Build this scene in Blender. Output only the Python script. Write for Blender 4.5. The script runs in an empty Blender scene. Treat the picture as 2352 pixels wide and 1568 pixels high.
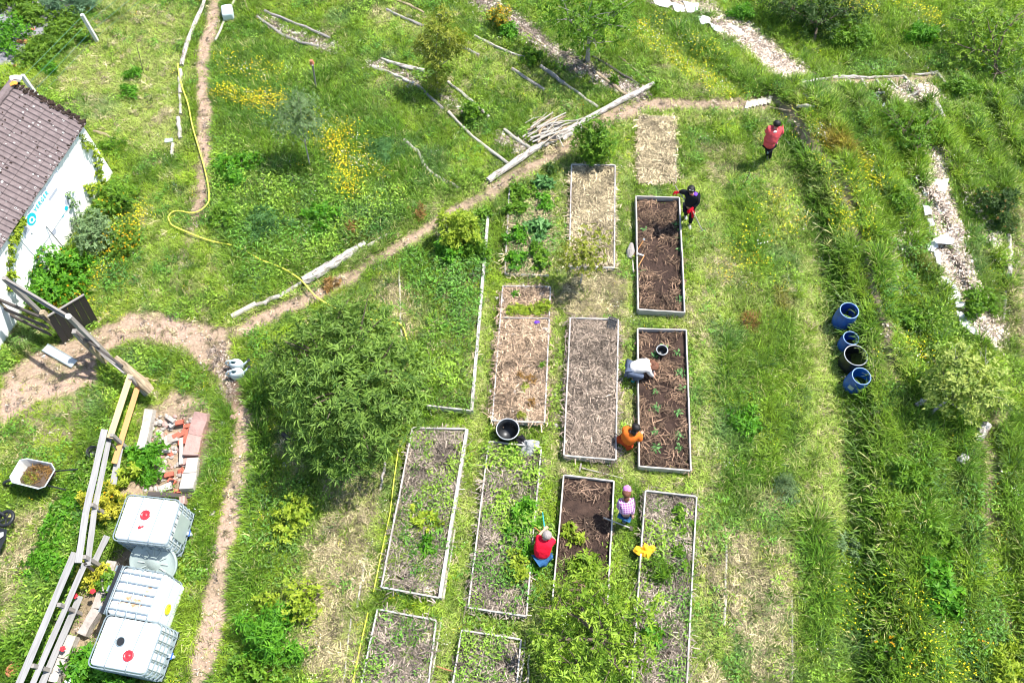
import bpy, bmesh, math, random
import numpy as np
from mathutils import Vector, Matrix

# ------------------------------------------------------------------ camera, world, sun
SC = bpy.context.scene
COL = SC.collection
F, TILT, H = 1880.0, math.radians(29.3), 18.5
cT, sT = math.cos(TILT), math.sin(TILT)
cam = bpy.data.objects.new('camera', bpy.data.cameras.new('camera'))
COL.objects.link(cam)
cam.location = (0, 0, H)
cam.rotation_euler = (TILT, 0, 0)
cam.data.sensor_fit = 'HORIZONTAL'
cam.data.sensor_width = 36
cam.data.lens = 36 * F / 2352
cam.data.clip_end = 2000
SC.camera = cam
SUN = Vector((0.80, 0.42, 1.62)).normalized()
sun_el = math.asin(SUN.z)
w = bpy.data.worlds.new('World'); SC.world = w; w.use_nodes = True
nt = w.node_tree
sky = nt.nodes.new('ShaderNodeTexSky'); sky.sky_type = 'NISHITA'; sky.sun_disc = False
sky.sun_elevation = sun_el
sky.sun_rotation = math.atan2(SUN.x, SUN.y)
bg = nt.nodes['Background']; bg.inputs[1].default_value = 0.14
nt.links.new(sky.outputs[0], bg.inputs[0])
sd = bpy.data.lights.new('sun', 'SUN'); sd.energy = 5.0; sd.angle = math.radians(0.5); sd.color = (1, 0.96, 0.9)
sun = bpy.data.objects.new('sun', sd); COL.objects.link(sun)
sun.rotation_euler = SUN.to_track_quat('Z', 'Y').to_euler()
SC.view_settings.view_transform = 'Standard'; SC.view_settings.look = 'None'
SC.view_settings.gamma = 1; SC.view_settings.use_curve_mapping = False
SC.view_settings.exposure = 0.85
SC.render.engine = 'CYCLES'
SC.cycles.filter_width = 1.05; SC.cycles.max_bounces = 5; SC.cycles.diffuse_bounces = 3; SC.cycles.transmission_bounces = 3
SC.cycles.transparent_max_bounces = 4

rnd = random.Random(7)
rng = np.random.default_rng(11)

# ------------------------------------------------------------------ numpy noise
_lat = [np.random.default_rng(100 + i).random((256, 256)) for i in range(12)]
def vn(x, y, s, k=0):
    x = np.asarray(x, float) / s + 37.3 * k; y = np.asarray(y, float) / s + 11.7 * k
    xi = np.floor(x).astype(int); yi = np.floor(y).astype(int)
    fx = x - xi; fy = y - yi
    fx = fx * fx * (3 - 2 * fx); fy = fy * fy * (3 - 2 * fy)
    L = _lat[k % 12]
    a = L[xi & 255, yi & 255]; b = L[(xi + 1) & 255, yi & 255]
    c = L[xi & 255, (yi + 1) & 255]; d = L[(xi + 1) & 255, (yi + 1) & 255]
    return (a * (1 - fx) + b * fx) * (1 - fy) + (c * (1 - fx) + d * fx) * fy
def fbm(x, y, s, k=0):
    return (vn(x, y, s, k) * .5 + vn(x, y, s * .47, k + 3) * .3 + vn(x, y, s * .21, k + 6) * .2)
def sstep(a, b, x):
    t = np.clip((x - a) / (b - a), 0, 1); return t * t * (3 - 2 * t)

# ------------------------------------------------------------------ measuring: a sight line of the survey picture meets height z
def P(x, y, z=0.0):
    u = (x - 1176) / F; v = (784 - y) / F
    d = (H - z) / (cT - v * sT)
    return Vector((u * d, d * (sT + v * cT), z))
def PW(pts): return np.array([[*P(*p)[:2]] for p in pts])
def dseg(X, Y, a, b):
    ax, ay = a; bx, by = b
    dx, dy = bx - ax, by - ay
    t = np.clip(((X - ax) * dx + (Y - ay) * dy) / (dx * dx + dy * dy + 1e-9), 0, 1)
    return np.hypot(X - ax - t * dx, Y - ay - t * dy), (X - ax) * dy - (Y - ay) * dx
def dline(X, Y, pts):
    D = np.full(X.shape, 1e9)
    for a, b in zip(pts[:-1], pts[1:]): D = np.minimum(D, dseg(X, Y, a, b)[0])
    return D
def dpoly(X, Y, pts):
    D = dline(X, Y, list(pts) + [pts[0]])
    ins = np.zeros(X.shape, bool)
    n = len(pts)
    for i in range(n):
        x1, y1 = pts[i]; x2, y2 = pts[(i + 1) % n]
        if y1 == y2: continue
        m = ((Y > y1) != (Y > y2)) & (X < (x2 - x1) * (Y - y1) / (y2 - y1) + x1)
        ins ^= m
    return np.where(ins, -D, D)

# ------------------------------------------------------------------ terrain
BANK = PW([(1770, 225), (1795, 270), (1838, 400), (1885, 540), (1920, 680), (1945, 850), (1965, 1000), (1975, 1180), (1985, 1400), (1990, 1600), (1992, 1700)])
PIT = PW([(330, 955), (490, 950), (455, 1130), (300, 1130)])
SWALE = PW([(1868, 1180), (1872, 1300), (1880, 1450)])
def banksd(X, Y):
    D = np.full(X.shape, 1e9); S = np.zeros(X.shape)
    for a, b in zip(BANK[:-1], BANK[1:]):
        d, s = dseg(X, Y, a, b); m = d < D; D = np.where(m, d, D); S = np.where(m, np.where(s * np.sign(a[1] - b[1] + 1e-9) < 0, 1.0, -1.0), S)
    return D * S
def rowfn(X, Y, sd_):
    n = (fbm(X, Y, 1.7, 4) - .5) * 1.5 + (vn(X, Y, .5, 3) - .5) * .35
    r = np.sin((sd_ + n * .55) * 6.283 / 1.05 + 1.2); a = np.where(sd_ > .3, 1.0, .35) * sstep(-4.2, -2.6, sd_) * sstep(21, 18.5, Y)
    return sstep(.15, .9, r) * a * sstep(.25, .5, fbm(X, Y, 1.3, 8))
def hraw(X, Y):
    X = np.asarray(X, float); Y = np.asarray(Y, float)
    D = np.full(X.shape, 1e9); S = np.zeros(X.shape)
    for a, b in zip(BANK[:-1], BANK[1:]):
        d, s = dseg(X, Y, a, b)
        m = d < D; D = np.where(m, d, D); S = np.where(m, np.where(s * np.sign(a[1] - b[1] + 1e-9) < 0, 1.0, -1.0), S)
    sd_ = D * S
    fade = sstep(20.5, 18.0, Y)
    h = 0.50 * sstep(-.05, .55, sd_) * fade
    h = h - .14 * np.exp(-((sd_ + .12) / .25) ** 2) * fade
    inner = dpoly(X, Y, PIT)
    h = h - .22 * sstep(0.05, -.35, inner)
    rows = rowfn(X, Y, sd_); h = h + .16 * rows
    h = h + (fbm(X, Y, 2.3, 1) - .5) * .05 + (fbm(X, Y, .5, 2) - .5) * .025
    return h
def hz(x, y): return float(hraw(np.array([x]), np.array([y]))[0])
def G(x, y, dz=0.0):
    z = 0.0
    for _ in range(3):
        p = P(x, y, z + dz); z = hz(p.x, p.y)
    return Vector((p.x, p.y, z + dz))

# ------------------------------------------------------------------ materials
def mat(name, base, rough=.75, var=.25, scale=8.0, stretch=(1, 1, 1), bump=.15, spec=.3, metal=0, base2=None, thr=None, use='gr', bscale=None):
    m = bpy.data.materials.new(name); m.use_nodes = True
    t = m.node_tree; n = t.nodes; l = t.links
    pr = n['Principled BSDF']
    pr.inputs['Roughness'].default_value = rough; pr.inputs['Metallic'].default_value = metal
    pr.inputs['Specular IOR Level'].default_value = spec
    at = n.new('ShaderNodeAttribute'); at.attribute_name = use
    mp = n.new('ShaderNodeMapping'); mp.inputs['Scale'].default_value = stretch
    l.new(at.outputs['Vector'], mp.inputs['Vector'])
    no = n.new('ShaderNodeTexNoise'); no.inputs['Scale'].default_value = scale; no.inputs['Detail'].default_value = 5; no.inputs['Roughness'].default_value = .65
    l.new(mp.outputs[0], no.inputs['Vector'])
    cr = n.new('ShaderNodeValToRGB')
    b2 = base2 if base2 else tuple(c * (1 - var) for c in base)
    b1 = base if base2 else tuple(min(1, c * (1 + var)) for c in base)
    lo, hi = thr if thr else (.3, .7)
    cr.color_ramp.elements[0].position = lo; cr.color_ramp.elements[1].position = hi
    cr.color_ramp.elements[0].color = (*b2, 1); cr.color_ramp.elements[1].color = (*b1, 1)
    l.new(no.outputs[0], cr.inputs[0]); l.new(cr.outputs[0], pr.inputs['Base Color'])
    if bump:
        no2 = n.new('ShaderNodeTexNoise'); no2.inputs['Scale'].default_value = bscale or scale * 3; no2.inputs['Detail'].default_value = 4
        l.new(mp.outputs[0], no2.inputs['Vector'])
        bp = n.new('ShaderNodeBump'); bp.inputs['Strength'].default_value = min(1, bump * 2); bp.inputs['Distance'].default_value = .02
        l.new(no2.outputs[0], bp.inputs['Height']); l.new(bp.outputs[0], pr.inputs['Normal'])
    return m
def leafy(t, colsock, transl=.35, rough=.5, spec=.2):
    n = t.nodes; l = t.links
    pr = n['Principled BSDF']; pr.inputs['Roughness'].default_value = rough; pr.inputs['Specular IOR Level'].default_value = spec
    tr = n.new('ShaderNodeBsdfTranslucent'); mx = n.new('ShaderNodeMixShader'); mx.inputs[0].default_value = transl
    l.new(colsock, pr.inputs['Base Color'])
    g = n.new('ShaderNodeMix'); g.data_type = 'RGBA'; g.blend_type = 'MULTIPLY'; g.inputs[0].default_value = 1; g.inputs[7].default_value = (1.25, 1.35, .55, 1)
    l.new(colsock, g.inputs[6]); l.new(g.outputs[2], tr.inputs[0])
    l.new(pr.outputs[0], mx.inputs[1]); l.new(tr.outputs[0], mx.inputs[2])
    l.new(mx.outputs[0], n['Material Output'].inputs[0])
def leaf_mat(name, dark, light, transl=.35, rough=.45):
    m = bpy.data.materials.new(name); m.use_nodes = True; t = m.node_tree
    at = t.nodes.new('ShaderNodeAttribute'); at.attribute_name = 'var'
    cr = t.nodes.new('ShaderNodeValToRGB')
    cr.color_ramp.elements[0].color = (*dark, 1); cr.color_ramp.elements[1].color = (*light, 1)
    t.links.new(at.outputs['Fac'], cr.inputs[0]); leafy(t, cr.outputs[0], transl, rough); return m
def inst_mat(name, transl=.3, rough=.5, spec=.3):
    m = bpy.data.materials.new(name); m.use_nodes = True; t = m.node_tree; n = t.nodes; l = t.links
    a = n.new('ShaderNodeAttribute'); a.attribute_type = 'INSTANCER'; a.attribute_name = 'col'
    b = n.new('ShaderNodeAttribute'); b.attribute_name = 'var'
    mr = n.new('ShaderNodeMapRange'); mr.inputs[3].default_value = .38; mr.inputs[4].default_value = 1.85
    l.new(b.outputs['Fac'], mr.inputs[0])
    vm = n.new('ShaderNodeVectorMath'); vm.operation = 'SCALE'
    l.new(a.outputs['Color'], vm.inputs[0]); l.new(mr.outputs[0], vm.inputs['Scale'])
    leafy(t, vm.outputs[0], transl, rough, spec); return m

M = {}
M['old_wood'] = mat('old_wood', (.34, .31, .28), .85, scale=3, stretch=(.6, 9, 9), base2=(.20, .18, .16), thr=(.3, .62), bump=.3)
M['pale_wood'] = mat('pale_wood', (.47, .43, .37), .8, scale=3, stretch=(.6, 9, 9), base2=(.33, .29, .24), thr=(.25, .6), bump=.25)
M['bed_wood'] = mat('bed_wood', (.56, .53, .48), .8, scale=4, stretch=(.7, 8, 8), base2=(.20, .17, .14), thr=(.28, .62), bump=.2)
M['grey_board'] = mat('grey_board', (.29, .285, .28), .8, scale=3, stretch=(.6, 9, 9), base2=(.20, .195, .19), thr=(.3, .6), bump=.2)
M['bark_white'] = mat('bark_white', (.54, .50, .45), .85, scale=5, stretch=(1.2, 3, 3), base2=(.17, .135, .105), thr=(.34, .56), bump=.4)
M['bark_grey'] = mat('bark_grey', (.50, .46, .40), .9, scale=5, stretch=(1.5, 3, 3), base2=(.16, .13, .10), thr=(.25, .6), bump=.5)
M['bark_brown'] = mat('bark_brown', (.22, .17, .12), .9, scale=6, stretch=(1, 3, 3), base2=(.08, .06, .045), bump=.6)
M['log_tan'] = mat('log_tan', (.46, .36, .23), .85, scale=4, stretch=(.8, 5, 5), base2=(.17, .12, .08), thr=(.3, .6), bump=.5)
M['new_wood'] = mat('new_wood', (.46, .33, .20), .6, scale=3, stretch=(.5, 8, 8), base2=(.36, .25, .14), bump=.1)
M['orange_wood'] = mat('orange_wood', (.55, .27, .09), .6, scale=3, stretch=(.5, 8, 8), base2=(.42, .18, .06), bump=.1)
M['black_wood'] = mat('black_wood', (.022, .019, .018), .55, scale=3, stretch=(.5, 9, 9), base2=(.018, .016, .015), bump=.2, spec=.5)
M['dark_wood'] = mat('dark_wood', (.09, .078, .07), .7, scale=3, stretch=(.5, 9, 9), base2=(.05, .04, .035), bump=.3)
M['soil_dark'] = mat('soil_dark', (.075, .045, .032), .95, scale=5, base2=(.022, .013, .010), bump=.8, bscale=30)
M['soil_brown'] = mat('soil_brown', (.15, .11, .082), .95, scale=5, base2=(.08, .055, .038), bump=.8, bscale=30)
M['soil_tan'] = mat('soil_tan', (.27, .19, .13), .95, scale=6, base2=(.14, .095, .07), bump=.7, bscale=30)
M['wall'] = mat('wall_render', (.90, .895, .88), .9, scale=1.2, base2=(.86, .855, .84), bump=.2, bscale=18)
M['tile'] = mat('roof_tile', (.215, .17, .165), .85, scale=7, base2=(.13, .10, .098), bump=.3)
M['moss'] = mat('roof_moss', (.055, .035, .025), .95, scale=9, base2=(.02, .014, .01), bump=.8)
M['lichen'] = mat('lichen', (.58, .57, .54), .95, scale=14, base2=(.36, .33, .31), bump=.2)
M['lichen_o'] = mat('lichen_orange', (.62, .27, .05), .95, scale=14, bump=.2)
M['banner'] = mat('banner', (.88, .90, .93), .5, var=.02, scale=3, bump=.05)
M['cyan'] = mat('cyan_print', (.02, .50, .60), .5, var=.08, scale=8, bump=0)
M['greyp'] = mat('grey_print', (.45, .47, .55), .6, var=.1, scale=8, bump=0)
M['ibc'] = mat('tank_plastic', (.85, .88, .87), .4, scale=2.5, base2=(.66, .70, .62), thr=(.25, .45), bump=.03, spec=.5)
M['rust'] = mat('rust_stain', (.42, .20, .09), .7, scale=10, base2=(.72, .58, .47), thr=(.35, .6), bump=0)
M['steel'] = mat('galvanised', (.20, .25, .27), .4, var=.15, scale=20, metal=.0, bump=.03, spec=.5)
M['redcap'] = mat('red_plastic', (.72, .03, .04), .35, var=.05, bump=0, spec=.5)
M['yelcap'] = mat('yellow_plastic', (.85, .72, .03), .4, var=.05, bump=0, spec=.5)
M['bluecap'] = mat('blue_plastic', (.02, .12, .50), .4, scale=6, base2=(.03, .07, .24), bump=.03, spec=.5)
M['bluein'] = mat('barrel_inside', (.02, .16, .42), .3, var=.2, bump=.0, spec=.5)
M['blackp'] = mat('black_plastic', (.018, .02, .022), .4, var=.3, bump=.03, spec=.5)
M['greyrim'] = mat('worn_rim', (.42, .44, .45), .5, var=.2, bump=0)
M['greylid'] = mat('lid_plastic', (.40, .47, .44), .45, scale=3, base2=(.33, .39, .37), bump=.03, spec=.4)
M['canw'] = mat('can_plastic', (.56, .63, .64), .35, var=.08, scale=4, bump=.02, spec=.5)
M['canin'] = mat('can_inside', (.03, .08, .09), .3, var=.1, bump=0)
M['metalw'] = mat('galvanised_tub', (.62, .62, .60), .45, scale=4, base2=(.42, .40, .36), metal=.2, bump=.05, spec=.5)
M['yhose'] = mat('yellow_hose', (.78, .72, .10), .4, var=.12, scale=5, bump=0, spec=.5)
M['ytape'] = mat('yellow_line', (.62, .66, .05), .5, var=.1, bump=0)
M['tarp'] = mat('white_fleece', (.82, .82, .82), .7, scale=3, base2=(.62, .60, .57), thr=(.25, .45), bump=.15)
M['greytarp'] = mat('weed_mat', (.24, .23, .25), .8, var=.2, scale=3, bump=.3)
M['stone'] = mat('stone', (.46, .41, .36), .9, scale=6, base2=(.28, .24, .21), bump=.5)
M['stonep'] = mat('stone_pink', (.47, .29, .25), .9, scale=4, base2=(.33, .21, .18), bump=.5)
M['stonel'] = mat('stone_light', (.52, .48, .42), .9, scale=6, base2=(.34, .30, .26), bump=.5)
M['brick'] = mat('brick', (.50, .14, .085), .85, scale=9, base2=(.32, .09, .06), bump=.3)
M['concrete'] = mat('concrete', (.62, .61, .58), .85, scale=6, base2=(.45, .44, .41), bump=.2)
M['terracotta'] = mat('terracotta', (.55, .22, .11), .8, scale=7, base2=(.40, .15, .08), bump=.1)
M['skin'] = mat('skin', (.55, .31, .22), .55, var=.08, bump=0)
M['hair_d'] = mat('hair_black', (.012, .01, .01), .4, var=.3, scale=40, bump=.2)
M['hair_b'] = mat('hair_brown', (.16, .065, .035), .5, var=.4, scale=30, bump=.4)
M['hair_g'] = mat('hair_grey', (.34, .30, .28), .7, var=.3, scale=40, bump=.4)
def fabric(n, c, v=.15): return mat('fabric_' + n, c, .85, var=v, scale=9, bump=.5, bscale=9, spec=.15)
M['f_black'] = fabric('black', (.014, .014, .018)); M['f_pink'] = fabric('coral', (.66, .09, .10)); M['f_white'] = fabric('cream', (.70, .66, .62), .08)
M['f_navy'] = fabric('navy', (.10, .125, .18)); M['f_orange'] = fabric('orange', (.66, .15, .02)); M['f_red'] = fabric('red', (.72, .01, .035), .08)
M['f_jean'] = fabric('denim', (.03, .10, .22), .4); M['f_teal'] = fabric('teal', (.05, .35, .33)); M['f_rust'] = fabric('rust', (.40, .06, .015))
M['f_mag'] = fabric('magenta', (.70, .02, .38)); M['f_shoe'] = fabric('pale_shoe', (.50, .50, .53)); M['f_redg'] = fabric('red_glove', (.72, .01, .03))
M['f_grey'] = fabric('grey', (.33, .335, .33), .1); M['f_yellow'] = fabric('yellow', (.90, .50, .03), .1); M['f_purple'] = fabric('purple', (.16, .06, .50)); M['f_pinkh'] = fabric('pink_knit', (.55, .22, .50), .3)
def plaid():
    m = mat('fabric_plaid', (.30, .04, .26), .85, var=.1, scale=9, bump=.3, spec=.15)
    t = m.node_tree; n = t.nodes; l = t.links; pr = n['Principled BSDF']
    tc = n.new('ShaderNodeTexCoord'); last = None
    for ax, s in (((1, 0.2, 0), 60), ((0, .4, 1), 60)):
        mp = n.new('ShaderNodeVectorMath'); mp.operation = 'DOT_PRODUCT'; mp.inputs[1].default_value = ax
        l.new(tc.outputs['Object'], mp.inputs[0])
        a = n.new('ShaderNodeMath'); a.operation = 'MULTIPLY'; a.inputs[1].default_value = s * 1.9; l.new(mp.outputs['Value'], a.inputs[0])
        b = n.new('ShaderNodeMath'); b.operation = 'SINE'; l.new(a.outputs[0], b.inputs[0])
        c = n.new('ShaderNodeMath'); c.operation = 'GREATER_THAN'; c.inputs[1].default_value = .35; l.new(b.outputs[0], c.inputs[0])
        if last is None: last = c
        else:
            d = n.new('ShaderNodeMath'); d.operation = 'MAXIMUM'; l.new(last.outputs[0], d.inputs[0]); l.new(c.outputs[0], d.inputs[1]); last = d
    mx = n.new('ShaderNodeMix'); mx.data_type = 'RGBA'; mx.inputs[6].default_value = (.27, .03, .24, 1); mx.inputs[7].default_value = (.72, .52, .72, 1)
    l.new(last.outputs[0], mx.inputs[0]); l.new(mx.outputs[2], pr.inputs['Base Color'])
    return m
M['f_plaid'] = plaid()

# ------------------------------------------------------------------ mesh builder
class MB:
    def __init__(s): s.v = []; s.f = []; s.g = []
    def add(s, vs, fs, gs=None):
        o = len(s.v); s.v += [tuple(v) for v in vs]; s.g += [tuple(g) for g in (gs if gs is not None else vs)]
        s.f += [tuple(i + o for i in f) for f in fs]; return s
    def beam(s, a, b, w, h, up=(0, 0, 1), jit=0.0, seg=1, bow=0.0):
        a = Vector(a); b = Vector(b); d = b - a; L = d.length; d = d / max(L, 1e-6)
        up = Vector(up); side = d.cross(up)
        if side.length < 1e-4: side = Vector((1, 0, 0))
        side.normalize(); up = side.cross(d).normalized()
        vs = []; gs = []; r0 = rnd.random() * 50; ph = rnd.random() * 6
        for i in range(seg + 1):
            t = i / seg; ww = w * (1 + rnd.uniform(-jit, jit)); hh = h * (1 + rnd.uniform(-jit, jit))
            c = a + d * (L * t) + side * (bow * math.sin(math.pi * t) * math.cos(ph)) + up * 0
            if 0 < i < seg: c += side * rnd.uniform(-jit, jit) * w * .4
            for sx, sz in ((-1, -1), (1, -1), (1, 1), (-1, 1)):
                vs.append(c + side * (sx * ww / 2) + up * (sz * hh / 2)); gs.append((r0 + L * t, sx * w / 2 + r0, sz * h / 2))
        fs = [(3, 2, 1, 0)]; k = 4 * seg; fs.append((k, k + 1, k + 2, k + 3))
        for i in range(seg):
            for j in range(4):
                p = i * 4 + j; q = i * 4 + (j + 1) % 4; fs.append((p, q, q + 4, p + 4))
        return s.add(vs, fs, gs)
    def tube(s, pts, radii, n=8, cap=True, rough=0.0):
        pts = [Vector(p) for p in pts]
        if not hasattr(radii, '__len__'): radii = [radii] * len(pts)
        vs = []; gs = []; L = 0; r0 = rnd.random() * 50; u = None
        for i, p in enumerate(pts):
            d = (pts[min(i + 1, len(pts) - 1)] - pts[max(i - 1, 0)]).normalized()
            if u is None: u = d.orthogonal().normalized()
            else: u = (u - d * u.dot(d)); u = u.normalized() if u.length > 1e-5 else d.orthogonal().normalized()
            w_ = d.cross(u)
            if i: L += (p - pts[i - 1]).length
            for j in range(n):
                a = 2 * math.pi * j / n; r = radii[i] * (1 + rnd.uniform(-rough, rough))
                vs.append(p + (u * math.cos(a) + w_ * math.sin(a)) * r); gs.append((r0 + L, radii[i] * math.cos(a) + r0, radii[i] * math.sin(a)))
        fs = []
        for i in range(len(pts) - 1):
            for j in range(n):
                a = i * n + j; b = i * n + (j + 1) % n; fs.append((a, b, b + n, a + n))
        if cap: fs.append(tuple(range(n))[::-1]); fs.append(tuple((len(pts) - 1) * n + j for j in range(n)))
        return s.add(vs, fs, gs)
    def lathe(s, c, prof, n=24, M4=None, cap0=True, cap1=True):
        c = Vector(c); vs = []
        for r, z in prof:
            for j in range(n):
                a = 2 * math.pi * j / n; p = Vector((r * math.cos(a), r * math.sin(a), z))
                vs.append((M4 @ p if M4 else p) + c)
        fs = []
        for i in range(len(prof) - 1):
            for j in range(n):
                a = i * n + j; b = i * n + (j + 1) % n; fs.append((a, b, b + n, a + n))
        if cap0: fs.append(tuple(range(n))[::-1])
        if cap1: fs.append(tuple((len(prof) - 1) * n + j for j in range(n)))
        return s.add(vs, fs)
    def blob(s, c, r, seed=0, jit=.2, n=2, flat=1.0, M4=None):
        bm = bmesh.new(); bmesh.ops.create_icosphere(bm, subdivisions=n, radius=1)
        R = random.Random(seed); c = Vector(c); rr = r if hasattr(r, '__len__') else (r, r, r * flat)
        vs = []
        for v in bm.verts:
            k = 1 + R.uniform(-jit, jit); p = Vector((v.co.x * rr[0] * k, v.co.y * rr[1] * k, v.co.z * rr[2] * k))
            vs.append((M4 @ p if M4 else p) + c)
        fs = [tuple(v.index for v in f.verts) for f in bm.faces]; bm.free()
        return s.add(vs, fs)
    def build(s, name, m, parent=None, origin=None, smooth=False):
        if parent is not None: o0 = Vector(parent['_o'])
        elif origin is not None: o0 = Vector(origin)
        else:
            A = np.array(s.v); o0 = Vector((A[:, 0].mean(), A[:, 1].mean(), A[:, 2].min()))
        V = np.array(s.v) - np.array(o0)
        me = bpy.data.meshes.new(name); me.from_pydata(V.tolist(), [], s.f)
        at = me.attributes.new('gr', 'FLOAT_VECTOR', 'POINT'); at.data.foreach_set('vector', np.array(s.g, np.float32).ravel())
        me.materials.append(m)
        if smooth: me.polygons.foreach_set('use_smooth', [True] * len(me.polygons))
        o = bpy.data.objects.new(name, me); COL.objects.link(o)
        if parent is not None: o.parent = parent
        else: o.location = o0
        o['_o'] = tuple(o0)
        return o
def tag(o, label, cat, group=None, kind=None):
    o['label'] = label
    if cat: o['category'] = cat
    if group: o['group'] = group
    if kind: o['kind'] = kind
    return o
def thing(name, loc, label, cat, group=None):
    o = bpy.data.objects.new(name, None); COL.objects.link(o); o.empty_display_size = .1
    o.location = loc; o['_o'] = tuple(loc); return tag(o, label, cat, group)
def np_mesh(name, V, Fc, m, var=None, smooth=False):
    me = bpy.data.meshes.new(name); k = Fc.shape[1]
    me.vertices.add(len(V)); me.vertices.foreach_set('co', V.astype(np.float32).ravel())
    me.loops.add(Fc.size); me.loops.foreach_set('vertex_index', Fc.astype(np.int32).ravel())
    me.polygons.add(len(Fc)); me.polygons.foreach_set('loop_start', np.arange(0, Fc.size, k, dtype=np.int32))
    me.update(calc_edges=True)
    if var is not None:
        a = me.attributes.new('var', 'FLOAT', 'POINT'); a.data.foreach_set('value', var.astype(np.float32))
    if smooth: me.polygons.foreach_set('use_smooth', np.ones(len(Fc), bool))
    me.materials.append(m); return me

# ------------------------------------------------------------------ raised beds: corners of the rim in the survey picture (TL TR BR BL)
BEDS = [
 # corners, rim height, soil height, soil kind, sides present, label
 ([(1313, 377), (1413, 379), (1411, 614), (1308, 612)], .20, .10, 'strawbed', 'TRBL', 'long raised bed of pale straw behind the small tree, soil fully mulched'),
 ([(1461, 450), (1561, 453), (1573, 717), (1466, 710)], .26, .10, 'dark', 'TRBL', 'raised bed of dark soil beside the person in black'),
 ([(1465, 754), (1577, 757), (1587, 1080), (1468, 1070)], .24, .12, 'dark', 'TRBL', 'raised bed of dark soil and seedlings where two people crouch'),
 ([(1310, 729), (1420, 733), (1415, 1055), (1295, 1045)], .24, .14, 'brownstraw', 'TRBL', 'empty raised bed of brown straw with the black crate on its corner'),
 ([(1155, 656), (1265, 658), (1251, 969), (1130, 965)], .22, .14, 'stones', 'TRBL', 'raised bed with white stones and a green herb strip'),
 ([(1010, 500), (1122, 484), (1083, 942), (978, 930)], .24, .14, 'weeds', 'RB', 'overgrown bed along the tall shrub with grey board at its foot'),
 ([(947, 982), (1072, 984), (1010, 1372), (875, 1347)], .24, .12, 'weedy', 'TRBL', 'weedy raised bed with thick pale right board, below the big tree'),
 ([(1123, 1013), (1243, 1026), (1209, 1414), (1076, 1394)], .22, .12, 'weedy', 'TRBL', 'weedy raised bed topped by the grey jacket, left of the man in red'),
 ([(1295, 1090), (1411, 1104), (1396, 1390), (1270, 1375)], .22, .12, 'dark2', 'TRL', 'raised bed of dug dark soil right of the man in red'),
 ([(1483, 1126), (1600, 1139), (1577, 1585), (1452, 1560)], .24, .12, 'weedy', 'TRL', 'long weedy raised bed under the yellow cloth'),
 ([(867, 1398), (1002, 1423), (980, 1600), (825, 1590)], .22, .12, 'weedy', 'TRL', 'weedy raised bed cut off by the bottom edge, near the yellow line'),
 ([(1060, 1446), (1196, 1467), (1184, 1610), (1035, 1600)], .22, .12, 'weedy', 'TRL', 'narrow weedy raised bed beside the lower apple tree'),
 ([(1170, 436), (1272, 436), (1262, 632), (1160, 628)], .12, .06, 'potato', 'LB', 'bed of bushy potato plants left of the long straw bed'),
 ([(1468, 269), (1549, 269), (1553, 415), (1465, 420)], .10, .06, 'strawbed', 'TR', 'low bed of dry straw above the dark soil bed'),
]
BW = [np.array([[*P(x, y, b[1])[:2]] for x, y in b[0]]) for b in BEDS]

# ------------------------------------------------------------------ ground zones
def Z(pts, s=1.0, width=None, soft=.18, amp=.25): return (PW(pts), s, width, soft, amp)
DIRT = [
 Z([(495, -30), (487, 60), (470, 110), (470, 200), (473, 330), (468, 430), (455, 490)], 1.1, .42, .10, .10),
 Z([(455, 490), (425, 590), (400, 650)], .55, .3),
 Z([(0, 860), (70, 815), (150, 790), (215, 757), (300, 722), (370, 712), (440, 735), (528, 752), (530, 790), (512, 830), (505, 870), (470, 830), (420, 792), (330, 780), (265, 795), (225, 820), (230, 880), (150, 900), (80, 930), (0, 985)], 1.1, None, .12, .15),
 Z([(510, 820), (525, 880), (560, 960), (556, 1060), (540, 1150), (515, 1250), (500, 1350), (490, 1440), (470, 1500), (450, 1600)], 1.1, .46, .10, .12),
 Z([(400, 900), (480, 915), (490, 950), (340, 950)], .9, None),
 Z([(555, 757), (640, 712), (720, 680), (800, 635), (870, 590), (960, 540), (1040, 490), (1110, 450), (1190, 400), (1290, 350), (1400, 272)], 1.0, .36, .10, .14),
 Z([(1400, 268), (1480, 240), (1560, 238), (1650, 243), (1720, 240), (1765, 232)], 1.0, .5, .12, .15),
 Z([(1785, 235), (1820, 295), (1855, 360), (1890, 392), (1901, 422), (1929, 467), (1944, 532), (1976, 640), (1990, 700), (2014, 784), (2014, 820), (2027, 866), (2045, 900)], .95, .24, .08, .12),
 Z([(2340, 540), (2335, 700), (2348, 830)], .7, .7),
 Z([(2262, 980), (2240, 1030), (2250, 1100), (2243, 1176), (2252, 1285), (2276, 1386), (2295, 1456), (2306, 1600)], .75, .34),
 Z([(1842, 220), (1950, 196), (2060, 190), (2170, 182)], .85, .40),
 Z([(0, 900), (200, 900), (240, 960), (180, 1050), (60, 1060), (0, 1040)], .45, None, .5, .9),
 Z([(190, 1360), (290, 1250), (350, 1300), (150, 1600), (90, 1600)], .8, None),
 Z([(1268, 660), (1285, 700), (1280, 1000), (1262, 1000)], .35, None), Z([(640, 250), (520, 640)], 0, .1),
 Z([(330, 940), (500, 935), (455, 1145), (270, 1145)], .9, None),
]
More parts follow.
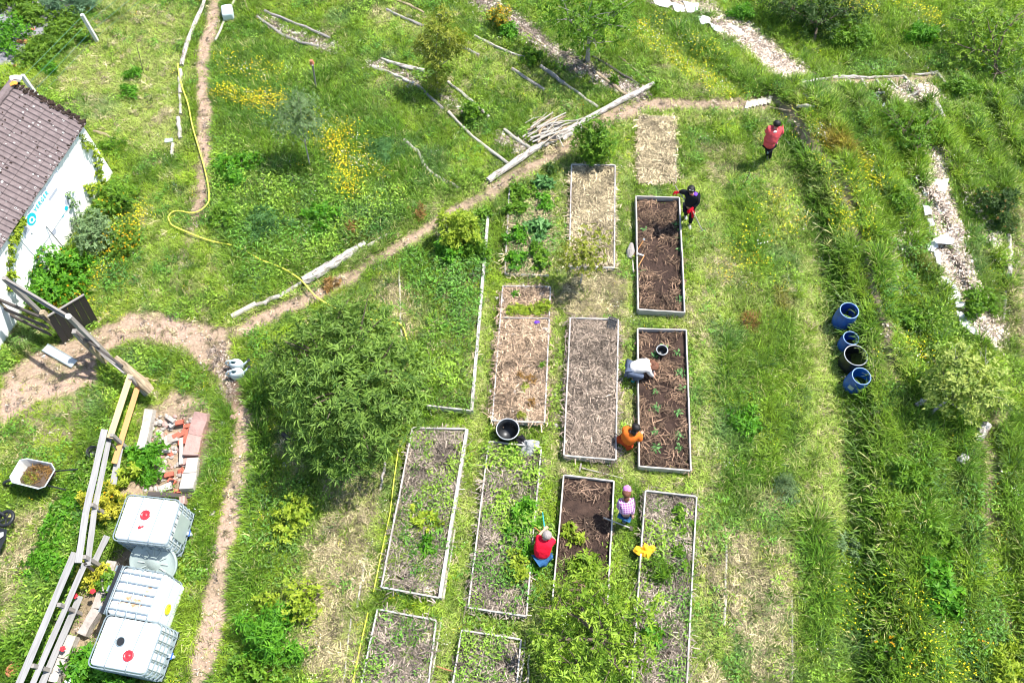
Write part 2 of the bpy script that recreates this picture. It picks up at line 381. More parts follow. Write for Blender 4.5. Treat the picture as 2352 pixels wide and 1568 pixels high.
CHIPS = [
 Z([(1060, -20), (1130, 15), (1190, 60), (1250, 105), (1330, 150), (1400, 185), (1465, 215)], 1, .60),
 Z([(1640, 30), (1740, 78), (1890, 178), (1800, 195), (1752, 160), (1730, 130), (1620, 50)], 1.1, None),
 Z([(2010, 215), (2130, 215), (2160, 262), (2060, 262)], .95, None),
 Z([(2130, 385), (2140, 480), (2150, 560), (2170, 640), (2200, 730), (2250, 790)], 1, .72),
 Z([(1500, -10), (1640, 25), (1720, 70)], .8, .7),
 Z([(2200, 470), (2250, 560), (2290, 620)], .6, .5),
 Z([(600, 40), (700, 80), (745, 95), (780, 118), (690, 100), (610, 62)], .8, None), Z([(860, 150), (960, 185)], .8, .45),
 Z([(1150, 320), (1200, 345)], .8, .5), Z([(1000, 200), (1080, 260)], .4, .4),
 Z([(2100, 450), (2060, 560), (2050, 640)], .35, .4),
 Z([(500, 820), (530, 900), (520, 860)], .9, .35),
]
STRAW = [
 Z([(1308, 618), (1430, 622), (1440, 730), (1310, 728), (1290, 680)], 1, None),
 Z([(770, 1110), (885, 1130), (860, 1290), (835, 1420), (805, 1600), (740, 1600), (690, 1480), (690, 1330), (730, 1220)], .85, None, .4, .8),
 Z([(1690, 1240), (1820, 1260), (1830, 1600), (1700, 1600), (1670, 1400)], .8, None, .4, .9),
 Z([(1615, 320), (1700, 350), (1680, 430), (1640, 420)], .6, None, .3, .5),
 Z([(880, 640), (985, 700), (960, 800), (900, 780)], .5, None, .3, .5),
 Z([(0, 1180), (120, 1150), (110, 1300), (60, 1420), (0, 1460)], .6, None, .3, .6),
 Z([(640, 1000), (680, 1080), (640, 1130)], .6, .5), Z([(2330, 500), (2352, 800)], .5, .8, .4, .6),
 Z([(800, 1400), (790, 1568)], .5, .4), Z([(1630, 1560), (1700, 1600)], .4, .5), Z([(1700, 1130), (1780, 1160)], .6, .5, .3, .6),
 Z([(1640, 600), (1720, 660), (1700, 760)], .35, .6, .4, .8),
]
PALE = [
 Z([(215, 10), (440, 10), (425, 150), (410, 330), (340, 360), (250, 300), (130, 230), (160, 110)], .9, None, .4, .8),
 Z([(1290, 380), (1290, 560), (1280, 650), (1275, 1050), (1255, 1090)], .6, .45), Z([(1440, 360), (1440, 720), (1440, 1100)], .7, .4), Z([(1595, 430), (1640, 560), (1625, 900), (1615, 1130), (1640, 1300), (1620, 1600)], .8, 1.0, .3, .5),
 Z([(1780, 400), (1840, 560), (1880, 760), (1905, 960), (1900, 1150)], .75, 1.3, .4, .6),
 Z([(1110, 700), (1105, 960), (1085, 1180), (1050, 1420), (1020, 1600)], .7, .55), Z([(1000, 1390), (1230, 1430)], .6, .4), Z([(1210, 780), (1250, 1000)], 0, .3),
 Z([(1180, 395), (1400, 290), (1700, 250)], .6, 1.0, .3, .5), Z([(900, 40), (980, 90), (1200, 170), (1330, 250)], .5, 1.2, .4, .8),
 Z([(1500, 90), (1560, 180), (1700, 225)], .5, .8, .4, .6), Z([(560, 740), (1110, 440)], .5, .9, .3, .4),
 Z([(430, 900), (500, 1100), (440, 1400)], 0, .5), Z([(880, 1080), (830, 1350), (800, 1600)], .4, .5), Z([(1230, 1060), (1290, 1070), (1480, 1100), (1620, 1130)], .7, .55),
 Z([(330, 1000), (320, 1100)], .3, .5), Z([(350, 500), (300, 700)], .3, 2.2, .5, .9), Z([(1560, 730), (1440, 735)], .5, .3),
]
LUSH_AND_SHADE = [
 Z([(1690, 420), (1725, 560), (1745, 760)], .6, .35, .2, .5), Z([(1665, 760), (1680, 980), (1720, 1180)], .7, .4, .2, .5), Z([(1790, 620), (1815, 860), (1830, 1130)], .55, .35, .2, .5), Z([(2090, 1180), (2105, 1350), (2110, 1600)], .9, .35, .15, .35), Z([(2020, 1020), (2030, 1250), (2040, 1560)], .6, .3, .2, .4), Z([(2030, 300), (2100, 480), (2120, 620)], .5, .4, .2, .5), Z([(2190, 480), (2215, 620), (2260, 740)], .6, .3, .2, .4), Z([(1600, 880), (1610, 1050)], .5, .3, .2, .4), Z([(2230, 1180), (2250, 1350)], .4, .3, .2, .4),
 Z([(495, 130), (600, 110), (760, 170), (880, 250), (980, 340), (1060, 430), (1000, 500), (880, 560), (700, 640), (560, 690), (500, 560), (490, 300)], .75, None, .4, .9),
 Z([(1800, 300), (1850, 440), (1900, 600), (1935, 740), (1960, 900), (1978, 1100), (1990, 1300), (1995, 1600)], 1, .8, .25, .4),  # tall grass along the bank, its shaded side painted in as darker green
 Z([(1865, 1190), (1872, 1300), (1880, 1460)], 1, .42, .2, .3),
 Z([(1560, 70), (1640, 140), (1750, 215)], .9, .6), Z([(1700, 0), (1900, 0), (1950, 60), (1800, 90)], .8, None, .4, .8),
 Z([(1900, 30), (2352, 0), (2352, 330), (2150, 170), (1950, 150)], .45, None, .5, 1.2), Z([(2000, 900), (2150, 950), (2220, 1200), (2200, 1600), (2010, 1600)], .55, None, .5, 1.2),
 Z([(2320, 1000), (2400, 1000), (2400, 1600), (2330, 1600), (2300, 1300)], .8, None, .4, .8), Z([(1900, 250), (1990, 480), (2030, 640)], .55, .7, .4, .7),
 Z([(585, 880), (600, 1060), (590, 1250), (560, 1568)], .85, .5), Z([(950, 590), (985, 760), (972, 930)], .85, .45),  # first strip puts the big tree's shade into darker grass colour
 Z([(215, 1090), (170, 1180), (130, 1330), (90, 1450), (30, 1540)], .85, .8), Z([(250, 860), (210, 1000)], .6, .35), Z([(1640, 1000), (1690, 1060), (1740, 1120)], .6, .9, .4, .7),
 Z([(1700, 780), (1660, 900), (1670, 980)], .6, .6, .4, .7), Z([(1760, 830), (1800, 1000), (1830, 1080)], .35, .8, .5, .9), Z([(2150, 640), (2180, 800)], .6, .4),
 Z([(520, 960), (480, 1120), (460, 1280)], .55, .4), Z([(1740, 620), (1710, 700), (1760, 780)], .55, .6, .4, .6), Z([(240, 20), (280, 40)], .8, .5), Z([(1840, 830), (1700, 500)], 0, .3),
 Z([(2100, 330), (2250, 420), (2300, 560)], .5, 1.0, .5, .9),
]
LIME = [
 Z([(1700, 480), (1740, 700), (1760, 1000), (1755, 1300)], .5, .3, .2, .3), Z([(1640, 760), (1650, 1000)], .4, .3), Z([(2000, 560), (2040, 800), (2060, 1100), (2060, 1500)], .4, .35, .2, .4), Z([(2150, 980), (2170, 1300), (2160, 1560)], .45, .4, .2, .4), Z([(1680, 300), (1760, 420), (1800, 620)], .5, .5, .3, .5), 
 Z([(1470, 70), (1560, 150), (1690, 225)], 1, .55, .2, .3), Z([(1930, 560), (1990, 900)], .3, .8), Z([(1900, 1180), (1930, 1350), (1920, 1560)], .8, .55, .3, .4),
 Z([(280, 640), (480, 700), (500, 760), (320, 700)], .5, None, .4, .8), Z([(560, 1150), (620, 1300), (620, 1568)], .4, .6), Z([(400, 1100), (440, 1350), (420, 1568)], .5, .7), Z([(0, 1030), (180, 1040)], .6, .7, .3, .5),
 Z([(0, 152), (110, 152), (90, 195), (0, 200)], 1, None, .05, .05), Z([(2290, 1150), (2330, 1500)], .5, .7), Z([(1840, 250), (1960, 500), (2040, 650)], .6, .9, .4, .6), Z([(1170, 680), (1240, 1000)], 0, .2), Z([(700, 340), (760, 420)], .5, .7),
]
LEAFY = [
 Z([(495, 300), (640, 380), (800, 430), (930, 440), (880, 540), (700, 620), (560, 640), (500, 500)], .8, None, .4, .9), Z([(215, 1090), (170, 1180), (130, 1330), (90, 1450)], .9, .9),
 Z([(600, 1080), (700, 1120), (720, 1250), (600, 1300)], .5, None, .4, .8), Z([(990, 600), (1105, 600), (1080, 935), (985, 925)], .6, None, .2, .3), Z([(1130, 1060), (1230, 1060), (1230, 1370), (1180, 1380)], .8, None, .2, .3), Z([(300, 1050), (400, 1130), (280, 1135)], .9, None, .2, .2),
 Z([(2020, 620), (2130, 560), (2190, 780), (2280, 900), (2040, 860)], .4, None, .5, 1.0), Z([(2100, 1100), (2230, 1200), (2200, 1500)], .5, 1.0, .5, 1.0), Z([(260, 420), (330, 520), (300, 640), (230, 700)], .8, None, .3, .5),
 Z([(1500, 1160), (1580, 1180), (1570, 1280), (1500, 1250)], .5, None), Z([(540, 200), (700, 260), (640, 330)], .5, None, .4, .6), Z([(660, 1240), (760, 1290), (740, 1380), (650, 1380)], .4, None, .3, .5), Z([(420, 1200), (440, 1320)], .5, .3),
 Z([(2200, 0), (2352, 60), (2352, 300), (2230, 130)], .6, None, .5, .8), Z([(960, 600), (980, 900)], .5, .4), Z([(380, 880), (290, 800)], .25, .8), Z([(1640, 1200), (1690, 1600)], .2, .8),
]
YEL = [
 Z([(520, 215), (560, 235), (640, 240)], .95, .55), Z([(570, 230), (620, 260)], .9, .35), Z([(760, 320), (790, 380), (810, 440), (800, 410)], .95, .42), Z([(620, 170), (560, 160)], .35, 1.0, .4, .7), Z([(720, 290), (880, 400)], .3, .8, .4, .8),
 Z([(1480, 70), (1560, 140), (1640, 200), (1680, 215)], .35, .7), Z([(1830, 290), (1900, 420), (1950, 560)], .25, .7), Z([(1960, 400), (1990, 460)], .6, .5), Z([(1935, 500), (1955, 570)], .3, .5), Z([(180, 690), (110, 700), (200, 650), (280, 560), (320, 490)], .5, .7),
 Z([(1600, 130), (1500, 60)], .15, 1.4), Z([(2000, 1400), (2150, 1530)], .2, 1.5, .6, 1.0), Z([(1920, 10), (1990, 25)], .6, .5), Z([(1780, 500), (1700, 620)], .12, 1.6), Z([(2090, 810), (2100, 840)], .3, .6), Z([(2060, 0), (2140, 60)], .4, .8), Z([(160, 450), (250, 650)], .05, 2.5),
]
RED = [Z([(1880, 340), (1960, 400)], .7, .35), Z([(820, 520), (830, 560)], .5, .2), Z([(1215, 480), (1230, 700)], 0, .1), Z([(740, 640), (770, 660)], .5, .3), Z([(2100, 620), (2110, 650)], .4, .4), Z([(1790, 660), (1800, 700)], .5, .3)]
WEEDMAT = PW([(-60, -30), (190, -30), (170, 40), (130, 80), (60, 90), (55, 150), (-60, 152)])
BARE = [WEEDMAT, PW([(-60, 200), (20, 200), (190, 290), (262, 402), (0, 720), (-60, 700)])]
TANKPAD = [PW([(265, 1150), (435, 1160), (425, 1280), (345, 1560), (180, 1560)])]
def field(specs, X, Y, k=0):
    out = np.zeros(X.shape)
    n = (fbm(X, Y, .9, k) - .5) * 2
    for pts, s, width, soft, amp in specs:
        if s <= 0: continue
        mg = (width or 0) + soft * 2 + amp + .2
        m = (X > pts[:, 0].min() - mg) & (X < pts[:, 0].max() + mg) & (Y > pts[:, 1].min() - mg) & (Y < pts[:, 1].max() + mg)
        if not m.any(): continue
        x = X[m]; y = Y[m]
        d = dline(x, y, pts) - width / 2 if width else dpoly(x, y, pts)
        wv = s * sstep(soft, -soft, d + n[m] * amp)
        out[m] = np.maximum(out[m], wv)
    return out
def bedmask(X, Y, grow=0.0):
    idx = np.full(X.shape, -1)
    for i, q in enumerate(BW):
        m = (X > q[:, 0].min() - 1) & (X < q[:, 0].max() + 1) & (Y > q[:, 1].min() - 1) & (Y < q[:, 1].max() + 1)
        d = np.full(X.shape, 9.0); d[m] = dpoly(X[m], Y[m], q)
        idx[d < grow] = i
    return idx
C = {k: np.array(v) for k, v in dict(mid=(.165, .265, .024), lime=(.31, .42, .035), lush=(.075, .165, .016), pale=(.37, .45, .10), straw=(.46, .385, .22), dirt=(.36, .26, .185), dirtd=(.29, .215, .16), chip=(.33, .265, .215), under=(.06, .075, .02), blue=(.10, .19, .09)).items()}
def zones(X, Y):
    z = {}
    z['dirt'] = field(DIRT, X, Y, 1); z['chips'] = field(CHIPS, X, Y, 2); z['straw'] = field(STRAW, X, Y, 3); z['pale'] = field(PALE, X, Y, 4)
    z['lush'] = field(LUSH_AND_SHADE, X, Y, 5); z['lime'] = field(LIME, X, Y, 6); z['leafy'] = field(LEAFY, X, Y, 7); z['yel'] = field(YEL, X, Y, 8); z['red'] = field(RED, X, Y, 9)  # lush mask also carries the painted tree and bank shade
    return z
def mixc(a, b, t): return a * (1 - t[:, None]) + b * t[:, None]

# ground sheet
def axis(lo, hi, step, far):
    core = np.arange(lo, hi, step); a = []; x = lo; s = step
    while x > -far: s *= 1.5; x -= s; a.append(x)
    b = []; x = core[-1]; s = step
    while x < far: s *= 1.5; x += s; b.append(x)
    return np.concatenate([a[::-1], core, b])
gx = axis(-20, 20, .065, 400); gy = axis(-.5, 27, .065, 400)
XX, YY = np.meshgrid(gx, gy); X = XX.ravel(); Y = YY.ravel()
inside = (np.abs(X) < 20) & (Y > -.5) & (Y < 27)
hh = hraw(X, Y)
z = zones(X, Y)
nx, ny = len(gx), len(gy)
n1 = fbm(X, Y, .8, 4); n2 = fbm(X, Y, .25, 5)
gc = np.tile(C['under'], (len(X), 1)) * (.7 + .6 * n2)[:, None]
gc = mixc(gc, C['mid'] * .9, sstep(.45, .7, n1) * .6)
gc = mixc(gc, C['straw'] * .8, np.clip(z['straw'] * .7 + z['pale'] * .12, 0, 1))
gc = mixc(gc, C['dirtd'] * (.8), z['chips'])
gc = mixc(gc, C['dirt'], z['dirt'] * (.75 + .25 * sstep(.3, .6, n1)))
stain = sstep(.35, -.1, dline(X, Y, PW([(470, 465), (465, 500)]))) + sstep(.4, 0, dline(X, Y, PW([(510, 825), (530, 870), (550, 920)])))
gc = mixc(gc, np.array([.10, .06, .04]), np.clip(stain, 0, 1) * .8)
d1 = dpoly(X, Y, WEEDMAT); gc = mixc(gc, np.array([.27, .25, .27]), sstep(.05, -.05, d1))
ii = np.arange(nx - 1)[None, :] + (np.arange(ny - 1) * nx)[:, None]; ii = ii.ravel()
Fq = np.stack([ii, ii + 1, ii + 1 + nx, ii + nx], 1)
def ground_mat():
    m = bpy.data.materials.new('ground_earth'); m.use_nodes = True; t = m.node_tree; n = t.nodes; l = t.links; pr = n['Principled BSDF']
    pr.inputs['Roughness'].default_value = .95; pr.inputs['Specular IOR Level'].default_value = .1
    a = n.new('ShaderNodeAttribute'); a.attribute_name = 'Col'; tc = n.new('ShaderNodeTexCoord')
    no = n.new('ShaderNodeTexNoise'); no.inputs['Scale'].default_value = 14; no.inputs['Detail'].default_value = 8; no.inputs['Roughness'].default_value = .75; l.new(tc.outputs['Object'], no.inputs['Vector'])
    mr = n.new('ShaderNodeMapRange'); mr.inputs[1].default_value = .3; mr.inputs[2].default_value = .7; mr.inputs[3].default_value = .55; mr.inputs[4].default_value = 1.45; l.new(no.outputs[0], mr.inputs[0])
    vm = n.new('ShaderNodeVectorMath'); vm.operation = 'SCALE'; l.new(a.outputs['Color'], vm.inputs[0]); l.new(mr.outputs[0], vm.inputs['Scale']); l.new(vm.outputs[0], pr.inputs['Base Color'])
    bp = n.new('ShaderNodeBump'); bp.inputs['Strength'].default_value = .9; bp.inputs['Distance'].default_value = .03; l.new(no.outputs[0], bp.inputs['Height']); l.new(bp.outputs[0], pr.inputs['Normal'])
    return m
me = np_mesh('ground', np.stack([X, Y, hh], 1), Fq, ground_mat(), smooth=True)
ca = me.color_attributes.new('Col', 'FLOAT_COLOR', 'POINT')
ca.data.foreach_set('color', np.concatenate([gc, np.ones((len(gc), 1))], 1).astype(np.float32).ravel())
go = bpy.data.objects.new('ground', me); COL.objects.link(go); tag(go, 'garden ground of earth paths and grass', None, kind='structure')

# ------------------------------------------------------------------ scattered ground cover
PROTO = bpy.data.collections.new('cover_sources')
def proto_set(name, m, makers):
    c = bpy.data.collections.new(name)
    for i, (V, Fc, var) in enumerate(makers):
        me = np_mesh('%s_%02d' % (name, i), V, Fc, m, var); o = bpy.data.objects.new('%s_%02d' % (name, i), me); c.objects.link(o)
    return c
def grass_clump(seed, nb, L, spread, wdt, flat, seg=3):
    R = np.random.default_rng(seed); V = []; Fc = []; var = []
    for b in range(nb):
        a = R.random() * 6.283; r = spread * math.sqrt(R.random()); bx, by = r * math.cos(a), r * math.sin(a)
        yaw = a + R.normal() * .9; l = L * R.uniform(.55, 1.15); w_ = wdt * R.uniform(.7, 1.2)
        th = R.uniform(*flat); dx, dy = math.cos(yaw), math.sin(yaw); px, py = -dy, dx
        x, y, zz = bx, by, -.01; o = len(V); v = R.random()
        for i in range(seg + 1):
            t = i / seg; ww = w_ * (1 - t ** 2 * .9)
            V += [(x - px * ww / 2, y - py * ww / 2, zz), (x + px * ww / 2, y + py * ww / 2, zz)]; var += [v * .8 + t * .2] * 2
            ang = th + t * R.uniform(.5, 1.0)
            st = l / seg; x += dx * st * math.sin(ang); y += dy * st * math.sin(ang); zz = max(zz + st * math.cos(ang), .005)
        for i in range(seg): k = o + 2 * i; Fc.append((k, k + 1, k + 3, k + 2))
    return np.array(V), np.array(Fc), np.array(var)
def strokes(seed, nb, L, spread, wdt, zr):
    R = np.random.default_rng(seed); V = []; Fc = []; var = []
    for b in range(nb):
        c = R.normal(size=2) * spread; yaw = R.random() * 6.283; l = L * R.uniform(.4, 1.2); w_ = wdt * R.uniform(.6, 1.3); z0 = R.uniform(*zr); z1 = z0 + R.uniform(-.015, .03); bend = R.normal() * .25
        o = len(V); v = R.random()
        for i, t in enumerate((-.5, 0, .5)):
            yy = yaw + bend * t; x = c[0] + math.cos(yy) * l * t; y = c[1] + math.sin(yy) * l * t; px, py = -math.sin(yy), math.cos(yy)
            zz = max(.004, z0 + (z1 - z0) * (t + .5) + (.01 if i == 1 else 0))
            V += [(x - px * w_ / 2, y - py * w_ / 2, zz), (x + px * w_ / 2, y + py * w_ / 2, zz + .004)]; var += [v, v]
        Fc += [(o, o + 1, o + 3, o + 2), (o + 2, o + 3, o + 5, o + 4)]
    return np.array(V), np.array(Fc), np.array(var)
def leafclump(seed, nb, L, wdt, spread, hgt):
    R = np.random.default_rng(seed); V = []; Fc = []; var = []
    for b in range(nb):
        c = R.normal(size=2) * spread; z0 = R.uniform(.3, 1) * hgt; yaw = R.random() * 6.283; l = L * R.uniform(.6, 1.2); w_ = wdt * R.uniform(.7, 1.2); dr = R.uniform(-.5, .35)
        d = np.array([math.cos(yaw), math.sin(yaw), dr]); p = np.array([-math.sin(yaw), math.cos(yaw), 0]); o0 = np.array([c[0], c[1], z0]); up = np.array([0, 0, 1.])
        o = len(V); v = R.random(); f = w_ * .25
        V += [o0, o0 + d * l * .45 + p * w_ / 2 + up * f, o0 + d * l - up * l * .15, o0 + d * l * .45 - p * w_ / 2 + up * f]; var += [v] * 4
        Fc += [(o, o + 1, o + 2), (o, o + 2, o + 3)]
    return np.array(V), np.array(Fc), np.array(var)
def petals(seed, nb, r, spread, hgt):
    R = np.random.default_rng(seed); V = []; Fc = []; var = []
    for b in range(nb):
        c = R.normal(size=2) * spread; z0 = hgt * R.uniform(.7, 1.1); t = R.normal(size=2) * .3; o = len(V); v = R.random()
        V.append((c[0], c[1], z0)); var.append(v)
        for k in range(6): a = k * 1.047; V.append((c[0] + r * math.cos(a), c[1] + r * math.sin(a), z0 + r * .4 + r * (t[0] * math.cos(a) + t[1] * math.sin(a)))); var.append(v)
        for k in range(6): Fc.append((o, o + 1 + k, o + 1 + (k + 1) % 6))
    return np.array(V), np.array(Fc), np.array(var)
def pebbles(seed, nb, r, spread):
    R = np.random.default_rng(seed); V = []; Fc = []; var = []
    for b in range(nb):
        c = R.normal(size=2) * spread; s_ = r * R.uniform(.4, 1.2); o = len(V); v = R.random(); k = [(1, 0, .1), (0, 1, .2), (-1, 0, .0), (0, -1, .1)]
        a = R.random() * 6
        for x, y, zz in k: V.append((c[0] + s_ * (x * math.cos(a) - y * math.sin(a)) * R.uniform(.7, 1.2), c[1] + s_ * (x * math.sin(a) + y * math.cos(a)) * R.uniform(.7, 1.2), s_ * zz)); var.append(v)
        V.append((c[0] + s_ * .1, c[1], s_ * .8)); var.append(v)
        for i in range(4): Fc.append((o + i, o + (i + 1) % 4, o + 4))
    return np.array(V), np.array(Fc), np.array(var)
im_grass = inst_mat('cover_leaf', .35, .45, .35); im_dry = inst_mat('cover_dry', .1, .7, .2); im_flower = inst_mat('cover_petal', .2, .6, .2)
S_GRASS = proto_set('grass_source', im_grass, [grass_clump(i, 11, .21, .06, .0155, (.25, .9)) for i in range(6)])
S_TUFT = proto_set('tuft_source', im_grass, [grass_clump(90 + i, 24, .36, .10, .017, (.1, .75)) for i in range(6)])
S_LYING = proto_set('lying_grass_source', im_grass, [grass_clump(20 + i, 11, .25, .07, .0155, (.8, 1.35)) for i in range(5)])
S_STRAW = proto_set('straw_source', im_dry, [strokes(40 + i, 12, .20, .085, .014, (.005, .055)) for i in range(6)])
S_CHIP = proto_set('chip_source', im_dry, [strokes(50 + i, 11, .075, .06, .020, (.003, .03)) for i in range(5)])
S_LEAF = proto_set('leaf_source', im_grass, [leafclump(60 + i, 15, .068, .023, .060, .12) for i in range(6)])
S_PET = proto_set('petal_source', im_flower, [petals(70 + i, 7, .0130, .13, .15) for i in range(4)])
S_PEB = proto_set('pebble_source', im_dry, [pebbles(80 + i, 9, .02, .08) for i in range(4)])

def scatter(name, label, src, pts, yaw, tilt, scl, col, npick):
    n = len(pts); me = bpy.data.meshes.new(name); me.vertices.add(n); me.vertices.foreach_set('co', pts.astype(np.float32).ravel())
    a = me.attributes.new('rot', 'FLOAT_VECTOR', 'POINT'); a.data.foreach_set('vector', np.stack([tilt[:, 0], tilt[:, 1], yaw], 1).astype(np.float32).ravel())
    a = me.attributes.new('scl', 'FLOAT_VECTOR', 'POINT'); a.data.foreach_set('vector', (scl if scl.ndim == 2 else np.repeat(scl[:, None], 3, 1)).astype(np.float32).ravel())
    a = me.attributes.new('col', 'FLOAT_COLOR', 'POINT'); a.data.foreach_set('color', np.concatenate([col, np.ones((n, 1))], 1).astype(np.float32).ravel())
    a = me.attributes.new('pick', 'INT', 'POINT'); a.data.foreach_set('value', rng.integers(0, npick, n).astype(np.int32))
    o = bpy.data.objects.new(name, me); COL.objects.link(o); tag(o, label, None, kind='stuff')
    ng = bpy.data.node_groups.new(name + '_spread', 'GeometryNodeTree')
    ng.interface.new_socket('Geometry', in_out='INPUT', socket_type='NodeSocketGeometry'); ng.interface.new_socket('Geometry', in_out='OUTPUT', socket_type='NodeSocketGeometry')
    N = ng.nodes; L = ng.links; gi = N.new('NodeGroupInput'); gout = N.new('NodeGroupOutput')
    ci = N.new('GeometryNodeCollectionInfo'); ci.inputs[0].default_value = src; ci.inputs['Separate Children'].default_value = True; ci.inputs['Reset Children'].default_value = True
    ip = N.new('GeometryNodeInstanceOnPoints'); ip.inputs['Pick Instance'].default_value = True
    def na(nm, dt):
        q = N.new('GeometryNodeInputNamedAttribute'); q.data_type = dt; q.inputs[0].default_value = nm
        return next(s for s in q.outputs if s.name == 'Attribute' and s.enabled)
    L.new(gi.outputs[0], ip.inputs['Points']); L.new(ci.outputs[0], ip.inputs['Instance'])
    L.new(na('pick', 'INT'), ip.inputs['Instance Index'])
    er = N.new('FunctionNodeEulerToRotation'); L.new(na('rot', 'FLOAT_VECTOR'), er.inputs[0]); L.new(er.outputs[0], ip.inputs['Rotation'])
    L.new(na('scl', 'FLOAT_VECTOR'), ip.inputs['Scale']); L.new(ip.outputs[0], gout.inputs[0])
    md = o.modifiers.new('spread', 'NODES'); md.node_group = ng
    return o
def jgrid(sp):
    xs = np.arange(-20, 20, sp); ys = np.arange(.2, 26.5, sp); A, B = np.meshgrid(xs, ys); A = A.ravel() + rng.uniform(-.5, .5, A.size) * sp; B = B.ravel() + rng.uniform(-.5, .5, B.size) * sp
    k = np.abs(A) < 10.2 + (B - 2) * .325 + 1.0
    return A[k], B[k]
def jit(n, s): return rng.normal(size=(n, 2)) * s
LOG_CLEAR = []; DISC_CLEAR = []
def cleared(X, Y):
    k = np.ones(X.shape)
    for pts, r, s_ in LOG_CLEAR:
        pts = np.array(pts); m = (X > pts[:, 0].min() - .4) & (X < pts[:, 0].max() + .4) & (Y > pts[:, 1].min() - .4) & (Y < pts[:, 1].max() + .4)
        if m.any(): k[m] *= 1 - s_ * sstep(r + .07, r - .01, dline(X[m], Y[m], pts))
    for x, y, r in DISC_CLEAR: k[np.hypot(X - x, Y - y) < r] = 0
    return k
def cover():
    X, Y = jgrid(.078); z = zones(X, Y); n = len(X)
    bi = bedmask(X, Y, .02)
    bare = np.zeros(n, bool)
    for q in BARE: bare |= dpoly(X, Y, q) < 0
    na_ = fbm(X, Y, 1.6, 2); nb_ = fbm(X, Y, .45, 7); nc_ = vn(X, Y, .16, 4)
    bedh = np.zeros(n); kind = np.array([b[3] for b in BEDS] + ['none'])[bi]
    for i, b in enumerate(BEDS): bedh[bi == i] = b[2]
    # density
    dens = np.ones(n)
    dens *= 1 - np.clip(z['dirt'] * 1.2, 0, 1) * (.995 - .12 * sstep(.6, .8, nb_)); dens *= 1 - z['chips'] * .93; dens *= 1 - z['straw'] * .40
    patch = sstep(.60, .72, fbm(X, Y, 1.1, 9)) * (1 - z['lush']) * (1 - z['leafy']); dens *= 1 - patch * .3
    dens[bare] = 0
    dens = np.where((kind != 'none') & (kind != 'weedy') & (kind != 'weeds') & (kind != 'potato'), 0.0, dens)
    dens = np.where(kind == 'weedy', .10 + .8 * sstep(.42, .62, nb_), dens); dens = np.where(kind == 'weeds', .85, dens); dens = np.where(kind == 'potato', .35, dens)
    dens = np.where(kind == 'dark2', .9 * sstep(3.0, 2.2, Y - 2) , dens)
    dens *= cleared(X, Y)
    keep = rng.random(n) < dens
    col = np.tile(C['mid'], (n, 1)); col = mixc(col, C['lime'], sstep(.42, .62, na_) * .75); col = mixc(col, C['lush'], sstep(.52, .32, nb_) * .85)
    col = mixc(col, C['pale'], np.clip(z['pale'] * (.55 + .5 * nc_), 0, 1)); col = mixc(col, C['lime'], z['lime'] * .85)
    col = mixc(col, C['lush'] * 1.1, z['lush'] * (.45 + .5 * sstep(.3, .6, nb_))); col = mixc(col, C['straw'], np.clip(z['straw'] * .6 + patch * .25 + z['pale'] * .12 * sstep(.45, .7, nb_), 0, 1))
    col = mixc(col, C['blue'], sstep(.66, .78, fbm(X, Y, 2.0, 11)) * .5); col = mixc(col, np.array([.42, .12, .05]), z['red'] * .6)
    inbed = (kind == 'weedy'); col[inbed] = col[inbed] * .5 + .5 * np.array([.11, .20, .035])
    col *= rng.uniform(.72, 1.3, n)[:, None]
    dry = rng.random(n) < (.05 + .25 * np.maximum(z['pale'], z['straw'])); col[dry] = (C['straw'] * .6 + C['pale'] * .4) * rng.uniform(.7, 1.2, dry.sum())[:, None]
    right = sstep(3, 8, X)
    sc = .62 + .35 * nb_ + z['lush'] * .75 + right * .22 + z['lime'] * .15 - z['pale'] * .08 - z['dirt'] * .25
    sc *= rng.uniform(.75, 1.25, n)
    lying = (rng.random(n) < .38 + .35 * z['pale'] - .25 * z['lush'])
    h = hraw(X, Y) + bedh
    pts = np.stack([X, Y, h], 1)
    # wind-combed direction for lying grass
    ang = fbm(X, Y, 2.2, 3) * 14
    k = keep & ~lying
    scatter('meadow_grass', 'short green and yellowish meadow grass covering the garden', S_GRASS, pts[k], rng.random(k.sum()) * 6.283, jit(k.sum(), .15), sc[k], col[k], 6)
    k = keep & lying
    scatter('flattened_grass', 'flattened blades of mown grass lying over the meadow', S_LYING, pts[k], (ang + rng.normal(size=n) * .9)[k], jit(k.sum(), .12), sc[k] * 1.05, col[k], 5)
    # tall tufts in clumps and rows
    X, Y = jgrid(.155); z = zones(X, Y); n = len(X); bi = bedmask(X, Y, .12); sdb = banksd(X, Y); rw = rowfn(X, Y, sdb)
    n1 = fbm(X, Y, .55, 10); n2 = fbm(X, Y, 1.9, 6); n3 = fbm(X, Y, .9, 1)
    d = sstep(.46, .58, n1) * .68 * (1 - z['pale'] * .85) + rw * .95 + z['lush'] * .55 * sstep(.35, .55, n1) + (sdb > .2) * .15
    d *= (1 - np.clip(z['dirt'] * 1.3, 0, 1)) * (1 - z['chips']) * (1 - z['straw'] * .6); d[bi >= 0] = 0; d[(np.abs(X - 1.2) < 3.6) & (Y < 15.5)] *= .25
    for q in BARE: d[dpoly(X, Y, q) < .1] = 0
    d = d * cleared(X, Y); keep = rng.random(n) < d
    col = np.tile(C['mid'], (n, 1)); col = mixc(col, C['lush'] * 1.25, sstep(.45, .6, n3) * .9); col = mixc(col, C['lime'], sstep(.52, .7, n2) * .7 * (rng.random(n) < .7)); col = mixc(col, C['blue'] * .9, (rng.random(n) < .12) * .7)
    col = mixc(col, C['lush'], z['lush'] * .5); col = mixc(col, np.array([.42, .16, .05]), z['red'] * .6); col *= rng.uniform(.7, 1.3, n)[:, None]
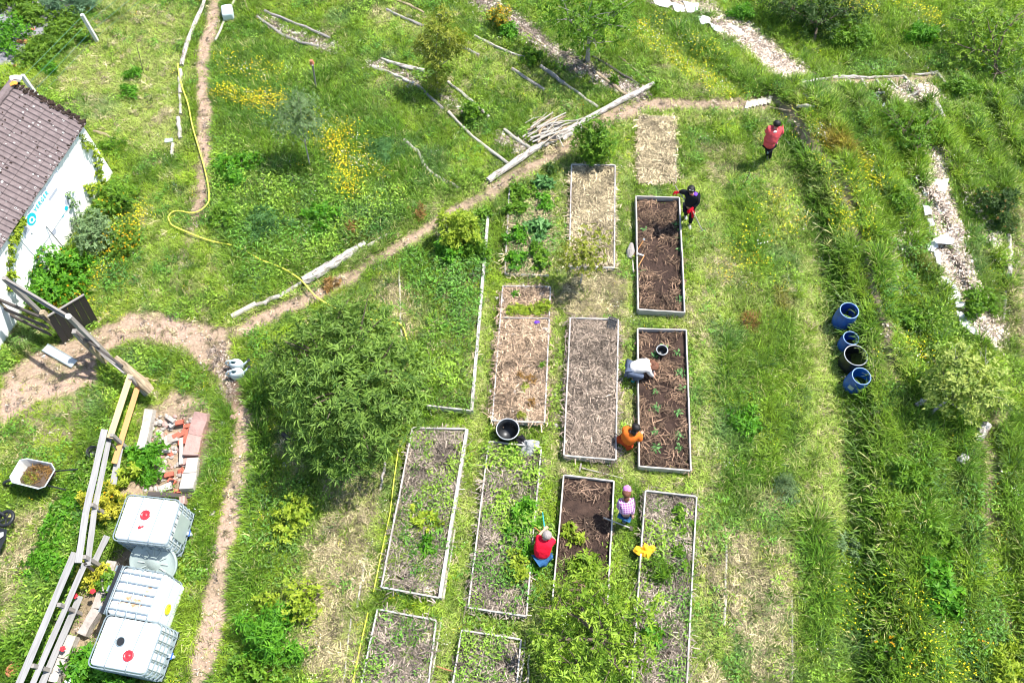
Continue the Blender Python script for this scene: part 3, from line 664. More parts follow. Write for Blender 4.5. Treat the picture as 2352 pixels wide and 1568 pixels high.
    sc = rng.uniform(.55, 1.05, n) * (.85 + .3 * rw + .25 * z['lush']); lean = jit(n, .22)
    pts = np.stack([X, Y, hraw(X, Y)], 1)
    scatter('tall_grass_tufts', 'taller tufts of dark and bright grass in clumps and rows', S_TUFT, pts[keep], rng.random(keep.sum()) * 6.283, lean[keep], sc[keep], col[keep], 6)
    # broad leaves
    X, Y = jgrid(.095); z = zones(X, Y); n = len(X); bi = bedmask(X, Y, 0); kind = np.array([b[3] for b in BEDS] + ['none'])[bi]; bedh = np.array([b[2] for b in BEDS] + [0.0])[bi]
    bare = np.zeros(n, bool)
    for q in BARE: bare |= dpoly(X, Y, q) < 0
    nb_ = fbm(X, Y, .7, 8); na_ = fbm(X, Y, 1.8, 5)
    d = z['leafy'] * .6 + sstep(.54, .7, nb_) * .5 * (1 - z['pale'] * .7) ; d *= (1 - z['dirt'] * .97) * (1 - z['chips'] * .9) * (1 - z['straw'] * .8); d[bare] = 0
    d = np.where((kind == 'none') | (kind == 'weeds'), d, 0); d = np.where(kind == 'weeds', .25 + .5 * sstep(.4, .6, nb_), d); d = np.where(kind == 'weedy', .10 + .6 * sstep(.5, .65, nb_), d); d = np.where(kind == 'potato', .2, d)
    d = d * cleared(X, Y)
    keep = rng.random(n) < d
    col = np.tile(np.array([.105, .235, .030]), (n, 1)); col = mixc(col, np.array([.22, .34, .04]), sstep(.4, .65, na_)); col = mixc(col, np.array([.045, .125, .022]), sstep(.5, .36, nb_) * .7 + z['lush'] * .2 * 0)
    col *= rng.uniform(.75, 1.3, n)[:, None]; sc = rng.uniform(.7, 1.5, n) * (1 + .5 * z['leafy'])
    pts = np.stack([X, Y, hraw(X, Y) + bedh + .02], 1)
    scatter('leafy_weeds', 'low broad-leaved weeds growing through the grass', S_LEAF, pts[keep], rng.random(keep.sum()) * 6.283, jit(keep.sum(), .2), sc[keep], col[keep], 6)
    # flowers
    X, Y = jgrid(.105); z = zones(X, Y); n = len(X); bi = bedmask(X, Y, .05)
    d = (z['yel'] ** 1.1) * 1.0 + .014; d[bi >= 0] = .004; d *= 1 - z['dirt']; d *= 1 - z['chips']
    keep = (rng.random(n) < d); big = (rng.random(n) < z['yel'] ** 2); col = np.tile(np.array([.85, .70, .02]), (n, 1)); wh = (rng.random(n) < .10) & ~big; wh |= (z['yel'] < .05) & (rng.random(n) < .5); col[wh] = (.75, .75, .68)
    orr = (rng.random(n) < .06) & ~wh; col[orr] = (.85, .42, .01); col *= rng.uniform(.8, 1.1, n)[:, None]
    for q in BARE: keep &= dpoly(X, Y, q) > 0
    pts = np.stack([X, Y, hraw(X, Y) + .02 + .12 * z['lush']], 1)
    sc = np.where(z['yel'] > .05, rng.uniform(.7, 1.3, n), rng.uniform(.5, .8, n))
    scatter('wild_flowers', 'tiny yellow and white wild flowers dotted through the meadow', S_PET, pts[keep], rng.random(keep.sum()) * 6.283, jit(keep.sum(), .15), sc[keep], col[keep], 4)
    # straw
    X, Y = jgrid(.068); z = zones(X, Y); n = len(X); bi = bedmask(X, Y, -.03); kind = np.array([b[3] for b in BEDS] + ['none'])[bi]; bedh = np.array([b[2] for b in BEDS] + [0.0])[bi]
    nb_ = fbm(X, Y, .5, 1); patch = sstep(.58, .7, fbm(X, Y, 1.1, 9)); n2 = fbm(X, Y, .35, 6)
    d = np.clip(z['straw'] * .62 * (.5 + sstep(.35, .65, nb_)) + z['pale'] * .035 + z['dirt'] * .08 + patch * .12, 0, 1) * (1 - .6 * z['lush'])
    d = np.where(kind == 'strawbed', .97, d); d = np.where(kind == 'brownstraw', .97, d); d = np.where(kind == 'dark', .04 + .30 * sstep(.48, .62, n2), d); d = np.where(kind == 'stones', .85, d)
    d = np.where(kind == 'dark2', .03 + .16 * sstep(.5, .65, n2), d); d = np.where((kind == 'weedy'), .55, d); d = np.where(kind == 'potato', .5, d)
    for q in BARE + [PIT]: d[dpoly(X, Y, q) < 0] *= .03
    d = d * cleared(X, Y)
    keep = rng.random(n) < d
    col = np.tile(C['straw'], (n, 1)); col[kind == 'brownstraw'] = (.33, .26, .20); col[kind == 'dark'] = (.24, .155, .10); col[kind == 'dark2'] = (.19, .125, .085); col[kind == 'stones'] = (.46, .33, .22); col[kind == 'weedy'] = (.33, .27, .215); col[kind == 'strawbed'] = (.55, .45, .28)
    col = mixc(col, col * .55, sstep(.5, .3, nb_)); col *= rng.uniform(.45, 1.3, n)[:, None]; sc = rng.uniform(.6, 1.3, n); sc[(kind == 'none')] *= .72; sc[z['dirt'] > .5] *= .8
    pts = np.stack([X, Y, np.where(kind == 'none', hraw(X, Y) + z['pale'] * .05 + z['straw'] * .04, bedh + .012)], 1)
    scatter('straw', 'loose dry straw stalks over the beds and paths', S_STRAW, pts[keep], rng.random(keep.sum()) * 6.283, jit(keep.sum(), .1), sc[keep], col[keep], 6)
    # chips
    k0 = z['chips'] * .95 + z['dirt'] * .02
    k0 = np.where(kind == 'stones', .35, np.where(kind == 'none', k0, np.where(kind == 'dark', .0, 0)))
    for q in BARE + [PIT]: k0[dpoly(X, Y, q) < 0] *= 0
    keep = rng.random(n) < k0
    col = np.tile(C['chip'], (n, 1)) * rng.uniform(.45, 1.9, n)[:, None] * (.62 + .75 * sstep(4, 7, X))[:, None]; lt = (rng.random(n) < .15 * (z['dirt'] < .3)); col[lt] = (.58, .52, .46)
    pts[:, 2] = np.where(kind == 'none', hraw(X, Y) + .004, bedh + .01)
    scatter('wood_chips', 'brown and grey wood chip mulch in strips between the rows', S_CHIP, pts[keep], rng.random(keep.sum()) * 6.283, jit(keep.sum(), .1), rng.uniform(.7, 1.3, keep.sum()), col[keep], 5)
    # pebbles and clods
    X, Y = jgrid(.16); z = zones(X, Y); n = len(X); bi = bedmask(X, Y, -.03); kind = np.array([b[3] for b in BEDS] + ['none'])[bi]; bedh = np.array([b[2] for b in BEDS] + [0.0])[bi]
    d = z['dirt'] * .22; d = np.where(kind == 'none', d, np.where((kind == 'dark') | (kind == 'dark2'), .8, 0)); path = dline(X, Y, DIRT[3][0]); d = np.where(path < .25, .6, d)
    keep = rng.random(n) < d; col = np.tile(np.array([.50, .41, .33]), (n, 1)); col[kind != 'none'] = (.06, .038, .028); col *= rng.uniform(.5, 1.0, n)[:, None]
    pts = np.stack([X, Y, np.where(kind == 'none', hraw(X, Y), bedh)], 1)
    scatter('small_stones', 'small stones and crumbs of earth on paths and beds', S_PEB, pts[keep], rng.random(keep.sum()) * 6.283, jit(keep.sum(), .2), rng.uniform(.5, 1.3, keep.sum()), col[keep], 4)
    print('COVER done')

# ------------------------------------------------------------------ raised beds
def soil_mesh(q, z, amp, seed):
    nu, nv = 18, 44; U, V_ = np.meshgrid(np.linspace(0, 1, nu), np.linspace(0, 1, nv)); U = U.ravel(); V_ = V_.ravel()
    q = np.array(q); p = (1 - U)[:, None] * (1 - V_)[:, None] * q[0] + U[:, None] * (1 - V_)[:, None] * q[1] + U[:, None] * V_[:, None] * q[2] + (1 - U)[:, None] * V_[:, None] * q[3]
    h = z + (fbm(p[:, 0], p[:, 1], .4, seed) - .5) * amp
    mb = MB(); ii = (np.arange(nu - 1)[None, :] + np.arange(nv - 1)[:, None] * nu).ravel()
    mb.add(np.concatenate([p, h[:, None]], 1).tolist(), np.stack([ii, ii + nu, ii + nu + 1, ii + 1], 1).tolist()); return mb
SOILM = dict(dark='soil_dark', dark2='soil_dark', strawbed='soil_tan', brownstraw='soil_brown', stones='soil_tan', weedy='soil_brown', weeds='soil_brown', potato='soil_tan')
for bi_, (cs, zr, zs, kd, sides, lab) in enumerate(BEDS):
    c3 = [P(x, y, zr) for x, y in cs]; ctr = sum(c3, Vector()) / 4; ctr.z = 0
    t = thing('raised_bed', ctr, lab, 'raised bed')
    soil_mesh([(c.x, c.y) for c in c3], zs, .09 if kd.startswith('dark') else .05, bi_).build('soil', M[SOILM[kd]], t, smooth=True)
    for k, (a, b) in dict(T=(0, 1), R=(1, 2), B=(2, 3), L=(3, 0)).items():
        if k not in sides: continue
        A, Bv = c3[a].copy(), c3[b].copy()
        n_ = 1
        wd = .034
        if (bi_ == 6 and k == 'R') or (bi_ == 5 and k == 'R'): wd = .075
        long_ = k in 'RL'; hh_ = zr + .03
        pcs = [(0, 1)] if not long_ else [(0, .5), (.502, 1)]
        ctr2 = Vector((ctr.x, ctr.y, 0)); 
        for p0, p1 in pcs:
            a3 = A.lerp(Bv, p0); b3 = A.lerp(Bv, p1); dd = (b3 - a3).normalized()
            inset = wd / 2 + .002 if not long_ else 0
            off = dd.cross(Vector((0, 0, 1)))
            j = Vector((rnd.uniform(-.008, .008), rnd.uniform(-.008, .008), rnd.uniform(-.008, .008))) if len(pcs) > 1 else Vector()
            sh = .02 if not long_ else 0.0
            a3 = a3 + dd * (wd / 2 + .001 if not long_ else 0) ; b3 = b3 - dd * (wd / 2 + .001 if not long_ else 0)
            MB().beam(a3 + j - Vector((0, 0, hh_ / 2)), b3 - Vector((0, 0, hh_ / 2)), wd, hh_, jit=.05, seg=5).build('plank', M['bed_wood'], t)
# loose outer edging boards beside beds
def board(name, a, b, w_, h_, m, label, cat='board', group=None, up=(0, 0, 1), seg=6, jit_=.06, bow=.0):
    o = MB().beam(a, b, w_, h_, up=up, jit=jit_, seg=seg, bow=bow).build(name, M[m]); return tag(o, label, cat, group)
# ------------------------------------------------------------------ the white house at the left
def house():
    hE = 2.0
    A = P(190, 285, hE); B0 = P(0, 560, hE); e = (B0 - A).normalized(); nb = Vector((e.y, -e.x, 0))  # nb: away from the sunlit front
    if nb.x > 0: nb = -nb
    fr = -nb; Lw = 7.2; run = 1.5; rise = 1.05
    A0 = Vector((A.x, A.y, 0)) - fr * .03 ; base = A0 + e * (Lw / 2)
    t = thing('house', base, 'small white rendered house with lichen-spotted tiled roof and a blue printed banner', 'house')
    th = .22
    def wallbox(p, q, zlo, zhi, thick, inward):
        d = (q - p).normalized(); return [p, q, q + inward * thick, p + inward * thick], zlo, zhi
    def prism(mb, ring, z0, z1):
        n = len(ring); z0s = z0 if hasattr(z0, '__len__') else [z0] * n; z1s = z1 if hasattr(z1, '__len__') else [z1] * n
        vs = [(r.x, r.y, a) for r, a in zip(ring, z0s)] + [(r.x, r.y, b) for r, b in zip(ring, z1s)]
        fs = [tuple(range(n))[::-1], tuple(range(n, 2 * n))] + [(i, (i + 1) % n, n + (i + 1) % n, n + i) for i in range(n)]
        mb.add(vs, fs)
    mb = MB(); r, z0, z1 = wallbox(A0, A0 + e * Lw, -.3, 0, th, nb); prism(mb, r, -.3, hE - .04)
    fw = mb.build('wall', M['wall'], t)
    # end wall with gable
    mb = MB(); q0 = A0 + nb * th - e * 0; gx_ = 2 * run - .2
    ring = [A0 + nb * (th + .002), A0 + nb * (gx_), A0 + nb * gx_ + e * th, A0 + nb * (th + .002) + e * th]
    pts5 = [(th + .002, -.3), (gx_, -.3), (gx_, hE - .04), (run, hE + rise - .16), (th + .002, hE + .04)]
    vs = []
    for off in (0, th):
        for s_, z_ in pts5: p = A0 + nb * s_ + e * off; vs.append((p.x, p.y, z_))
    fs = [tuple(range(5)), tuple(range(5, 10))[::-1]] + [(i, 5 + i, 5 + (i + 1) % 5, (i + 1) % 5) for i in range(5)]
    mb.add(vs, fs); mb.build('wall', M['wall'], t)
    # roof slabs
    ov = .05; E0 = A0 - e * .10
    def slope(sign):
        mb = MB(); o_ = E0 if sign > 0 else E0 + nb * (2 * run)
        dirn = nb * sign; sl = Vector((dirn.x * run, dirn.y * run, rise)); 
        a = Vector((o_.x, o_.y, hE)) - Vector((dirn.x, dirn.y, rise / run)) * ov; u = sl + Vector((dirn.x, dirn.y, rise / run)) * ov
        nrm = (e.cross(sl) * (-sign)).normalized()
        if nrm.z < 0: nrm = -nrm
        c = [a, a + e * (Lw + .2), a + e * (Lw + .2) + u, a + u]
        vs = [p for p in c] + [p - nrm * .05 for p in c]
        mb.add(vs, [(0, 1, 2, 3), (7, 6, 5, 4), (0, 4, 5, 1), (1, 5, 6, 2), (2, 6, 7, 3), (3, 7, 4, 0)]); return mb, a, u, nrm
    mb, a, u, nrm = slope(1); roof = mb.build('roof', M['tile'], t)
    mb, _, _, _ = slope(-1); mb.build('roof', M['tile'], t)
    # one interlocking tile, local: x along eave, y up the slope
    tw, tl, nc = .30, .37, 12
    prof = [(i / nc) for i in range(nc + 1)]
    def hgt(s_): f = (s_ * 2) % 1.0; return .030 * max(0, math.sin(min(f / .38, 1) * math.pi)) if f < .38 else .004
    vs = []; 
    for yy, lift in ((0, .026), (tl, .004)):
        for s_ in prof: vs.append((s_ * (tw - .006), yy, hgt(s_) + lift))
    for s_ in prof: vs.append((s_ * (tw - .006), 0, 0))
    k = nc + 1; fs = [(i, i + 1, k + i + 1, k + i) for i in range(nc)] + [(2 * k + i, 2 * k + i + 1, i + 1, i) for i in range(nc)]
    tms = []
    for v in range(4):
        me = bpy.data.meshes.new('tile'); me.from_pydata(vs, [], fs); at = me.attributes.new('gr', 'FLOAT_VECTOR', 'POINT')
        g = np.array(vs) + np.array([v * 3.7, v * 1.3, 0]); at.data.foreach_set('vector', g.astype(np.float32).ravel()); me.materials.append(M['tile']); tms.append(me)
    ul = u.length; ud = u.normalized(); rows = int(math.ceil(ul / .325)); cols = int(Lw / tw)
    Mx = Matrix((( e.x, ud.x, nrm.x), (e.y, ud.y, nrm.y), (e.z, ud.z, nrm.z)))
    if Mx.determinant() < 0: Mx = Matrix(((-e.x, ud.x, nrm.x), (-e.y, ud.y, nrm.y), (-e.z, ud.z, nrm.z))); flip = True
    else: flip = False
    for r_ in range(rows):
        for c_ in range(cols):
            y0 = r_ * .325; 
            p = a + e * (c_ * tw + (tw if flip else 0)) + ud * (y0 - .03 + rnd.uniform(-.008, .008)) + nrm * (.004 + rnd.uniform(0, .005))
            o = bpy.data.objects.new('tile', tms[rnd.randrange(4)]); COL.objects.link(o); o.parent = roof
            o.matrix_local = Matrix.Translation(p - Vector(roof['_o'])) @ Mx.to_4x4() @ Matrix.Rotation(rnd.uniform(-.006, .006), 4, 'Z')
    top = a + u
    for i in range(int(Lw / .4) + 1):
        p = top + e * (i * .4 - .02); mb = MB(); pts = []
        mb.tube([p + Vector((0, 0, .0)), p + e * .42 + Vector((0, 0, .012))], [.115, .105], n=10); o = mb.build('ridge_tile', M['tile'], roof)
    # verge mortar with moss along the near gable edge
    for i in range(16):
        s0 = i / 16; mb = MB()
        for j in range(7):
            s_ = s0 + rnd.random() / 16; mb.blob(a + u * s_ - e * rnd.uniform(-.14, .03) + nrm * rnd.uniform(.02, .055), (rnd.uniform(.03, .07), rnd.uniform(.03, .07), rnd.uniform(.02, .04)), seed=i * 9 + j, jit=.3, n=1)
        mb.build('moss', M['moss'], roof)
    mb = MB()
    for i in range(46):
        p = a + e * rnd.uniform(.1, 5) + ud * rnd.uniform(.02, ul * .96) + nrm * .028; mb.blob(p, (rnd.uniform(.015, .06), rnd.uniform(.015, .05), .014), seed=i, jit=.35, n=1)
    for i in range(60):
        p = a + e * rnd.uniform(-.02, 6) + ud * rnd.uniform(-.02, .05) + nrm * .03; mb.blob(p, (rnd.uniform(.02, .05), rnd.uniform(.02, .04), .02), seed=i, jit=.35, n=1)
    o = mb.build('moss', M['moss'], roof); o['kind'] = 'stuff'
    mb = MB(); Mr = Mx.to_4x4()
    for i in range(210):
        p = a + e * rnd.uniform(0, 6) + ud * rnd.uniform(0, ul) ; r_ = rnd.uniform(.008, .034)
        p = p + nrm * .052; n_ = 9
        ring = rnd.random() < .4
        vs_ = []
        for k_ in range(n_): an = k_ * 6.283 / n_; vs_.append(p + Mx @ Vector((r_ * math.cos(an), r_ * math.sin(an), -.012)))
        ri = r_ * .5 if ring else 0.0
        for k_ in range(n_): an = k_ * 6.283 / n_; vs_.append(p + Mx @ Vector((ri * math.cos(an), ri * math.sin(an), -.008)))
        mb.add(vs_, [(k_, (k_ + 1) % n_, n_ + (k_ + 1) % n_, n_ + k_) for k_ in range(n_)])
    o = mb.build('lichen', M['lichen'], roof); o['kind'] = 'stuff'
    MB().blob(top + e * .12 + nrm * .07, (.13, .10, .05), seed=4, jit=.3).build('lichen', M['lichen_o'], roof)
    MB().blob(top + e * -.05 + nrm * .08, (.16, .12, .06), seed=5, jit=.3).build('lichen', M['lichen'], roof)
    # banner fixed to the front wall: board coordinates s (along e from corner A), z
    def W(s_, z_, off=.0): return A0 + e * s_ + fr * off + Vector((0, 0, z_))
    def onwall(x, y, off=0.0):   # sight line meets the wall plane
        o_ = Vector((0, 0, H)); d = (P(x, y, 0) - o_); tt = (A0 + fr * off - o_).dot(fr) / d.dot(fr); p = o_ + d * tt; return (p - A0).dot(e), p.z
    bt = thing('banner', W(2.6, 1.2, .02), 'pale printed banner with turquoise VERGER lettering and round logo on the white wall', 'banner')
    s0, z0 = onwall(143, 425); s1, z1 = onwall(47, 520); zt = max(z0, z1) + .02
    sA, sB = min(s0, s1) - .15, max(s0, s1) + .25
    def plate(mb, s_a, s_b, z_a, z_b, off, thick=.01):
        c = [W(s_a, z_a, off), W(s_b, z_a, off), W(s_b, z_b, off), W(s_a, z_b, off)]; vs = c + [p + fr * thick for p in c]
        mb.add(vs, [(3, 2, 1, 0), (4, 5, 6, 7), (0, 1, 5, 4), (1, 2, 6, 5), (2, 3, 7, 6), (3, 0, 4, 7)])
    mb = MB(); plate(mb, sA, sB, .75, 1.78, .004, .012); mb.build('sheet', M['banner'], bt)
    def disc(mb, s_, z_, r_, off, n=28, r0=0):
        vs = []
        for k_ in range(n): an = k_ * 6.283 / n; vs.append(W(s_ + r_ * math.cos(an), z_ + r_ * math.sin(an), off))
        if r0:
            for k_ in range(n): an = k_ * 6.283 / n; vs.append(W(s_ + r0 * math.cos(an), z_ + r0 * math.sin(an), off))
            mb.add(vs, [(k_, (k_ + 1) % n, n + (k_ + 1) % n, n + k_) for k_ in range(n)])
        else: mb.add(vs, [tuple(range(n))])
    ls, lz = onwall(71, 503)
    mb = MB(); disc(mb, ls, lz, .17, .020); mb.build('logo', M['cyan'], bt)
    mb = MB(); disc(mb, ls + .01, lz - .02, .095, .023, r0=.05); disc(mb, ls - .05, lz - .08, .04, .024); mb.build('logo_mark', M['banner'], bt)
    # lettering VERGER, reading from the far end towards the corner
    cu = bpy.data.curves.new('lettering', 'FONT'); cu.body = 'VERGER'; cu.size = .17; cu.space_character = 1.45; cu.offset = .004; cu.extrude = .002
    to = bpy.data.objects.new('lettering', cu); COL.objects.link(to); bpy.context.view_layer.update()
    me = bpy.data.meshes.new_from_object(to.evaluated_get(bpy.context.evaluated_depsgraph_get())); bpy.data.objects.remove(to)
    sa, za = onwall(79, 480); sb, zb = onwall(110, 438)
    wmax = max(v.co.x for v in me.vertices); tgt = abs(sb - sa)
    for v in me.vertices:
        p = W(sa + .04 - v.co.x / wmax * tgt, 0, .021 + v.co.z) + Vector((0, 0, (za + zb) / 2 - .06 + v.co.y * 1.0)) - Vector(bt['_o']); v.co = p
    me.materials.clear(); me.materials.append(M['cyan']); me.name = 'lettering'; o = bpy.data.objects.new('lettering', me); COL.objects.link(o); o.parent = bt; o['_o'] = bt['_o']
    at = me.attributes.new('gr', 'FLOAT_VECTOR', 'POINT'); at.data.foreach_set('vector', np.array([v.co for v in me.vertices], np.float32).ravel())
    s2, z2 = onwall(129, 432); s3, z3 = onwall(111, 458); mb = MB(); plate(mb, min(s2, s3), max(s2, s3), z2 - .05, z2 + .03, .0165, .004); mb.build('small_print', M['greyp'], bt)
    s2, z2 = onwall(59, 520); mb = MB(); plate(mb, s2 - .02, s2 + .16, z2 - .16, z2 + .06, .0165, .003); mb.build('small_print', M['greyp'], bt)
    for (x, y, r_) in ((153, 463, .10), (151, 478, .07), (124, 532, .09), (143, 495, .06)):
        s2, z2 = onwall(x, y); mb = MB(); disc(mb, s2, z2, r_, .0175 if s2 > sA and z2 > .78 else .004, n=9); mb.build('small_print', M['cyan'] if r_ < .08 else M['greyp'], bt)
    # two thin rods leaning on the wall
    for (x0, y0, x1, y1, lab) in ((104, 520, 155, 580, 'dark thin rod leaning on the white wall above the bushes'), (70, 535, 99, 568, 'faint thin rod leaning on the white wall below the round logo')):
        s2, z2 = onwall(x0, y0); p = W(s2, z2, .03); q = P(x1, y1, max(.2, z2 - 1.0)); tag(MB().tube([p, q], .010, n=6).build('rod', M['blackp']), lab, 'rod')
    return A0, e, fr, W, onwall
HA, HE_, HFR, HW, HON = house()

# ------------------------------------------------------------------ logs and edging timbers lying on the ground
def log(pts, r, m, label, name='log', cat='log', rough=.12, z=None, group=None, hs=None, n=9, sub=3, twist=.02):
    P3 = []
    for i, (x, y) in enumerate(pts):
        zz = (hs[i] if hs else (z if z is not None else r[i] if hasattr(r, '__len__') else r) * .8)
        P3.append(G(x, y, zz))
    rr = list(r) if hasattr(r, '__len__') else [r] * len(pts)
    Q = []; R_ = []
    for i in range(len(P3) - 1):
        for k in range(sub):
            t_ = k / sub; p = P3[i].lerp(P3[i + 1], t_)
            if Q: p += Vector((rnd.uniform(-1, 1), rnd.uniform(-1, 1), rnd.uniform(-.4, .4))) * twist
            Q.append(p); R_.append((rr[i] * (1 - t_) + rr[i + 1] * t_) * rnd.uniform(.92, 1.08))
    Q.append(P3[-1]); R_.append(rr[-1])
    LOG_CLEAR.append(([(p.x, p.y) for p in P3], max(rr), .8))
    return tag(MB().tube(Q, R_, n=n, rough=rough).build(name, M[m], smooth=False), label, cat, group)
log([(1501, 193), (1426, 232), (1340, 277)], .085, 'bark_white', 'long pale barked trunk edging the path, upper stretch under the dark mulch strip', n=10)
log([(1340, 278), (1296, 305), (1224, 345), (1176, 378), (1121, 415)], [.10, .11, .10, .10, .09], 'bark_white', 'long pale barked trunk edging the path beside the stick pile', n=10)
log([(1338, 295), (1310, 307), (1292, 320)], .06, 'bark_white', 'short pale log tucked under the long trunk at the stick pile', twist=.03)
log([(838, 558), (800, 582), (765, 605), (730, 628), (696, 645)], [.07, .12, .12, .13, .11], 'bark_white', 'thick white weathered trunk beside the diagonal path', rough=.18, n=11)
log([(894, 536), (868, 552), (845, 566)], [.03, .06, .06], 'bark_grey', 'short tapering grey log above the thick white trunk')
log([(692, 648), (640, 682), (588, 700)], [.05, .06, .06], 'bark_grey', 'slim grey pole where the yellow hose crosses the edging', twist=.04)
log([(588, 697), (532, 727)], [.07, .075], 'pale_wood', 'straight bare pole at the lower end of the diagonal edging', rough=.03, twist=0)
log([(608, 25), (643, 40), (700, 62), (758, 88)], .05, 'old_wood', 'grey weathered edging pole along the top of the small straw bed')
log([(592, 40), (648, 80), (690, 98), (733, 108)], .05, 'old_wood', 'grey edging pole along the near side of the small straw bed')
log([(855, 152), (905, 172), (952, 192)], .055, 'bark_white', 'silvery log on the near side of the short mulch bed')
log([(875, 135), (925, 152), (975, 163)], [.04, .065, .065], 'bark_white', 'birch log with black marks on the far side of the short mulch bed')
log([(958, 196), (990, 225), (1018, 250)], .045, 'old_wood', 'thin grey pole continuing the silvery log down the slope')
log([(1028, 187), (1060, 212), (1095, 243), (1123, 270)], [.04, .055, .06, .055], 'bark_white', 'pale birch edging log running down to the round bush')
log([(1030, 257), (1085, 312), (1130, 348), (1173, 380)], .05, 'pale_wood', 'long straight pale pole ending at the path trunk')
log([(1158, 297), (1190, 322), (1224, 344)], .05, 'pale_wood', 'short pale pole meeting the path trunk below the stick pile')
log([(928, 322), (958, 347), (983, 392), (1020, 415), (1053, 432)], .055, 'bark_grey', 'mossy grey log curving down to the path, half hidden in grass')
log([(888, 22), (930, 42), (973, 60)], .05, 'old_wood', 'flat grey edging pole left of the yellowish young tree')
log([(908, 0), (940, 12), (973, 30)], .045, 'log_tan', 'thin tan branch near the top of the yellowish young tree')
log([(1038, 100), (1075, 115), (1100, 127)], .05, 'old_wood', 'short grey pole right of the yellowish young tree')
log([(1090, 82), (1135, 106), (1176, 123), (1216, 137)], .045, 'bark_white', 'slim birch pole from the young tree toward the weedy hollow')
log([(1242, 152), (1270, 172), (1296, 192)], .065, 'old_wood', 'broad grey board-like log left of the dark mulch bed', cat='log')
log([(1296, 192), (1335, 220), (1373, 246)], .045, 'pale_wood', 'slim straight pole ending short of the path trunk')
log([(1176, 158), (1215, 183), (1251, 207)], .055, 'old_wood', 'grey log beside the dark weedy hollow')
log([(1196, 66), (1225, 87), (1251, 105)], .035, 'log_tan', 'thin brown edging pole along the bark mulch strip, upper part')
log([(1308, 130), (1330, 142), (1353, 157)], .03, 'log_tan', 'thin brown edging pole at the foot of the staked tree')
log([(1368, 165), (1405, 193), (1441, 220)], .05, 'log_tan', 'brown double pole on the near edge of the dark mulch bed')
log([(1362, 130), (1410, 158), (1468, 196)], .045, 'dark_wood', 'dark rotten pole on the far edge of the dark mulch bed')
log([(1421, 130), (1460, 160), (1493, 187)], .028, 'log_tan', 'thin rod right of the dark mulch bed')
log([(472, -6), (455, 35), (440, 70), (425, 120), (417, 150)], [.06, .065, .065, .075, .06], 'bark_white', 'crooked pale trunk along the top of the vertical path')
log([(413, 160), (412, 190), (415, 215)], .06, 'pale_wood', 'short bleached log where the yellow hose starts', twist=.04)
log([(412, 218), (414, 245), (415, 262)], .045, 'pale_wood', 'thin bleached piece below the short log by the hose')
log([(409, 270), (412, 295), (415, 318)], .06, 'pale_wood', 'flat bleached plank sunk in the grass left of the path')
log([(397, 330), (396, 345), (394, 356)], .05, 'pale_wood', 'bleached stub under the small green box')
log([(542, -6), (520, 38), (494, 93)], .04, 'pale_wood', 'slim pale pole passing under the white canister')
log([(560, -6), (565, 10), (569, 25)], .03, 'log_tan', 'short thin stick right of the white canister')
log([(1839, 192), (1870, 186), (1924, 178), (1960, 177), (1994, 180)], [.03, .05, .06, .07, .05], 'bark_white', 'white bent log on the uphill side of the earth steps')
log([(1994, 180), (2040, 177), (2076, 175)], .04, 'bark_grey', 'thin grey log in the middle above the earth steps')
log([(2101, 171), (2130, 171), (2153, 166)], [.03, .045, .05], 'bark_grey', 'forked grey log at the top end of the earth steps')
log([(2131, 211), (2150, 240), (2168, 270)], [.06, .085, .07], 'bark_white', 'thick white log on the right of the square chip bed')
log([(2095, 220), (2115, 214), (2131, 210)], .05, 'bark_white', 'short white log on top of the square chip bed')
log([(2006, 212), (2018, 213), (2030, 217)], .035, 'bark_grey', 'little grey log left of the square chip bed')
log([(1829, 248), (1850, 244), (1874, 239)], [.05, .065, .06], 'bark_grey', 'short grey log lying right of the wide bridging board')
log([(2059, 105), (2076, 120), (2094, 137)], .05, 'bark_white', 'grey white log alone in tall grass above the steps')
log([(2122, 152), (2135, 160), (2145, 172)], .04, 'bark_grey', 'stub log crossing behind the forked one at the steps')
log([(2114, 307), (2130, 335), (2150, 362), (2169, 392)], .035, 'bark_grey', 'thin grey pole under the leafy right hand tree')
log([(2049, 590), (2060, 640), (2069, 680)], .045, 'old_wood', 'straight grey board edge left of the fleece strip')
log([(2044, 530), (2048, 555), (2051, 580)], .035, 'pale_wood', 'faint pale stick above the straight grey board edge')
log([(2088, 395), (2096, 418), (2104, 440)], .03, 'pale_wood', 'short pale stick at the head of the fleece strip')
log([(2317, 540), (2320, 590), (2319, 632)], .06, 'bark_white', 'upright lying white log at the far right path')
log([(2314, 664), (2309, 700), (2305, 735)], .035, 'bark_white', 'curved thin white stick below the white log at the far right path')
log([(2104, 930), (2120, 922), (2130, 915)], [.05, .07, .05], 'bark_white', 'short white log at the foot of the pale-leaved tree', rough=.2)
log([(2239, 1010), (2255, 995), (2264, 975)], [.08, .11, .12], 'bark_white', 'thick pale stump piece beside the far right path', rough=.2)
log([(2208, 1060), (2218, 1045)], .09, 'bark_white', 'pale broken wood lump below the thick stump piece', rough=.3)
log([(1766, 246), (1790, 250), (1812, 262)], .035, 'log_tan', 'thin stick where the track meets the bridging board')
log([(1664, 1436), (1667, 1330), (1668, 1250)], .03, 'pale_wood', 'thin weathered batten left of the brown straw patch')
log([(1819, 1368), (1820, 1440), (1818, 1566)], .025, 'old_wood', 'thin dark-edged batten on the right of the brown straw patch')
log([(640, 990), (665, 1008), (690, 1012)], [.05, .06, .03], 'dark_wood', 'rotten brown log in the shade of the big tree')
log([(1333, 1070), (1345, 1075)], .02, 'log_tan', 'small peg next to the lying pickaxe')
log([(215, 302), (240, 308), (274, 322)], [.05, .04, .03], 'log_tan', 'brown branch lying at the corner of the house')
log([(820, 1395), (843, 1261)], .028, 'pale_wood', 'bleached batten left of the yellow line, middle')
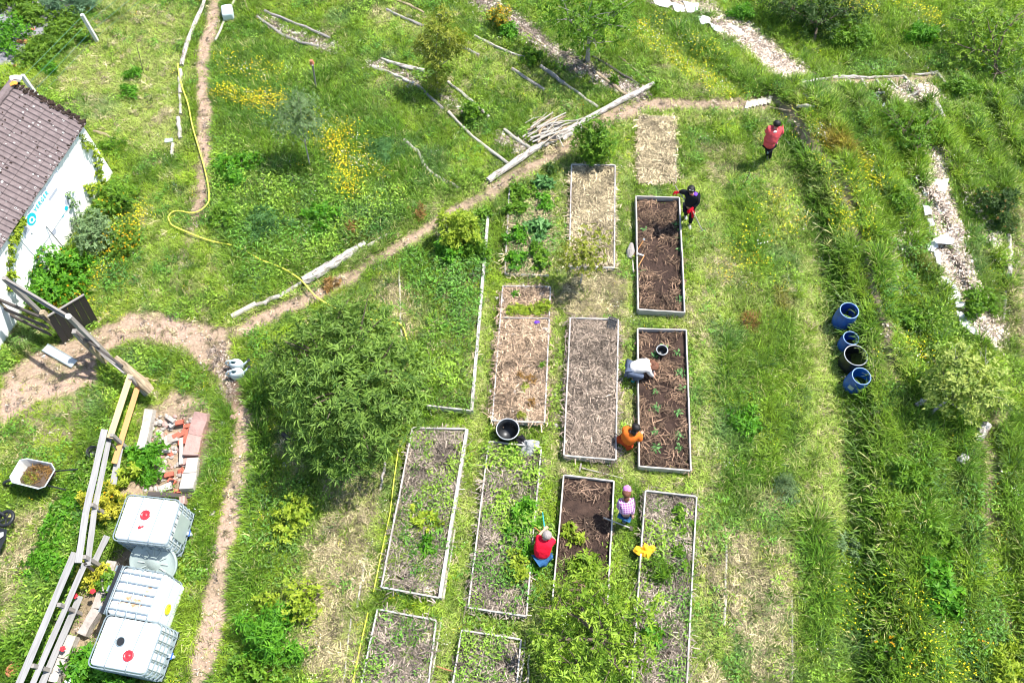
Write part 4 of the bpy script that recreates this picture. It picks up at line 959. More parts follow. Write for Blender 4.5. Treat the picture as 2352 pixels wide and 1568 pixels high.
log([(884, 1062), (879, 1095), (873, 1125)], .035, 'old_wood', 'old grey batten below the big tree')
log([(918, 602), (919, 700), (921, 745)], .03, 'pale_wood', 'thin pale batten crossing near the hose end')
log([(921, 752), (922, 810)], .028, 'pale_wood', 'lower piece of the thin batten beside the big tree')
log([(787, 1568), (800, 1480), (806, 1420)], .018, 'pale_wood', 'thin faded batten at the bottom left of the yellow line')
log([(1045, 1213), (1033, 1290), (1018, 1375)], .024, 'pale_wood', 'second thin batten outside the thick pale board')
log([(1013, 1428), (1003, 1490), (990, 1580)], .024, 'pale_wood', 'second thin batten outside the bottom weedy bed')
log([(1206, 1470), (1200, 1520), (1192, 1580)], .022, 'pale_wood', 'thin batten right of the narrow weedy bed')
log([(1428, 1000), (1425, 1060)], .02, 'pale_wood', 'thin stake lying left of the person in orange')
log([(1211, 1570), (1216, 1500)], .02, 'pale_wood', 'short pale stake at the bottom by the apple tree')
log([(362, 872), (352, 874), (335, 868)], [.015, .03, .03], 'new_wood', 'fresh splinter of wood at the end of the old round rail')
# yellow lines
for pts, lab in (([(915, 1031), (905, 1100), (896, 1176), (876, 1270), (858, 1358)], 'thin yellow string line along the long weedy bed'), ([(845, 1406), (828, 1480), (807, 1580)], 'yellow string line at the bottom weedy bed')):
    tag(MB().tube([G(x, y, .10) for x, y in pts], .014, n=6).build('string_line', M['ytape']), lab, 'string')
tag(MB().tube([G(x, y, .17) for x, y in [(1003, 1529), (1030, 1538), (1066, 1545)]], .012, n=6).build('string_line', M['terracotta']), 'short orange cord across the bottom weedy bed', 'string')
# wide bridging board of planks at the head of the track
t = thing('plank_bridge', G(1745, 236, 0), 'short bridge of pale planks at the head of the right track', 'bridge')
for i in range(7):
    f = i / 7; a = G(1714 + f * 60, 243 - f * 14, .05) + Vector((0, .0, 0)); MB().beam(a + Vector((-.02, -.12, 0)), a + Vector((.10, .18, 0)), .11, .03, jit=.06, seg=2).build('plank', M['pale_wood'], t)
# earth steps with timber risers
t = thing('garden_steps', G(2010, 200, 0), 'shallow earth steps held by short wooden risers', 'steps')
for (x0, y0, x1, y1) in ((1846, 212, 1856, 226), (1881, 200, 1891, 213), (1949, 185, 1957, 208), (1979, 185, 1987, 201), (2011, 186, 2027, 206), (2041, 185, 2061, 206), (2076, 180, 2096, 203), (2154, 172, 2174, 198), (2184, 207, 2190, 218)):
    MB().beam(G(x0, y0, .05), G(x1, y1, .05), .06, .10, jit=.12, seg=3).build('riser', M['bark_grey'], t)

# pile of sticks
t = thing('stick_pile', G(1275, 290, 0), 'heap of cut sticks and branches beside the path trunk', 'stick pile')
for i in range(62):
    f = rnd.random(); cx, cy = 1262 + rnd.gauss(0, 16), 297 + rnd.gauss(0, 12) - 0; L = rnd.uniform(.4, 1.25); a = math.radians(rnd.gauss(36, 17)) if rnd.random() < .75 else rnd.uniform(0, 3.1)
    c = G(cx, cy, rnd.uniform(.04, .28)); d = Vector((math.cos(a), math.sin(a), rnd.uniform(-.12, .12)))
    k = Vector((rnd.uniform(-1, 1), rnd.uniform(-1, 1), rnd.uniform(-.3, 1))) * .06
    pa, pb, pc = c - d * L / 2, c + k, c + d * L / 2; lo = min(pa.z, pc.z, pb.z)
    if lo < .02: up_ = Vector((0, 0, .03 - lo)); pa += up_; pb += up_; pc += up_
    r_ = rnd.uniform(.014, .036); MB().tube([pa, pb, pc], [r_, r_ * .9, r_ * .55], n=6, rough=.15).build('stick', M['log_tan' if rnd.random() < .3 else 'pale_wood'], t)

# ------------------------------------------------------------------ timber fence and gateway on the left
ft = thing('gateway', P(150, 790, 0), 'tall weathered wooden gateway with double top rail above a black gate leaf', 'gateway')
def rail(a, b, w_, h_, m, parent, name='rail', seg=5, jit_=.06, up=(0, 0, 1)):
    return MB().beam(P(*a), P(*b), w_, h_, seg=seg, jit=jit_, up=up).build(name, M[m], parent)
pA = P(9, 638, 2.1); gA = (pA.x, pA.y)
rail((9, 638, 2.08), (157, 726, 2.12), .05, .10, 'old_wood', ft); rail((12, 645, 2.0), (160, 734, 2.03), .05, .06, 'old_wood', ft)
for x, y, z_ in ((9, 638, 2.15), (157, 726, 2.16)):
    p = P(x, y, z_); MB().beam((p.x + .04, p.y + .05, -.1), (p.x, p.y, z_), .10, .10, seg=4, jit=.06, up=(1, 0, 0)).build('post', M['old_wood'], ft)
MB().tube([P(157, 726, 2.2), P(157, 726, 2.05)], .07, n=8).build('post_cap', M['concrete'], ft)
rail((157, 726, 2.0), (228, 795, 1.15), .05, .07, 'old_wood', ft, 'brace')
gt = thing('gate', P(165, 770, 0), 'black boarded gate leaf leaning open beside the dirt area', 'gate')
q = [P(109, 728, .95), P(194, 677, .95), P(226, 737, .02), P(146, 790, .02)]
for i in range(6):
    a0, a1 = i / 6, (i + .965) / 6; c = [q[0].lerp(q[1], a0), q[0].lerp(q[1], a1), q[3].lerp(q[2], a1), q[3].lerp(q[2], a0)]
    n_ = (c[1] - c[0]).cross(c[3] - c[0]).normalized(); n_ = n_ if n_.z > 0 else -n_; off = n_ * rnd.uniform(0, .006)
    vs = [p + off for p in c] + [p + off - n_ * .025 for p in c]; gs = [(p.z, a * 4, i) for p, a in zip(c * 2, [a0, a1, a1, a0] * 2)]
    MB().add(vs, [(0, 3, 2, 1), (4, 5, 6, 7), (0, 1, 5, 4), (1, 2, 6, 5), (2, 3, 7, 6), (3, 0, 4, 7)], gs).build('board', M['black_wood'], gt)
MB().beam(q[0] + Vector((0, 0, .02)), q[1] + Vector((0, 0, .02)), .05, .03).build('rail', M['old_wood'], gt)
f1 = thing('rail_fence', P(60, 740, 0), 'dark weathered rail fence between house and gateway', 'fence')
for (x0, y0, x1, y1, z_) in ((-12, 684, 104, 733, .95), (-14, 699, 110, 752, .62), (8, 716, 116, 768, .32)): rail((x0, y0, z_), (x1, y1, z_), .05, .13, 'dark_wood', f1)
p = P(96, 716, 1.15); MB().beam((p.x + .03, p.y, -.1), (p.x, p.y, 1.15), .13, .11, seg=4, jit=.05, up=(1, 0, 0)).build('post', M['log_tan'], f1)
p = P(-6, 690, .95); MB().beam((p.x, p.y, -.1), (p.x, p.y, 1.0), .11, .10, up=(1, 0, 0)).build('post', M['log_tan'], f1)
f2 = thing('rail_fence', P(230, 820, 0), 'dark old rail fence falling toward the rotten round rail', 'fence')
for (x0, y0, x1, y1, z_) in ((172, 762, 283, 842, 1.05), (186, 772, 285, 850, .75), (200, 786, 287, 858, .45)): rail((x0, y0, z_), (x1, y1, z_ - .1), .05, .12, 'dark_wood' if z_ > .9 else 'old_wood', f2)
for x, y, z_ in ((170, 760, 1.12), (196, 784, .95), (209, 797, .85)):
    p = P(x, y, z_); MB().beam((p.x + .02, p.y, -.1), (p.x, p.y, z_), .12, .10, seg=3, jit=.06, up=(1, 0, 0)).build('post', M['log_tan' if z_ < 1 else 'old_wood'], f2)
t = tag(MB().tube([P(266, 822, .95), P(285, 838, .90), P(305, 858, .8), (P(328, 880, .6)), P(347, 897, .42)], [.07, .10, .12, .13, .11], n=11, rough=.16).build('old_rail', M['log_tan']), 'rotten split round rail slanting down at the fence corner', 'log')
t = tag(MB().tube([P(283, 836, .78), P(305, 868, .5), P(322, 890, .22), P(335, 900, .05)], [.05, .06, .07, .06], n=8, rough=.2).build('old_rail', M['dark_wood']), 'dark rotten branch beneath the split round rail', 'log')
f3 = thing('board_fence', P(240, 1080, 0), 'three board fence with new timber above and grey boards below, beside the tanks', 'fence')
rail((300, 860, .95), (252, 1006, .95), .14, .035, 'new_wood', f3, 'board', jit_=.02, up=(.55, .1, 1)); rail((318, 882, .55), (262, 1064, .5), .125, .035, 'orange_wood', f3, 'board', jit_=.02, up=(.55, .1, 1))
rail((240, 986, 1.08), (197, 1176, 1.08), .135, .03, 'grey_board', f3, 'board', up=(.55, .1, 1)); rail((197, 1176, 1.09), (180, 1292, 1.09), .135, .03, 'grey_board', f3, 'board', up=(.55, .1, 1))
rail((251, 1006, .80), (216, 1176, .80), .115, .03, 'grey_board', f3, 'board', up=(.55, .1, 1)); rail((216, 1176, .80), (201, 1298, .80), .115, .03, 'grey_board', f3, 'board', up=(.55, .1, 1))
rail((279, 1010, .35), (260, 1112, .35), .135, .03, 'grey_board', f3, 'board', up=(.55, .1, 1)); rail((246, 1230, .25), (213, 1298, .25), .13, .03, 'grey_board', f3, 'board', up=(.55, .1, 1))
rail((172, 1268, 1.05), (35, 1590, 1.05), .135, .03, 'grey_board', f3, 'board', up=(.55, .1, 1)); rail((195, 1293, .80), (66, 1590, .80), .115, .03, 'grey_board', f3, 'board', up=(.55, .1, 1)); rail((184, 1368, .35), (92, 1580, .35), .135, .03, 'grey_board', f3, 'board', up=(.55, .1, 1))
for x, y in ((293, 868), (250, 1000), (203, 1160), (186, 1280), (128, 1390), (66, 1530)):
    p = P(x, y, 1.0); MB().beam((p.x + .06, p.y + .02, -.1), (p.x + .06, p.y + .02, 1.0), .08, .08, seg=3, up=(1, 0, 0)).build('post', M['old_wood'], f3)
rail((235, 995, 1.02), (268, 1032, .55), .03, .03, 'dark_wood', f3, 'strut')
rail((195, 1293, .85), (215, 1310, .55), .05, .05, 'dark_wood', f3, 'strut')

# wire fence posts of the neighbour
t = thing('wire_fence', P(150, 160, 0), 'green wire fence on two concrete posts beside the neighbour garden', 'fence')
for (x, y, z_) in ((188, 34, 1.05), (51, 173, 1.0), (330, -80, 1.0)):
    p = P(x, y, z_); MB().beam((p.x + .05, p.y - .02, -.2), (p.x, p.y, z_), .10, .10, up=(1, 0, 0)).build('post', M['concrete'], t)
gw = mat('green_wire', (.10, .28, .22), .5, var=.1, bump=0)
for z_ in (.95, .65, .35, .08):
    for (a, b) in (((188, 34), (51, 173)), ((330, -80), (188, 34))):
        pa = P(a[0], a[1], 1.0); pb = P(b[0], b[1], 1.0); MB().tube([(pa.x, pa.y, z_), (pb.x, pb.y, z_)], .004, n=5).build('wire', gw, t)
# neighbour's weed mat
mb = MB(); g_ = [(-.0 + float(x), float(y)) for x, y in WEEDMAT]
t = mb.add([(x, y, hz(x, y) + .035) for x, y in g_], [tuple(range(len(g_)))[::-1]]); 
mt = mb.build('ground_sheet', M['greytarp']); tag(mt, 'grey weed fabric spread over the neighbour garden bed', None, kind='structure')
if mt.data.polygons[0].normal.z < 0: mt.data.flip_normals()
def brick(x, y, zrot, lab, m='brick', s_=(.22, .11, .07), dz=.04, par=None):
    c = G(x, y, dz); d = Vector((math.cos(zrot), math.sin(zrot), 0)) * s_[0] / 2; o = MB().beam(c - d, c + d, s_[1], s_[2], jit=.04, seg=2).build('brick', M[m], par)
    return tag(o, lab, 'brick') if lab else o
brick(51, 97, -.1, 'orange brick lying on the grey weed fabric, by the hedge', 'terracotta', (.34, .14, .10)); brick(74, 68, .1, 'flat reddish brick under the small hedge plant', 'terracotta', (.2, .1, .05)); brick(38, 152, 0, 'reddish brick on the lower edge of the weed fabric', 'terracotta', (.2, .1, .05))
# ------------------------------------------------------------------ trees, shrubs, plants
LM = {}
def lm(key, d, l, tr=.3, ro=.45):
    LM[key] = leaf_mat('leaf_' + key, d, l, tr, ro)
lm('walnut', (.03, .09, .014), (.26, .40, .07)); lm('apple', (.07, .17, .010), (.34, .48, .05)); lm('mid', (.035, .125, .010), (.21, .37, .03)); lm('yellowish', (.12, .17, .02), (.40, .42, .06))
lm('olive', (.05, .11, .035), (.25, .36, .15), .15); lm('dark', (.018, .055, .014), (.09, .16, .03)); lm('lush', (.025, .14, .010), (.17, .40, .025)); lm('plum', (.10, .20, .02), (.50, .55, .14)); lm('limey', (.14, .24, .015), (.42, .50, .05))
lm('blue', (.035, .13, .03), (.18, .36, .11), .2); lm('gold', (.22, .26, .02), (.62, .56, .06)); lm('hedge', (.05, .13, .012), (.20, .33, .03)); lm('lav', (.045, .12, .06), (.22, .36, .20), .2); lm('rusty', (.14, .09, .03), (.42, .24, .08)); lm('orange', (.55, .30, .01), (.85, .52, .02))
def crown(name, blobs, nros, per, L, W, key, parent=None, seed=0, shell=.55, droop=.15, origin=None):
    R = np.random.default_rng(seed); bc = np.array([list(b[0]) for b in blobs]); br = np.array([list(b[1]) if hasattr(b[1], '__len__') else [b[1]] * 3 for b in blobs])
    wt = br.prod(1); bi = R.choice(len(blobs), nros, p=wt / wt.sum())
    d = R.normal(size=(nros, 3)); d /= np.linalg.norm(d, axis=1)[:, None]; rad = (shell ** 3 + (1 - shell ** 3) * R.random(nros)) ** (1 / 3)
    lump = 1 + .22 * np.sin(d[:, 0] * 5 + seed) * np.cos(d[:, 1] * 6 + bi) + .12 * np.sin(d[:, 2] * 9 + d[:, 0] * 7)
    c = bc[bi] + d * br[bi] * (rad * lump)[:, None] + R.normal(size=(nros, 3)) * br[bi] * .16; c[:, 2] = np.maximum(c[:, 2], .04)
    ax = d * .8 + np.array([0, 0, .75]) + R.normal(size=(nros, 3)) * .35; ax /= np.linalg.norm(ax, axis=1)[:, None]
    n = nros * per; c = np.repeat(c, per, 0); ax = np.repeat(ax, per, 0); rv = np.repeat(R.random(nros), per)
    t = R.normal(size=(n, 3)); t -= ax * (t * ax).sum(1)[:, None]; t /= np.linalg.norm(t, axis=1)[:, None]
    ld = t * .85 + ax * R.uniform(.0, .7, n)[:, None]; ld /= np.linalg.norm(ld, axis=1)[:, None]
    sd_ = np.cross(ld, ax); sd_ /= np.linalg.norm(sd_, axis=1)[:, None] + 1e-9; up = np.cross(sd_, ld)
    l = L * R.uniform(.6, 1.25, n)[:, None]; w_ = W * R.uniform(.7, 1.2, n)[:, None]; b = c + t * L * .06 + R.normal(size=(n, 3)) * L * .12
    v0 = b; v1 = b + ld * l * .45 + sd_ * w_ / 2 + up * w_ * .18; v2 = b + ld * l - up * l * droop; v3 = b + ld * l * .45 - sd_ * w_ / 2 + up * w_ * .18
    V = np.stack([v0, v1, v2, v3], 1).reshape(-1, 3); k = np.arange(n) * 4
    Fc = np.concatenate([np.stack([k, k + 1, k + 2], 1), np.stack([k, k + 2, k + 3], 1)])
    var = np.repeat(np.clip(rv * .55 + R.random(n) * .5, 0, 1), 4)
    if parent is not None: o0 = Vector(parent['_o'])
    elif origin is not None: o0 = Vector(origin)
    else: o0 = Vector((V[:, 0].mean(), V[:, 1].mean(), 0))
    me = np_mesh(name, V - np.array(o0), Fc, LM[key], var); o = bpy.data.objects.new(name, me); COL.objects.link(o)
    if parent is not None: o.parent = parent
    else: o.location = o0
    o['_o'] = tuple(o0); return o
def tree(base, blobs, label, key, nros, per=8, L=.10, W=.032, tr=.045, seed=0, name='tree', cat='tree', group=None, m='bark_brown', fork=.5, shell=.5, stake=False, zb=0):
    b = G(*base, 0); t = thing(name, b, label, cat, group)
    B = [(P(x, y, z_), (r, r, r * .55)) for x, y, z_, r in blobs]; R = random.Random(seed)
    bc = sum((x[0] for x in B), Vector()) / len(B); low = min(x[0].z - (x[1] if not hasattr(x[1], '__len__') else x[1][2]) for x in B)
    fk = b.lerp(bc, fork); fk.z = b.z + (bc.z - b.z) * fork
    mb = MB(); mb.tube([b - Vector((0, 0, .1)), b.lerp(fk, .5) + Vector((R.uniform(-.03, .03), R.uniform(-.03, .03), 0)), fk], [tr * 1.15, tr, tr * .75], n=8, rough=.08); mb.build('trunk', M[m], t)
    mb = MB()
    for c, r in B:
        r0 = r if not hasattr(r, '__len__') else max(r)
        md = fk.lerp(c, .5) + Vector((R.uniform(-.1, .1), R.uniform(-.1, .1), R.uniform(-.05, .1))); mb.tube([fk, md, c], [tr * .55, tr * .4, tr * .2], n=6)
        for k in range(5):
            e_ = c + Vector((R.gauss(0, 1), R.gauss(0, 1), R.gauss(.3, .7))).normalized() * r0 * R.uniform(.6, 1.0); s_ = md.lerp(c, R.random()); mb.tube([s_, s_.lerp(e_, .5) + Vector((0, 0, R.uniform(-.05, .08))), e_], [tr * .25, tr * .18, tr * .07], n=5)
    mb.build('branches', M[m], t)
    crown('crown', B, nros, per, L, W, key, t, seed, shell); return t
tree((775, 905), [(720, 800, 1.9, .85), (830, 760, 2.0, .95), (900, 850, 1.9, .85), (780, 900, 2.3, 1.15), (680, 880, 1.6, .75), (860, 960, 1.8, .9), (740, 990, 1.6, .8), (650, 820, 1.4, .6), (925, 930, 1.5, .6), (790, 1060, 1.3, .55), (770, 730, 1.4, .6)], 'large dark green spreading fruit tree, biggest crown of the garden', 'walnut', 1950, 8, .185, .038, .11, 1, shell=.35)
tree((1385, 1500), [(1330, 1370, 1.1, .6), (1430, 1400, 1.3, .6), (1370, 1450, 1.6, .6), (1270, 1470, 1.1, .5), (1480, 1480, 1.1, .5), (1310, 1540, 1.3, .6), (1430, 1550, 1.3, .6), (1500, 1390, .9, .35), (1260, 1390, .9, .35), (1385, 1340, .8, .4)], 'loose light green apple tree at the bottom over the bed ends', 'apple', 380, 8, .14, .042, .07, 2, shell=.05)
tree((1351, 140), [(1350, 30, 2.0, 1.0), (1300, 40, 1.8, .8), (1400, 50, 1.8, .85), (1340, 85, 1.6, .7), (1420, 10, 1.9, .8), (1290, 0, 1.9, .8), (1375, 100, 1.4, .5)], 'leafy round tree on a grey staked trunk in the mulch strip', 'mid', 620, 8, .12, .04, .065, 3, m='bark_grey', shell=.15)
tree((1000, 200), [(1005, 60, 2.1, .42), (985, 95, 1.7, .38), (1035, 90, 1.8, .45), (1000, 130, 1.3, .4), (1015, 30, 2.4, .3), (1050, 110, 1.4, .35), (965, 110, 1.4, .3), (1005, 170, .7, .35), (1000, 190, .45, .3)], 'slender open young tree with yellowish leaves above the birch logs', 'yellowish', 420, 8, .14, .035, .03, 4, m='bark_grey', shell=.1)
tree((712, 386), [(675, 255, 1.7, .55), (700, 290, 1.5, .5), (650, 285, 1.5, .45), (690, 235, 1.9, .4), (725, 265, 1.6, .35)], 'grey-green young olive-like tree on a thin bent stem among yellow flowers', 'olive', 560, 8, .085, .02, .022, 5, m='bark_grey', shell=.2)
tree((1331, 658), [(1325, 580, 1.35, .45), (1355, 570, 1.4, .42), (1340, 600, 1.2, .42), (1305, 590, 1.1, .3), (1380, 540, 1.5, .25), (1345, 530, 1.6, .22), (1370, 600, 1.1, .28)], 'small young fruit tree with thin bare stem beside the straw bed', 'yellowish', 300, 8, .085, .038, .024, 6, m='bark_grey', shell=.2)
tree((1365, 372), [(1365, 300, 1.1, .45), (1350, 330, .8, .42), (1385, 325, .9, .42), (1370, 350, .5, .4), (1340, 300, 1.1, .3)], 'dense leafy young tree at the top of the long straw bed', 'mid', 620, 8, .10, .036, .03, 7, shell=.3)
tree((2128, 962), [(2210, 860, 1.7, .7), (2170, 900, 1.4, .5), (2250, 900, 1.5, .55), (2200, 810, 1.8, .45), (2270, 830, 1.6, .4), (2300, 920, 1.3, .35), (2160, 840, 1.4, .35), (2230, 950, 1.2, .35)], 'leaning young plum tree with pale yellow-green leaves at the right', 'plum', 620, 7, .105, .045, .035, 8, m='bark_grey', shell=.2)
tree((2118, 395), [(2070, 290, .9, .6), (2110, 310, .9, .6), (2090, 345, .6, .5), (2040, 265, .8, .4), (2135, 275, .9, .4)], 'leafy tree with dark gaps below the square chip bed', 'mid', 380, 8, .10, .035, .04, 9, shell=.1)
tree((2290, 190), [(2270, 60, 1.1, 1.0), (2330, 110, 1.0, .9), (2220, 110, .8, .7), (2300, 170, .7, .6), (2340, 30, 1.2, .8), (2230, 40, .9, .7)], 'broad grey-green tree filling the top right corner', 'apple', 480, 8, .12, .04, .06, 10, shell=.2)
tree((1870, 100), [(1850, 5, .8, .9), (1920, 15, .7, .8), (1790, 5, .7, .7), (1880, 50, .5, .7), (1975, 10, .6, .6)], 'dark glossy wide bush at the top edge above the chip slope', 'dark', 620, 8, .12, .035, .05, 11, name='bush', cat='bush', shell=.4)
def bush(x, y, r, h, label, key, nros, per=8, L=.09, W=.035, seed=0, n=5, cat='shrub', name='shrub', group=None, shell=.35, sp=.55, flowers=None):
    b = G(x, y, 0); t = thing(name, b, label, cat, group); R = random.Random(seed * 7 + 1); B = [(b + Vector((R.uniform(-.2, .2) * r, R.uniform(-.2, .2) * r, h * .42)), (r * R.uniform(.45, .7), r * R.uniform(.45, .7), h * .45))]; nros = int(nros * .72)
    for i in range(n + 2):
        a = i * 6.283 / (n + 2) + R.uniform(-.6, .6); q = r * R.uniform(.45, 1.0); k_ = R.uniform(.25, .5); B.append((b + Vector((math.cos(a) * q, math.sin(a) * q, h * R.uniform(.12, .55))), (r * k_, r * k_, h * R.uniform(.18, .38))))
    crown('foliage', B, nros, per, L, W, key, t, seed, shell); mb = MB()
    for c, rr in B: mb.tube([b, b.lerp(c, .5) + Vector((R.uniform(-.04, .04), R.uniform(-.04, .04), 0)), c], [.018, .014, .006], n=5)
    mb.build('stems', M['bark_brown'], t)
    if flowers:
        key2, nf = flowers; crown('blossoms', B, nf, 5, .035, .03, key2, t, seed + 50, .95)
    return t
bush(140, 650, .95, 1.1, 'big dense dark green bush against the white wall', 'lush', 800, 8, .12, .05, 1, flowers=('orange', 60))
bush(222, 552, .7, 1.1, 'grey-green airy bush in front of the wall lettering', 'olive', 520, 8, .09, .035, 2)
bush(278, 470, .5, .9, 'leafy green bush at the right corner of the house', 'mid', 420, 8, .10, .04, 3, flowers=('orange', 25))
bush(285, 560, .6, .6, 'yellow-flowering low bush right of the airy one', 'hedge', 380, 8, .08, .035, 4, flowers=('orange', 160))
bush(150, 690, .6, .4, 'yellow-flowering ground bush above the black gate', 'hedge', 320, 8, .07, .035, 5, flowers=('orange', 160))
bush(50, 660, .45, .7, 'lime green creeper clump at the foot of the wall', 'limey', 180, 8, .12, .06, 6)
bush(255, 1165, .42, .8, 'yellowish shrub squeezed between board fence and upper tank', 'gold', 300, 8, .09, .035, 7, flowers=('orange', 20))
bush(225, 1330, .38, .5, 'yellow-green shrub with red roses beside the middle tank', 'gold', 200, 8, .08, .035, 8)
bush(262, 1350, .30, .7, 'rose bush with dark round leaves touching the tipped tank', 'mid', 110, 7, .10, .06, 9)
bush(215, 1540, .55, .8, 'bright green bush at the foot of the lowest tank', 'lush', 320, 8, .14, .06, 10)
bush(290, 1575, .4, .7, 'leafy green bush under the lower right corner of the tank', 'lush', 240, 8, .13, .055, 11)
bush(340, 1065, .50, .45, 'bright leafy weed clump in the rubble pit', 'lush', 300, 8, .11, .05, 12)
bush(288, 1100, .3, .4, 'low leafy clump between grey board and rubble', 'limey', 120, 8, .10, .045, 13)
bush(1062, 555, .52, 1.5, 'tall yellow-green shrub heading the overgrown bed', 'limey', 620, 8, .11, .045, 14)
bush(1030, 590, .42, .8, 'dark leafy bush left of the tall shrub', 'lush', 300, 8, .11, .055, 15)
bush(1095, 590, .35, .7, 'pale green bush right of the tall shrub', 'mid', 240, 8, .10, .05, 16)
bush(1108, 505, .25, .5, 'small round bush at the head of the pale board', 'mid', 120, 8, .09, .045, 17)
bush(632, 1465, .60, .95, 'dense feathery bright green bush at the lower left of the garden', 'lush', 700, 8, .14, .028, 18)
bush(700, 1385, .42, .8, 'yellow-green leafy shrub above the feathery bush', 'limey', 210, 8, .08, .045, 19, shell=.1)
bush(686, 1180, .42, .7, 'open yellow-green shrub in dry grass below the big tree', 'limey', 200, 8, .08, .045, 20, shell=.1)
bush(655, 1230, .3, .4, 'low light green shrub left of the open one', 'limey', 120, 8, .08, .04, 21, shell=.1)
bush(612, 1390, .3, .4, 'small lime shrub left of the yellow-green leafy one', 'limey', 100, 8, .08, .04, 22)
bush(598, 1560, .5, .5, 'leafy bush on the bottom edge under the feathery bush', 'mid', 260, 8, .10, .05, 23)
bush(785, 1085, .22, .5, 'bright green sapling at the lower rim of the big tree', 'lush', 90, 8, .11, .06, 24)
bush(1090, 275, .38, .7, 'round dark leafy bush between two birch poles', 'mid', 220, 8, .11, .045, 25)
bush(885, 348, .45, .30, 'bluish grassy hummock in the flower meadow', 'blue', 420, 8, .15, .018, 26)
bush(620, 520, .55, .4, 'bluish tussock grass in the wild patch', 'blue', 340, 8, .20, .018, 27)
bush(1150, 55, .35, .8, 'orange-blossomed bush at the top of the slope', 'yellowish', 200, 8, .09, .035, 28, flowers=('orange', 240))
bush(1165, 80, .35, .5, 'green bush under the orange-blossomed one', 'lush', 180, 8, .10, .045, 29)
bush(1220, 140, .28, .5, 'dark round leafy bush straddling the birch pole', 'mid', 130, 8, .11, .05, 30)
bush(1247, 427, .24, .35, 'blue-green cabbage at the top of the potato bed', 'blue', 70, 7, .16, .08, 31, cat='cabbage', name='cabbage')
bush(1236, 530, .30, .4, 'large blue-green cabbage in the middle of the potato bed', 'blue', 110, 7, .18, .09, 32, cat='cabbage', name='cabbage')
for i, (x, y, r, l_) in enumerate(((1200, 450, .36, 'big potato plant, top left of its bed'), (1250, 472, .30, 'potato plant between the two cabbages'), (1192, 487, .30, 'potato plant on the left edge, second from the top'), (1186, 548, .32, 'potato plant on the left edge, third from the top'), (1233, 582, .30, 'potato plant below the large cabbage'), (1185, 605, .28, 'lowest left potato plant of the bed'), (1240, 612, .22, 'small potato plant near the bed foot'))):
    bush(x, y, r, .38, l_, 'lush' if i % 2 else 'mid', int(420 * r), 8, .10, .055, 40 + i, cat='potato plant', name='potato_plant', group='potato plants in the bushy bed')
bush(1410, 190, .0 + .14, .3, 'small bush beside the dark mulch bed', 'mid', 50, 8, .09, .04, 48)
bush(1505, 205, .2, .3, 'small bush at the end of the path trunk', 'mid', 40, 8, .08, .035, 49)
bush(2275, 490, .55, .9, 'dark round shrub at the right with brown tips', 'dark', 620, 8, .09, .028, 50, flowers=('rusty', 60))
bush(1700, 35, .4, .4, 'green tuft bush on the white fleece slope', 'lush', 180, 8, .14, .03, 51); bush(1260, 395, .0 + .2, .3, 'little dark bush by the path bend', 'dark', 50, 8, .08, .04, 52)
bush(740, 505, .5, .5, 'dense dark leafy clump in the wild patch', 'lush', 300, 8, .10, .045, 53); bush(545, 400, .6, .5, 'dark green nettle clump right of the vertical path', 'lush', 420, 8, .10, .045, 54); bush(520, 500, .55, .45, 'leafy clump beside the hose bend', 'mid', 340, 8, .10, .04, 55)
bush(1700, 975, .4, .35, 'glossy weed clump beside the dark soil bed', 'lush', 200, 8, .12, .04, 58)
bush(1805, 1120, .40, .25, 'silvery bush with a dead pale top in the right meadow', 'olive', 200, 8, .09, .02, 59, flowers=('lav', 30)); bush(1930, 1260, .5, .3, 'pale-seeded weed bush on the right bank', 'olive', 200, 8, .08, .03, 60)
bush(2150, 1350, .55, .6, 'leafy glossy bush low in the right field', 'lush', 360, 8, .15, .06, 61); bush(2130, 1230, .5, .5, 'light leafy bush above the glossy one', 'mid', 300, 8, .12, .04, 62); bush(2090, 1100, .4, .4, 'spreading leafy weed right of the dark ditch', 'mid', 220, 8, .14, .04, 63)
bush(2300, 1540, .5, .6, 'yellow-green bush in the bottom right corner', 'limey', 300, 8, .13, .04, 64); bush(2060, 1500, .4, .3, 'low bush with orange flowers at the bottom right', 'mid', 180, 8, .09, .035, 65, flowers=('orange', 40)); bush(2100, 740, .4, .4, 'low leafy bush left of the big fleece sheet', 'mid', 240, 8, .10, .04, 66)
bush(2240, 700, .45, .4, 'leafy bush right of the fleece strip', 'mid', 260, 8, .10, .04, 67); bush(2070, 470, .4, .35, 'leafy weeds clump near the faint stick', 'mid', 180, 8, .10, .04, 68); bush(1960, 100, .6, .7, 'bushy tall weeds below the dark glossy bush', 'mid', 420, 8, .13, .035, 69); bush(2110, 90, .5, .6, 'tall weeds above the earth steps', 'lush', 300, 8, .14, .03, 70)
bush(2200, 215, .5, .6, 'bushy growth right of the earth steps', 'mid', 260, 8, .12, .04, 71); bush(1560, 1195, .3, .3, 'leafy vegetable plants at the head of the yellow cloth bed', 'mid', 130, 8, .10, .05, 72, cat='vegetable plant', name='vegetable_plant'); bush(1560, 1275, .3, .3, 'vegetable plants right of the yellow cloth', 'mid', 130, 8, .12, .05, 73, cat='vegetable plant', name='vegetable_plant')
bush(1510, 1320, .3, .4, 'tall grass tussock under the yellow cloth', 'mid', 160, 8, .24, .02, 74, cat='grass tussock', name='tussock'); bush(975, 1190, .35, .35, 'broad-leaved plant in the middle of the long weedy bed', 'limey', 120, 8, .16, .07, 75, cat='plant', name='leafy_plant'); bush(980, 1260, .3, .4, 'dark leafy herb below the broad-leaved plant', 'lush', 130, 8, .11, .04, 76, cat='plant', name='leafy_plant')
